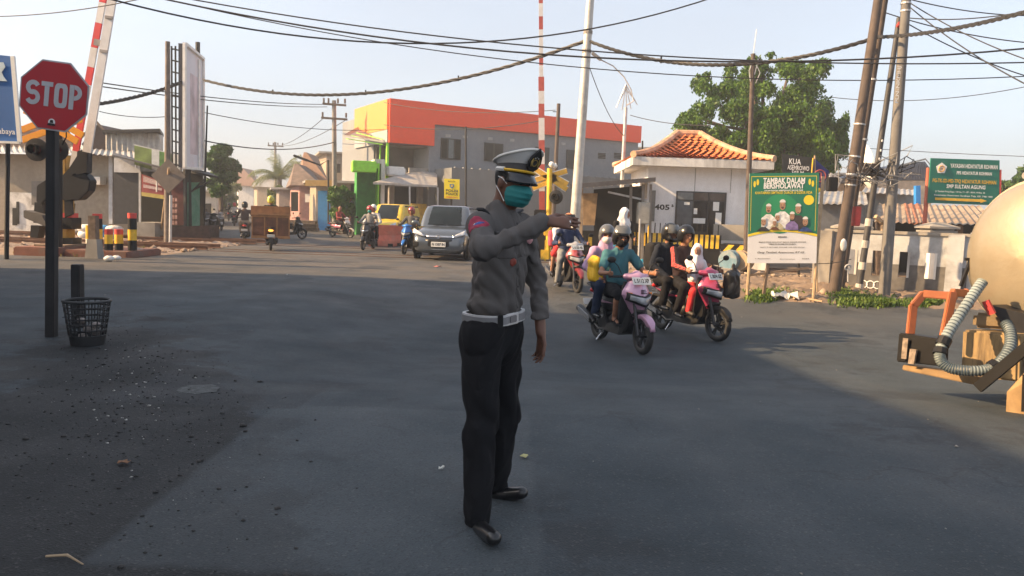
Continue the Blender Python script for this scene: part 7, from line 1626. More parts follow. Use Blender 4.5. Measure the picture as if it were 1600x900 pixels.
# ------------------------------------------------------------ cars
def superring(x, w, z0, z1, n=20, e=.45):
    r = []
    for k in range(n):
        a = 2*math.pi*(k+.5)/n; c, s_ = math.cos(a), math.sin(a); r.append((x, w*abs(c)**e*math.copysign(1, c), (z0+z1)/2+(z1-z0)/2*abs(s_)**e*math.copysign(1, s_)))
    return r
def car(name, label, loc, rz, pt, plate=None, taxi=False, L_=4.1, wd_=.83, H_=1.68, group=None, hood=1.0):
    t = thing(name, label, 'car', loc, rz, group); f = L_/2
    m = MB(); m.loft([superring(x*f, wd_*w, z0, z1) for x, w, z0, z1 in ((-1, .82, .45, .95), (-.985, .93, .34, 1.02), (-.9, .99, .26, 1.04), (-.5, 1, .22, 1.05), (0, 1, .22, 1.04), (.45, 1, .22, 1.03), (.62, .99, .22, 1.0), (.8, .97, .22, .93), (.92, .93, .22, .84), (.975, .86, .24, .72), (1., .74, .3, .58))]); m.build('body', pt, t, smooth=60)
    # cabin: pillars and roof
    bel, roof = 1.0, H_; cb = [(-.97*f, .92), (.50*f, .94)]; rt = [(-.86*f, .74), (.16*f, .76)]
    def cr(x, w, z): return [(x, -wd_*w, z), (x, wd_*w, z)]
    secs = []
    for k in range(7):
        q = k/6; z = bel+(roof-bel)*(1-(1-q)**1.5); xb = cb[0][0]+(rt[0][0]-cb[0][0])*q**1.4; xf = cb[1][0]+(rt[1][0]-cb[1][0])*q; w = (.94-(.94-.76)*q**1.3)*wd_; rr = .16
        if k == 6: xb += .12; xf -= .12; w -= .10
        ring = []
        for (cx_, cy_, a0_) in ((xf-rr, w-rr, 0), (xb+rr, w-rr, 90), (xb+rr, -w+rr, 180), (xf-rr, -w+rr, 270)):
            for j in range(5): a = R(a0_+22.5*j); ring.append((cx_+rr*math.cos(a), cy_+rr*math.sin(a), z))
        secs.append(ring)
    m = MB(); m.loft(secs); m.build('cabin', pt, t, smooth=50)
    # glass
    def lerpx(q): return cb[1][0]+(rt[1][0]-cb[1][0])*q
    m = MB(); rows = []
    for q in np.linspace(.05, .84, 6):
        z = bel+(roof-bel)*(1-(1-q)**1.5)+.005; w = (.94-(.94-.76)*q**1.3)*wd_-.075; rows.append([(lerpx(q)-.05*(2*j/8-1)**4+.012, -w+2*w*j/8, z) for j in range(9)])
    m.loft(rows, closed=False, cap=False); m.build('windscreen', pm('car_glass', (.012, .018, .022), .16, var=.4, scale=1.5, spec=.35), t, smooth=True, fix=False)
    for s_ in (-1, 1):
        for (x0, x1) in ((.30*f, -.12*f), (-.16*f, -.52*f), (-.56*f, -.84*f)):
            m = MB(); P4 = []
            for (xx, q) in ((x0, .06), (x1, .06), (x1, .8), (min(x0, lerpx(.8)-.15), .8)): z = bel+(roof-bel)*(1-(1-q)**1.5); P4.append((xx, s_*((.94-(.94-.76)*q**1.3)*wd_+.004), z))
            m.slab(P4, (0, s_, 0), .004); m.build('side_window', MATS['car_glass'], t)
        m = MB(); m.tube([(.4*f, s_*wd_*.95, 1.05), (.42*f, s_*(wd_+.12), 1.08)], .025, 6); m.ell((.42*f, s_*(wd_+.13), 1.11), (.06, .11, .075), 12, 8); m.build('wing_mirror', pt, t, smooth=True)
    # wheels in dark arches
    for x in (.60*f, -.62*f):
        for s_ in (-1, 1):
            m = MB(); m.lathe([(0, 0), (.37, 0), (.37, .02), (0, .02)], (x, s_*(wd_-.012) if s_ > 0 else s_*(wd_-.012)-.02, .32), (0, 1, 0), 24); m.build('wheel_arch', BLACK, t)
            o = bpy.data.objects.new('wheel', None); COL.objects.link(o); o.parent = t; o.location = (x, s_*(wd_-.07), .30); m = MB(); m.torus((0, 0, 0), (0, 1, 0), .215, .088, 28, 10, 1.05); m.build('tyre', RUBBER, o, smooth=True)
            m = MB(); m.lathe([(0, s_*.06), (.06, s_*.07), (.14, s_*.05), (.16, s_*.07), (.17, s_*.02), (.14, 0)], ax=(0, 1, 0), n=20); m.build('rim', CHROME, o, smooth=True)
    # face: lamps, chrome strip, grille, plate, bumper lip
    def nose(y, z):                          # x of the front skin at y,z
        kz = max(0, (abs(z-.52)-.06))/.42; return f*(1-.028*(abs(y)/wd_)**2.4*2.2-.10*kz**1.7)
    def fpatch(pts, th=.01, n=6, nm='patch', mt=None, par=None, off=.006):
        m = MB(); rows = []
        (a, b, c, d) = pts; m_rows = []
        for i in range(n+1):
            q = i/n; r_ = []
            for j in range(n+1):
                s_ = j/n; y = (a[0]*(1-s_)+b[0]*s_)*(1-q)+(d[0]*(1-s_)+c[0]*s_)*q; z = (a[1]*(1-s_)+b[1]*s_)*(1-q)+(d[1]*(1-s_)+c[1]*s_)*q; r_.append((nose(y, z)+off, y, z))
            rows.append(r_)
        m.loft(rows, closed=False, cap=False); o = m.build(nm, mt, par or t, smooth=True, fix=False); sm_ = o.modifiers.new('thickness', 'SOLIDIFY'); sm_.thickness = .05; sm_.offset = -1; return o
    W_ = wd_
    for s_ in (-1, 1):
        fpatch([(s_*W_*.50, .70), (s_*W_*.95, .80), (s_*W_*.93, .93), (s_*W_*.62, .80)], nm='headlight', mt=pm('headlight_lens', (.62, .65, .68), .12, var=.35, scale=9, spec=.9), off=.03)
        fpatch([(s_*W_*.70, .40), (s_*W_*.90, .38), (s_*W_*.9, .58), (s_*W_*.72, .54)], nm='fog_lamp_recess', mt=BLACK, off=.012)
        m = MB(); m.cyl((nose(.65*s_, .47)-.02, s_*W_*.8, .47), (nose(.65*s_, .47)+.022, s_*W_*.8, .47), .05, n=12); m.build('fog_lamp', LAMPG, t)
    if not taxi:
        fpatch([(-W_*.52, .705), (W_*.52, .705), (W_*.5, .755), (-W_*.5, .755)], nm='chrome_strip', mt=CHROME, off=.035)
        for s_ in (-1, 1): fpatch([(s_*W_*.5, .72), (s_*W_*.93, .80), (s_*W_*.93, .82), (s_*W_*.5, .755)], nm='chrome_strip', mt=CHROME, off=.036)
    fpatch([(-W_*.66, .32), (W_*.66, .32), (W_*.46, .655), (-W_*.46, .655)], nm='grille', mt=pm('grille_black', (.012, .013, .016), .4), off=.014)
    fpatch([(-W_*.62, .315), (W_*.62, .315), (W_*.66, .342), (-W_*.66, .342)], nm='chrome_lip', mt=CHROME, off=.03)
    fpatch([(-W_*.8, .215), (W_*.8, .215), (W_*.84, .30), (-W_*.84, .30)], nm='lower_bumper', mt=BLACK, off=.012)
    if not taxi:
        m = MB(); q = nose(0, .73)+.04; m.torus((q, 0, .725), (1, 0, 0), .052, .01, 18, 5); m.torus((q, 0, .735), (1, 0, 0), .03, .008, 14, 5, 1.); m.build('badge', CHROME, t)
    if plate:
        q = nose(0, .5)+.025; m = MB(); m.box((q, 0, .49), (.012, .44, .15)); o = m.build('number_plate', PLATEW, t, bevel=.004)
        m = MB(); m.text(plate, (q+.0085, 0, .45), (0, 1, 0), (0, 0, 1), .085, .38, bold=.03, t=0); m.build('plate_lettering', INK, o)
    for y0 in (-.35, .15): m = MB(); q0 = Vector((lerpx(.04)+.03, y0, bel+.05)); m.bar(q0, q0+Vector((-.06, .5, .03)), .012, .012); m.build('wiper', BLACK, t)
    return t
c = gp(690, 404); c.z = 0; rzc = R(-94); d = Vector((math.cos(rzc), math.sin(rzc), 0))
car('car', 'dark grey compact people carrier with headlights facing us', (at(692, 404, 23.2).x, 25.2, 0), rzc, pm('grey_car_paint', (.11, .13, .155), .28, .55, var=.05, coat=.8), 'N 1507 IN', wd_=.84)
car('car', 'yellow minibus half hidden behind the scooter riders', (at(606, 360, 35).x, 36.5, 0), R(-100), pm('yellow_car_paint', (.72, .50, .04), .4, .1, var=.08, coat=.4), None, taxi=True, wd_=.82, H_=1.75)

# ------------------------------------------------------------ the tanker truck at the right edge
AX = Vector((.93, .36, 0)).normalized(); SDV = Vector((AX.y, -AX.x, 0)); C0 = Vector((5.02, 7.35, 1.235)); ZG = gz(5, 7.5)
tk = thing('tanker_truck', 'tanker truck with brass coloured tank and orange rear guard cut by the right edge', 'truck', (C0.x, C0.y, ZG))
TANK = pm('brass_tank_paint', (.40, .34, .24), .45, .5, var=.1, scale=2, dirt=(.35, .26, .14), dscale=1.2, damt=.45, bump=.12, bscale=22, coat=.3)
rT = .765; m = MB(); m.lathe([(0, -.30), (.2, -.285), (.4, -.24), (.56, -.17), (.67, -.09), (.74, -.02), (rT, .06), (rT, .12), (rT, 1.4), (rT, 4.2), (.6, 4.3), (0, 4.35)], C0, AX, 48); m.build('tank', TANK, tk, world=True, smooth=True)
m = MB(); m.lathe([(rT-.01, .03), (rT+.014, .035), (rT+.014, .075), (rT-.01, .08)], C0, AX, 48); m.lathe([(rT-.01, 1.4), (rT+.014, 1.41), (rT+.014, 1.46), (rT-.01, 1.47)], C0, AX, 48); m.build('weld_band', TANK, tk, world=True, smooth=True)
m = MB(); q = C0+Vector((0, 0, rT+.03)); m.tube([q+AX*.05+SDV*-.25, q+AX*.5-SDV*.22], .035, 10); m.tube([q+AX*.25-SDV*.1-Vector((0, 0, .05)), q+AX*.25-SDV*.1+Vector((0, 0, .1))], .12, n=14); m.build('top_pipe', pm('dull_steel', (.3, .28, .26), .5, .5), tk, world=True, smooth=40)
def tp_(u, v, Y): return at(u, v, Y)
m = MB()
for s_ in (-.38, .38): m.bar(C0+SDV*s_+AX*-.25+Vector((0, 0, -.86)), C0+SDV*s_+AX*4.6+Vector((0, 0, -.86)), .09, .2)
m.build('chassis_rail', DARKM, tk, world=True)
ORF = pm('orange_rust_paint', (.38, .12, .05), .6, var=.25, scale=4, dirt=(.25, .1, .05), dscale=3, damt=.8)
m = MB()
for a, b in (((1420, 542, 7.5), (1427, 476, 7.5)), ((1427, 478, 7.5), (1444, 458, 7.5)), ((1442, 459, 7.5), (1496, 463, 7.3)), ((1489, 456, 7.3), (1474, 530, 7.3)), ((1488, 457, 7.3), (1508, 458, 7.6)), ((1508, 456, 7.6), (1518, 475, 7.8))): m.bar(tp_(*a), tp_(*b), .05, .075)
m.build('rear_guard', ORF, tk, world=True, bevel=.008)
m = MB(); m.slab([tp_(1404, 520, 7.5), tp_(1470, 530, 7.15), tp_(1467, 572, 7.15), tp_(1400, 565, 7.5)], AX, .12); m.build('lamp_box', BLACK, tk, world=True, bevel=.01)
m = MB(); m.slab([tp_(1412, 528, 7.42), tp_(1420, 529, 7.38), tp_(1417, 561, 7.38), tp_(1409, 560, 7.42)], -AX, .01); m.slab([tp_(1424, 545, 7.36), tp_(1434, 546, 7.3), tp_(1430, 569, 7.3), tp_(1421, 568, 7.36)], -AX, .02); m.build('lamp_lens', pm('dirty_lens', (.28, .22, .17), .5, var=.5, scale=20), tk, world=True)
OCH = pm('ochre_stained_plank', (.29, .19, .09), .8, var=.3, scale=4, dirt=(.15, .09, .05), dscale=3, damt=.7)
m = MB(); m.slab([tp_(1410, 570, 7.5), tp_(1532, 590, 6.8), tp_(1530, 603, 6.8), tp_(1409, 578, 7.5)], AX, .15); m.build('bumper_plank', OCH, tk, world=True, bevel=.008)
m = MB(); m.slab([tp_(1503, 515, 7.4), tp_(1592, 522, 7.0), tp_(1590, 597, 7.0), tp_(1500, 585, 7.4)], AX, .3); m.build('stained_box', pm('mud_streaked_box', (.33, .23, .11), .75, var=.3, scale=3, dirt=(.05, .035, .025), dscale=9, damt=.9, streak=True), tk, world=True, bevel=.02)
m = MB(); m.slab([tp_(1518, 488, 7.4), tp_(1580, 492, 7.2), tp_(1582, 516, 7.2), tp_(1516, 512, 7.4)], AX, .3); m.build('upper_box', pm('mud_box', (.22, .16, .09), .8, var=.4, scale=5), tk, world=True, bevel=.03)
m = MB(); m.slab([tp_(1545, 476, 7.3), tp_(1640, 500, 7.0), tp_(1640, 545, 7.0), tp_(1590, 540, 7.1)], AX, .3); m.build('tank_cradle', DARKM, tk, world=True)
m = MB(); m.bar(tp_(1528, 606, 6.75), tp_(1650, 505, 6.3), .05, .09); m.build('diagonal_strut', BLACK, tk, world=True)
m = MB(); m.slab([tp_(1572, 612, 6.5), tp_(1606, 575, 6.4), tp_(1640, 575, 6.2), tp_(1640, 650, 6.2), tp_(1600, 652, 6.4), tp_(1570, 652, 6.5)], AX, .12); m.build('mud_board', OCH, tk, world=True, bevel=.01)
m = MB(); m.slab([tp_(1600, 585, 6.33), tp_(1640, 580, 6.15), tp_(1640, 645, 6.15), tp_(1598, 643, 6.33)], -AX, .02); m.build('mud_flap', BLACK, tk, world=True)
m = MB(); q = tp_(1540, 470, 7.2); m.cyl(q, q+Vector((.05, -.04, -.12)), .035, n=8); m.build('red_tap', REDP, tk, world=True)
m = MB(); q = tp_(1508, 405, 7.9); m.bar(q, q+Vector((.12, 0, .0)), .03, .03); m.bar(q+Vector((.06, 0, 0)), q+Vector((-.02, 0, -.28)), .03, .03); m.build('hook', DARKM, tk, world=True)
# suction hose with ribs
hp_ = [tp_(*a) for a in ((1535, 440, 7.25), (1520, 462, 7.2), (1500, 492, 7.1), (1482, 520, 7.0), (1470, 545, 6.95), (1470, 563, 6.9), (1484, 575, 6.85), (1510, 579, 6.8), (1540, 578, 6.75), (1562, 566, 6.75), (1577, 545, 6.8), (1579, 522, 6.9), (1572, 505, 7.0))]
def spl(P, n):
    out = []
    for i in range(len(P)-1):
        p0, p1, p2, p3 = P[max(i-1, 0)], P[i], P[i+1], P[min(i+2, len(P)-1)]
        for k in range(n):
            s_ = k/n; out.append(.5*((2*p1)+(p2-p0)*s_+(2*p0-5*p1+4*p2-p3)*s_*s_+(3*p1-p0-3*p2+p3)*s_**3))
    return out+[P[-1]]
hs_ = spl(hp_, 12); m = MB(); m.tube(hs_, [.043 if i % 2 else .052 for i in range(len(hs_))], 10)
nf = 10*(len(hs_)-1)
for i in range(len(m.mi)): m.mi[i] = (i//10) % 2 if i < nf else 0
m.build('hose', [pm('hose_pale', (.26, .31, .31), .5, var=.2), pm('hose_dark', (.06, .08, .09), .5)], tk, world=True, smooth=70, fix=False)
for i in (40, 48, 100): m = MB(); m.tube([hs_[i], hs_[i+5]], .062, 10); m.build('hose_tape', BLACK, tk, world=True)
# rear axle wheels
for s_ in (-.75, .75):
    o = bpy.data.objects.new('wheel', None); COL.objects.link(o); o.parent = tk; q = C0+AX*1.7+SDV*s_; o.location = (q.x-C0.x, q.y-C0.y, .42); o.rotation_euler = (0, 0, math.atan2(AX.y, AX.x))
    m = MB(); m.torus((0, 0, 0), (0, 1, 0), .31, .11, 28, 10, 1.3); m.build('tyre', RUBBER, o, smooth=True); m = MB(); m.lathe([(0, .05), (.1, .06), (.2, -.02), (.24, .05)], ax=(0, 1, 0), n=20); m.build('rim', DARKM, o, smooth=True)
m = MB(); q = C0+AX*5.6; m.box((q.x, q.y, 1.2), (1.7, 1.9, 2.0), math.atan2(AX.y, AX.x)); m.build('cab', ORF, tk, world=True, bevel=.12)
# ------------------------------------------------------------ people
SKIN = pm('skin_brown', (.27, .125, .07), .55, var=.12, scale=14); SKIND = pm('skin_dark_brown', (.15, .068, .042), .5, var=.12, scale=14); SKINL = pm('skin_tan', (.38, .20, .12), .55, var=.1, scale=14)
def cloth(name, col, var=.12): return pm(name, col, .9, var=var, scale=5, bump=.25, bscale=220, spec=.2)
BLKC = cloth('black_cloth', (.012, .012, .014)); NAVYC = cloth('navy_cloth', (.018, .028, .06)); SHOEB = pm('black_leather', (.012, .012, .013), .3, coat=.3)
HELB = pm('black_helmet', (.008, .008, .009), .3, coat=.25, spec=.4); HELG = pm('grey_helmet', (.10, .105, .11), .3, coat=.5); VIS = pm('smoky_visor', (.16, .16, .15), .12, .3, var=.1)
HAIRM = pm('black_hair', (.01, .009, .008), .7)

# --- the officer
F_OFF = A_(.82, -.57, 0); LFT = A_(.57, .82, 0)
N0 = np.array(at(781, 331, 3.72)); P0 = np.array(at(780, 508, 3.74))
JO = dict(pelvis=P0, neck=N0, head=np.array(at(801, 285, 3.70)), face=A_(.71, -.70, -.10),
          sl=N0+LFT*.18-A_(0, 0, .06), sr=N0-LFT*.158-A_(0, 0, .062),
          er=at(757, 390, 3.34), wr=at(851, 346, 3.40), hdr=A_(1, .0, -.02), htr=A_(.15, .6, .6), hpr=A_(.1, 0, -1), hcr=.07,
          el=at(839, 436, 3.92), wl=at(845, 520, 3.80), hdl=A_(.03, -.06, -1), htl=F_OFF+A_(-.3, -.3, 0), hpl=-LFT, hcl=.28,
          hr=at(757, 520, 3.65), kr=at(750, 672, 3.60), ar=at(747, 812, 3.56), tr=np.array(gp(771, 856))+A_(0, 0, .045),
          hl=at(789, 520, 3.82), kl=at(786, 660, 3.85), al=at(775, 764, 3.93), tl=np.array(gp(814, 783))+A_(0, 0, .045))
UNIF = cloth('grey_uniform_shirt', (.118, .108, .104), .08); KEEP = {}
off = person('person', 'traffic officer in grey shirt, peaked cap and green mask, one arm held out', (0, 0, 0), JO, SKIND, UNIF, BLKC, SHOEB, h=.008, girth=.93, hands='open', tuck=.085, keep=KEEP, wr=.0066, seed=3, pw=1.12, hsz=.92)
S = KEEP['shirt']; G = grid(S); up, sd, fw = KEEP['up'], KEEP['sd'], KEEP['fw']; TM = np.stack([fw, sd, up], 1); J = KEEP['J']; cf = J['pelvis']+up*.30
decal(S, np.maximum(dbox(G, cf+fw*.1, TM, (.12, .018, .26)), 0*G[..., 0]-9), .004, 'placket', UNIF, off)
for s_ in (-1, 1):
    c = cf+up*.10+sd*s_*.075+fw*.1; decal(S, dbox(G, c, TM, (.1, .052, .062)), .004, 'pocket', UNIF, off); decal(S, dbox(G, c+up*.05, TM, (.1, .054, .02)), .007, 'pocket_flap', UNIF, off)
BADGE = pm('red_badge', (.30, .05, .03), .5)
c = cf+up*.02-sd*.045+fw*.1; decal(S, np.linalg.norm((G-c)@TM*A_(.1, 1, 1), axis=-1)-.021, .007, 'round_badge', BADGE, off)
c = cf+up*.05+sd*.02+fw*.1
for k in range(5): cc = cf+up*(.20-.1*k)+fw*.1; decal(S, np.linalg.norm((G-cc)@TM*A_(.1, 1, 1), axis=-1)-.008, .008, 'button', PLBLACK, off)
# shoulder patch on the raised arm, with a blue and white device
sp_ = J['sr']+nrm(J['er']-J['sr'])*.05; out = nrm(-sd*.75+up*.3+fw*.35); pc = sp_+out*.055
AXp = nrm(J['er']-J['sr']); o2 = nrm(out-AXp*np.dot(out, AXp)); PM = np.stack([o2, np.cross(o2, AXp), AXp], 1)
q = (G-pc)@PM; decal(S, np.maximum(np.sqrt((q[..., 1]*1.05)**2+(q[..., 2])**2)-.052, np.abs(q[..., 0])-.06), .004, 'shoulder_patch', pm('patch_crimson', (.30, .02, .055), .7, var=.25, scale=60), off)
q2 = q-A_(0, .004, .012); decal(S, np.maximum(np.abs(q2[..., 1])*.6+np.abs(q2[..., 2])-.022, np.abs(q[..., 0])-.06), .006, 'patch_device', pm('patch_blue', (.05, .10, .32), .7, var=.5, scale=90), off)
q2 = q-A_(0, -.012, .002); decal(S, np.maximum(np.abs(q2[..., 1])+np.abs(q2[..., 2])*.8-.010, np.abs(q[..., 0])-.06), .007, 'patch_star', TXTW, off)
# collar, rank tabs, epaulette
nk = J['neck']-up*.02
T = SDF(nk-.2, nk+.2, .007); T.cone(nk-up*.025, nk+up*.03+fw*.004, .078, .066, .01); T.cone(nk-up*.1, nk+up*.1, .054, None, .005, sub=True); T.cut(nk+up*.034+fw*.06*0, up-fw*.25); T.cut(nk-up*.03, -up); T.ell(nk+fw*.085+up*.025, (.03, .022, .045), .01, TM, sub=True); T.build('collar', UNIF, off)
for s_ in (-1, 1):
    b = Vector(nk+fw*.065+sd*s_*.038-up*.012); m = MB(frame(b, sd-fw*s_*.4, up)); m.box((0, 0, 0), (.026, .006, .036)); o = m.build('rank_tab', BLACK, off, bevel=.002); m = MB(frame(b-Vector(fw)*-.004, sd-fw*s_*.4, up)); 
    for k in (-1, 1): m.box((0, -.002, k*.009), (.02, .006, .006))
    m.build('gold_bar', pm('gold_thread', (.75, .50, .12), .45, .4), o)
    a = Vector(nk+sd*s_*.085-up*.012); b2 = Vector(J['sl' if s_ > 0 else 'sr']+up*.075); m = MB(); m.bar(a+Vector(up)*.012, b2, .045, .012); m.build('epaulette', pm('epaulette_dark', (.05, .05, .055), .8), off, bevel=.004)
m = MB(frame(Vector(cf+up*.135+sd*.09+fw*.115), sd, up)); m.ell((0, 0, .0), (.026, .012, .036), 12, 8); m.build('left_breast_badge', pm('badge_pink', (.7, .35, .38), .5, var=.5, scale=60), off, smooth=True)
# white belt and buckle
hc = KEEP['hipc']+up*.085
def ering(z, rf, rs, n=40): return [Vector(hc+up*z+fw*(rf*math.cos(2*math.pi*k/n))+sd*(rs*math.sin(2*math.pi*k/n))) for k in range(n)]
St = KEEP['trousers']
def surf_r(S_, z, n=40):
    out_ = []
    for k in range(n):
        d = fw*math.cos(2*math.pi*k/n)+sd*math.sin(2*math.pi*k/n); r_ = .158
        while r_ > .04:
            p = hc+up*z+d*r_; i = np.round((p-S_.lo)/S_.h).astype(int)
            if np.all(i >= 0) and np.all(i < S_.n) and S_.D[tuple(i)] < 0: break
            r_ -= .004
        out_.append(r_)
    a = np.array(out_); return np.maximum.reduce([a, np.roll(a, 1), np.roll(a, -1)])
rr1 = np.maximum(surf_r(St, -.012), surf_r(S, .012)); rr1 = (np.roll(rr1, 1)+rr1+np.roll(rr1, -1))/3
def bring(z, e): return [Vector(hc+up*z+(fw*math.cos(2*math.pi*k/40)+sd*math.sin(2*math.pi*k/40))*(rr1[k]+e)) for k in range(40)]
m = MB(); m.loft([bring(-.024, -.01), bring(-.024, .007), bring(.024, .007), bring(.024, -.01)], cap=False); m.build('belt', pm('white_belt', (.52, .52, .53), .45, var=.1), off, smooth=60)
m = MB(); m.loft([bring(-.017, .004), bring(-.017, .0105), bring(.017, .0105), bring(.017, .004)], cap=False); m.build('belt_band', pm('grey_belt_inlay', (.20, .20, .21), .6), off, smooth=60)
bc = Vector(hc+nrm(fw*.98-sd*.18)*(rr1[0]+.012)); m = MB(frame(bc, sd, up)); m.box((0, 0, 0), (.10, .014, .056)); o = m.build('buckle', pm('buckle_silver', (.68, .68, .70), .3, .5), off, bevel=.004); m = MB(frame(bc+Vector(fw)*.008, sd, up)); m.box((0, 0, 0), (.058, .006, .034)); m.build('buckle_plate', pm('buckle_plate', (.22, .22, .24), .35, .5), o, bevel=.003)
bk = Vector(hc+nrm(fw*.75-sd*.75)*(rr1[35]+.006)); m = MB(frame(bk, sd*.6+fw*.7, up)); m.box((0, 0, 0), (.026, .02, .062)); m.build('belt_keeper', BLACK, off, bevel=.003)
# trouser crease and shoe welts come from the cloth; peaked cap
H, f, hs, hu = KEEP['H'], KEEP['f'], KEEP['hs'], KEEP['hu']
CF = frame(Vector(H), Vector(f), Vector(hu)) @ Matrix.Scale(.91, 4); tilt = .16
def cring(z, rx, ry, cx=0., tl=tilt, n=36, pk=0.):
    r_ = []
    for k in range(n):
        a = 2*math.pi*k/n; x = cx+rx*math.cos(a); r_.append((x, ry*math.sin(a), z+tl*x+pk*max(0, math.cos(a))**2))
    return r_
CAPW = pm('cap_cloth', (.66, .655, .64), .8, var=.06); m = MB(CF); m.loft([cring(.088, .106, .088), cring(.100, .112, .094), cring(.114, .122, .106, .004, .30, 36, .008), cring(.124, .129, .114, .006, .36, 36, .012)], cap=False); m.loft([cring(.124, .129, .114, .006, .36, 36, .012), cring(.137, .124, .110, .006, .34, 36, .014), cring(.150, .085, .075, .008, .3, 36, .012), cring(.155, .02, .02, 0, .3)], cap=True); m.build('cap_crown', CAPW, off, smooth=50)
m = MB(CF); rg = cring(.126, .130, .115, .006, .36, 36, .012); rg.append(rg[0]); m.tube(rg, .006, 6, cap=False); m.build('cap_piping', pm('cap_piping_white', (.80, .78, .72), .7), off, smooth=True)
m = MB(CF); m.loft([cring(.042, .102, .084, 0, .08), cring(.042, .107, .089, 0, .08), cring(.096, .108, .090, 0, .16), cring(.096, .10, .085, 0, .16)], cap=False); m.build('cap_band', pm('cap_band_grey', (.085, .08, .08), .8), off, smooth=50)
m = MB(CF); rows = []
for i in range(6):
    q = i/5; rows.append([((.104+.052*q*math.cos(a*.9))*math.cos(a)+.0, (.091+.008*q)*math.sin(a), .05-.034*q+.10*.1*math.cos(a)-.012*q*math.cos(a)-.018*q*abs(math.sin(a))) for a in np.linspace(-1.25, 1.25, 17)])
m.loft(rows, closed=False, cap=False); o = m.build('cap_visor', pm('visor_black', (.012, .012, .013), .25, coat=.5), off, smooth=True, fix=False); sm_ = o.modifiers.new('thickness', 'SOLIDIFY'); sm_.thickness = .005
m = MB(CF); m.tube([((.113)*math.cos(a), .095*math.sin(a), .058+.09*.113*math.cos(a)) for a in np.linspace(-1.45, 1.45, 21)], .0075, 6); m.build('gold_strap', pm('cap_gold', (.78, .46, .03), .4, .2), off, smooth=True)
m = MB(CF); 
for s_ in (-1, 1): m.tube([((.110)*math.cos(a), .093*math.sin(a), .060+.09*.11*math.cos(a)) for a in np.linspace(s_*1.42, s_*1.95, 7)], .013, 6)
m.build('side_strap', pm('cap_white_tab', (.7, .69, .66), .6), off, smooth=True)
m = MB(CF); pl = [(math.sin(a)*.034, .043*-math.cos(a) if abs(a) < 2 else .0) for a in ()]; out_ = [(y*1.3, z*1.25) for y, z in [(0, .066), (.012, .046), (.028, .026), (.035, .0), (.028, -.026), (.010, -.04), (-.010, -.04), (-.028, -.026), (-.035, 0), (-.028, .026), (-.012, .046)]]
m.slab([(.118+.30*z+.004, -y, .122+z*.92) for y, z in out_], (1, 0, -.3), .010); o = m.build('cap_emblem', pm('emblem_black', (.015, .015, .016), .6), off)
m = MB(CF); m.torus((.128, 0, .120), (1, 0, -.3), .017, .005, 18, 6)
for s_ in (-1, 1): m.tube([(.130, s_*.024, .100), (.134, s_*.028, .120), (.138, s_*.022, .142)], [.003, .006, .003], 6)
m.build('emblem_gold', pm('emblem_gold', (.45, .32, .10), .4, .5), o, smooth=True); m = MB(CF)
for y, z in ((0, .146), (.011, .140), (-.011, .140)): m.ell((.138, y, z+.004), .0045, 8, 6)
m.build('emblem_stars', pm('emblem_pale', (.5, .5, .46), .4), o)
# green surgical mask with pleats and ear loops
GM = pm('mask_green', (.02, .20, .20), .75, var=.06, bump=.15, bscale=160); T = SDF(H-.2, H+.2, .005); HMo = np.stack([f, hs, hu], 1)
def hpo(x, y, z): return H+(f*x+hs*y+hu*z)*.92
T.ell(hpo(.032, 0, -.055), (.087, .068, .076), .02, HMo); T.cone(hpo(.105, 0, -.015), hpo(.128, 0, -.04), .010, .014, .035)
P_ = grid(T); zz = (P_-H)@hu
for z0 in (-.035, -.06, -.085): T.D -= (.0035*np.exp(-((zz-z0)/.006)**2)*np.clip(np.abs((P_-H)@f)*9, 0, 1)).astype(np.float32)
T.cut(hpo(.030, 0, 0), -f); T.cut(hpo(.1, 0, -.006), hu-f*.1); T.cut(hpo(.1, 0, -.118), -hu); T.build('face_mask', GM, off)
for s_ in (-1, 1):
    m = MB(); m.tube([Vector(hpo(.034, .072*s_, -.012)), Vector(hpo(.01, .087*s_, .012)), Vector(hpo(-.018, .093*s_, .018))], .0022, 5); m.tube([Vector(hpo(.034, .07*s_, -.10)), Vector(hpo(.005, .083*s_, -.06)), Vector(hpo(-.022, .092*s_, -.03))], .0022, 5); m.build('ear_loop', TXTW, off)
T = SDF(H-.2, H+.2, .007); T.ell(hpo(-.006, 0, .03), (.096, .077, .10), .02, HMo); T.ell(hpo(.09, 0, -.02), (.069, .1, .092), .01, HMo, sub=True); T.cut(hpo(0, 0, .06), hu); T.cut(hpo(0, 0, -.06), -hu-f*.4); T.ell(hpo(.0, .085, -.015), (.02, .02, .03), .01, HMo, sub=True); T.ell(hpo(.0, -.085, -.015), (.02, .02, .03), .01, HMo, sub=True); T.build('hair', HAIRM, off)
m = MB(); w_ = J['wr']; hd_ = nrm(J['hdr']); m.torus(Vector(w_+hd_*.112+A_(0, .0, .0)), Vector(hd_), .0098, .0025, 14, 5); m.build('ring', CHROME, off)

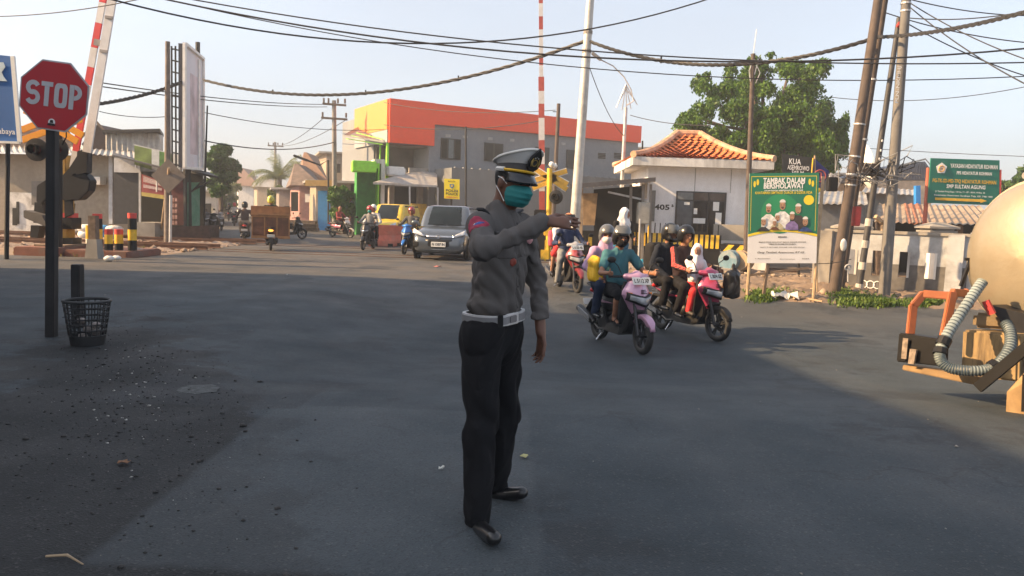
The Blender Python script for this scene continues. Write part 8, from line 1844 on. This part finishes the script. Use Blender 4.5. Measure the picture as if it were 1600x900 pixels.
# --- riders crossing to the right
def on(l, rz, *a, **k): return dict(loc=(l.x, l.y, l.z), rz=rz)
J1 = ride(-.20, .70, .27, .96, .93, .14, .24, .10, .33, head=(1, -.15, -.05), gw=.32)
person('person', 'rider in teal shirt, black shorts and dark helmet steering the lilac scooter', lk, J1, SKIN, cloth('teal_shirt', (.055, .16, .19)), BLKC, PLBLACK, rz=rk, sc=.94, sleeve=.62, pants=.5, shoe_kind='sandal', helm=(HELB, VIS, 'up'), mask=BLKC, seed=5, group='people on the lilac scooter')
J2 = ride(-.56, .74, -.10, .86, .9, .06, -.12, -.28, .36, head=(1, -.35, -.08), gw=.17); J2['wr'] = A_(-.22, -.21, .87); J2['er'] = A_(-.50, -.30, 1.02); J2['wl'] = A_(-.2, .19, .87); J2['el'] = A_(-.5, .28, 1.02)
for a, y in (('l', 1), ('r', -1)): J2['k'+a] = A_(-.18, .24*y, .80); J2['a'+a] = A_(-.32, .22*y, .42); J2['t'+a] = A_(-.17, .24*y, .38)
person('person', 'passenger in lilac hoodie, grey helmet and white mask behind the teal rider', lk, J2, SKIN, cloth('lilac_hoodie', (.45, .30, .47)), NAVYC, SHOEB, rz=rk, sc=.92, helm=(HELG, None, 'open'), mask=cloth('white_mask', (.70, .60, .60)), hood=cloth('lilac_hoodie', (.45, .30, .47)), seed=6, group='people on the lilac scooter')
# yellow bag on the passenger's lap
Mk = Matrix.Translation(lk) @ Matrix.Rotation(rk, 4, 'Z'); c = Mk @ Vector((-.33, -.24, .98)); S = SDF(np.array(c)-.35, np.array(c)+.35, .014); ML = np.array(Matrix.Rotation(rk, 3, 'Z')); S.rbox(c, (.12, .07, .15), .05, .04, ML); S.ell(np.array(c)+A_(0, 0, .13), (.11, .07, .08), .05, ML); S.wrinkle(.007, 15, 3)
tag(S.build('yellow_bag', pm('yellow_bag_cloth', (.78, .46, .02), .7, var=.12), None), 'bright yellow cloth bag held between the lilac passenger and teal rider', 'bag')
J3 = ride(-.24, .71, .27, .96, .96, .08, .20, .02, .32, head=(1, -.1, -.02), gw=.31); J3['kl'] = A_(.18, .22, .78); J3['kr'] = A_(.16, -.26, .74); J3['ar'] = A_(-.02, -.24, .36); J3['tr'] = A_(.12, -.26, .31)
person('person', 'rider in dark tracksuit jacket with red stripes steering the rose scooter', l2, J3, SKIN, cloth('dark_brown_jacket', (.035, .022, .024)), BLKC, SHOEB, rz=r2_, sc=.96, helm=(HELB, None, 'open'), stripes=cloth('red_stripe', (.55, .10, .09)), seed=7, group='people on the rose scooter')
J4 = ride(.06, .69, .30, .96, .72, .02, .33, .24, .30, head=(.9, -.5, -.18), gw=.1)
for a, y in (('l', 1), ('r', -1)): J4['k'+a] = A_(.27, .2*y, .68); J4['a'+a] = A_(.20, .2*y, .40); J4['t'+a] = A_(.32, .21*y, .355)
J4['wr'] = J4['head']+A_(.07, -.07, -.06); J4['er'] = A_(.22, -.16, .86); J4['hdr'] = A_(.1, .05, 1); J4['hpr'] = A_(-1, .3, 0); J4['htr'] = A_(.3, -1, 0)
person('person', 'small schoolgirl in white headscarf and red trousers in front of the jacket rider', l2, J4, SKINL, cloth('white_blouse', (.68, .66, .68)), cloth('red_trousers', (.62, .045, .05)), pm('brown_shoe', (.05, .04, .03), .6), rz=r2_, sc=.74, hijab=cloth('white_scarf', (.72, .67, .69)), seed=8, group='people on the rose scooter')
J5 = ride(-.62, .74, -.2, .9, .95, .12, -.20, -.34, .36, head=(1, .25, -.1), gw=.17); J5['wr'] = A_(-.3, -.2, .84); J5['er'] = A_(-.55, -.3, 1.0); J5['wl'] = A_(-.3, .2, .86); J5['el'] = A_(-.55, .3, 1.02)
for a, y in (('l', 1), ('r', -1)): J5['k'+a] = A_(-.24, .25*y, .80); J5['a'+a] = A_(-.36, .22*y, .42); J5['t'+a] = A_(-.21, .24*y, .38)
person('person', 'passenger in dark jacket and glossy black helmet behind the striped jacket rider', l2, J5, SKIN, cloth('navy_jacket', (.018, .022, .032)), BLKC, SHOEB, rz=r2_, sc=.95, helm=(HELB, VIS, 'full'), seed=9, group='people on the rose scooter')
M2 = Matrix.Translation(l2) @ Matrix.Rotation(r2_, 4, 'Z'); c = M2 @ Vector((-.82, -.02, 1.12)); S = SDF(np.array(c)-.4, np.array(c)+.4, .014); ML = np.array(Matrix.Rotation(r2_, 3, 'Z')); S.rbox(c, (.11, .16, .22), .07, .03, ML); S.rbox(np.array(c)-A_(0, 0, .08)+ML@A_(-.1, 0, 0), (.06, .13, .1), .04, .03, ML); S.wrinkle(.004, 15, 4)
tag(S.build('backpack', cloth('black_backpack', (.02, .02, .022)), None), 'black backpack on the rear passenger of the rose scooter', 'backpack')
# black bag hanging before the rose scooter's leg shield
c = M2 @ Vector((.52, .30, .80)); S = SDF(np.array(c)-.4, np.array(c)+.4, .014); S.rbox(c, (.09, .12, .2), .07, .03, ML); S.cone(np.array(c)+A_(0, 0, .18), np.array(c)+A_(0, 0, .28), .05, .02, .05); S.wrinkle(.008, 14, 5)
tag(S.build('carrier_bag', pm('black_plastic_bag', (.014, .014, .015), .35), None), 'black plastic bag hanging at the handlebar of the rose scooter', 'bag')
J6 = ride(-.2, .71, .27, .96, .94, .16, .22, .06, .33, head=(1, -.1, -.12), gw=.31); J6['ar'] = A_(.02, -.24, .2); J6['tr'] = A_(.14, -.25, .14); J6['kr'] = A_(.16, -.24, .66)
person('person', 'rider with orange helmet, navy jacket and grey jeans beneath the officer hand', l3, J6, SKIN, cloth('navy_hoodie', (.03, .045, .10)), cloth('grey_jeans', (.22, .23, .24)), SHOEB, rz=r3_, sc=.95, helm=(pm('orange_helmet', (.72, .20, .03), .35, coat=.4), PLBLACK, 'open'), mask=BLKC, seed=10, h=.016, group='people on the maroon scooter')
J7 = ride(-.56, .80, -.15, .95, .78, .05, -.2, -.34, .40, head=(1, -.3, 0), gw=.15); J7['wr'] = A_(-.25, -.17, .95); J7['wl'] = A_(-.25, .17, .95)
for a, y in (('l', 1), ('r', -1)): J7['k'+a] = A_(-.26, .24*y, .74); J7['a'+a] = A_(-.38, .24*y, .36); J7['t'+a] = A_(-.26, .25*y, .31)
person('person', 'schoolchild in white shirt and red trousers riding behind the orange helmet', l3, J7, SKINL, cloth('white_blouse', (.68, .66, .68)), cloth('red_trousers', (.62, .045, .05)), SHOEB, rz=r3_, sc=.8, hair=HAIRM, pants=.6, seed=11, h=.016, group='people on the maroon scooter')
M3 = Matrix.Translation(l3) @ Matrix.Rotation(r3_, 4, 'Z'); c = M3 @ Vector((-.78, -.06, 1.05)); S = SDF(np.array(c)-.35, np.array(c)+.35, .016); S.rbox(c, (.09, .14, .18), .06, .03, np.array(Matrix.Rotation(r3_, 3, 'Z'))); S.wrinkle(.004, 15, 4)
tag(S.build('backpack', cloth('pink_backpack', (.45, .10, .15), .4), None), 'pink and dark school backpack on the child behind the orange helmet', 'backpack')
# --- riders far off
def far_rider(l, rz, lab, top, bot, hel, visor=None, kind='open', face=(1, 0, 0), mask=None, group='riders on the far road', seat=(-.2, .77), hood=None, skin=SKIN, lean=.1, h=.026, sx=0):
    Jf = ride(seat[0], seat[1]-.06, .27, .96, .94, lean, .22, .08, .33, head=face)
    if sx:
        for a, y in (('l', 1), ('r', -1)): Jf['k'+a] = A_(-.2, .24*y, .80); Jf['a'+a] = A_(-.34, .22*y, .42); Jf['t'+a] = A_(-.19, .24*y, .38); Jf['w'+a] = A_(-.25, .2*y, .88); Jf['e'+a] = A_(-.5, .3*y, 1.02)
    return person('person', lab, (l.x, l.y, l.z), Jf, skin, top, bot, SHOEB, h=h, rz=rz, helm=(hel, visor, kind) if hel else None, wr=0, mask=mask, group=group, sc=.95)
HRED = pm('red_helmet', (.45, .04, .05), .35, coat=.4)
far_rider(l5, R(-97), 'oncoming rider with red helmet and grey shirt on the dark scooter', cloth('grey_shirt', (.22, .22, .22)), BLKC, HRED, mask=cloth('teal_mask', (.05, .3, .28)))
far_rider(l5, R(-97), 'passenger with white helmet peeking behind the red helmet rider', cloth('pale_shirt', (.5, .5, .5)), BLKC, pm('white_helmet', (.7, .7, .7), .4), seat=(-.56, .82), sx=1, lean=-.05)
far_rider(l4, R(-100), 'oncoming rider with maroon helmet and dark grey shirt on the blue scooter', cloth('charcoal_shirt', (.10, .10, .10)), cloth('khaki_trousers', (.30, .22, .15)), pm('maroon_helmet', (.30, .04, .05), .35, coat=.4))
far_rider(l6, R(-30), 'person in dark red shirt seated on the white scooter under the tree', cloth('dark_red_shirt', (.22, .05, .05)), BLKC, None)
far_rider(l7, R(-95), 'rider half hidden between the grey car and the officer sleeve', cloth('brown_shirt', (.12, .08, .06)), BLKC, HELB)
far_rider(l8, RZB, 'rider with yellow and grey helmet seen from behind above the wooden cabinet', cloth('dark_jacket', (.03, .032, .03)), BLKC, pm('yellow_helmet', (.50, .47, .06), .35, var=.7, scale=14, coat=.4), seat=(-.05, .97), lean=.02)
far_rider(l9, RZB, 'rider in brown jacket and black helmet seen from behind on the left lane', cloth('brown_jacket', (.085, .06, .055)), cloth('tan_trousers', (.25, .18, .13)), HELB)
far_rider(l10, RZB, 'small distant rider in pale shirt ahead on the left lane', cloth('pale_shirt', (.5, .5, .5)), BLKC, HRED, h=.035)
far_rider(l11, RZB, 'farthest rider, a tiny dark shape at the street end', cloth('dark_jacket', (.03, .032, .03)), BLKC, HELB, h=.04)
# --- the person standing by the shack, white hood
b = at(968, 400, 24.2); b.z = 0; b = Vector((at(970, 400, 17.4).x, 17.4, 0))
JS = dict(pelvis=A_(0, 0, .90), neck=A_(.03, 0, 1.42), head=A_(.07, 0, 1.57), face=A_(.6, .7, -.25))
for a, y in (('l', 1), ('r', -1)): JS.update({'s'+a: A_(.02, .19*y, 1.36), 'e'+a: A_(.06, .24*y, 1.10), 'w'+a: A_(.26, .14*y, 1.02), 'h'+a: A_(0, .09*y, .86), 'k'+a: A_(.03, .1*y, .48), 'a'+a: A_(0, .11*y, .09), 't'+a: A_(.16, .13*y, .04)})
person('person', 'standing person in black jacket with a white hood by the shack', b, JS, SKIN, BLKC, cloth('blue_trousers', (.03, .14, .24)), SHOEB, h=.018, rz=R(-60), hijab=cloth('white_hood', (.75, .74, .74)), wr=.003, sc=1.)
# broom and blue dustpan leaning on the fence
p = at(1012, 404, 24.2); m = MB(); m.tube([p, at(1013, 352, 24.6)], .018, 6); t = m.build('broom', YEL); tag(t, 'orange handled broom with blue head leaning on the picket fence', 'broom'); m = MB(); m.box((p.x, p.y, .12), (.4, .1, .18)); m.build('brush_head', pm('broom_blue', (.05, .4, .6), .6), t)
p = at(998, 400, 24.3); m = MB(); m.tube([Vector((p.x, p.y, 0)), at(1000, 342, 24.4)], .03, 8); tag(m.build('pipe_post', STEELW), 'grey pipe standing before the picket fence at its left end', 'pipe')
# ------------------------------------------------------------ air
HZ = True
if HZ:
    m = MB(); m.bb((-130, -45, -1.3), (130, 215, 13)); o = m.build('haze', [], None); hm = bpy.data.materials.new('haze'); hm.use_nodes = True; n = hm.node_tree; n.nodes.remove(n.nodes['Principled BSDF'])
    v = n.nodes.new('ShaderNodeVolumePrincipled'); v.inputs['Color'].default_value = (.92, .92, .92, 1); v.inputs['Density'].default_value = .0023; v.inputs['Anisotropy'].default_value = .3
    n.links.new(v.outputs[0], n.nodes['Material Output'].inputs['Volume']); o.data.materials.append(hm); tag(o, 'thin morning haze filling the street', kind='stuff')
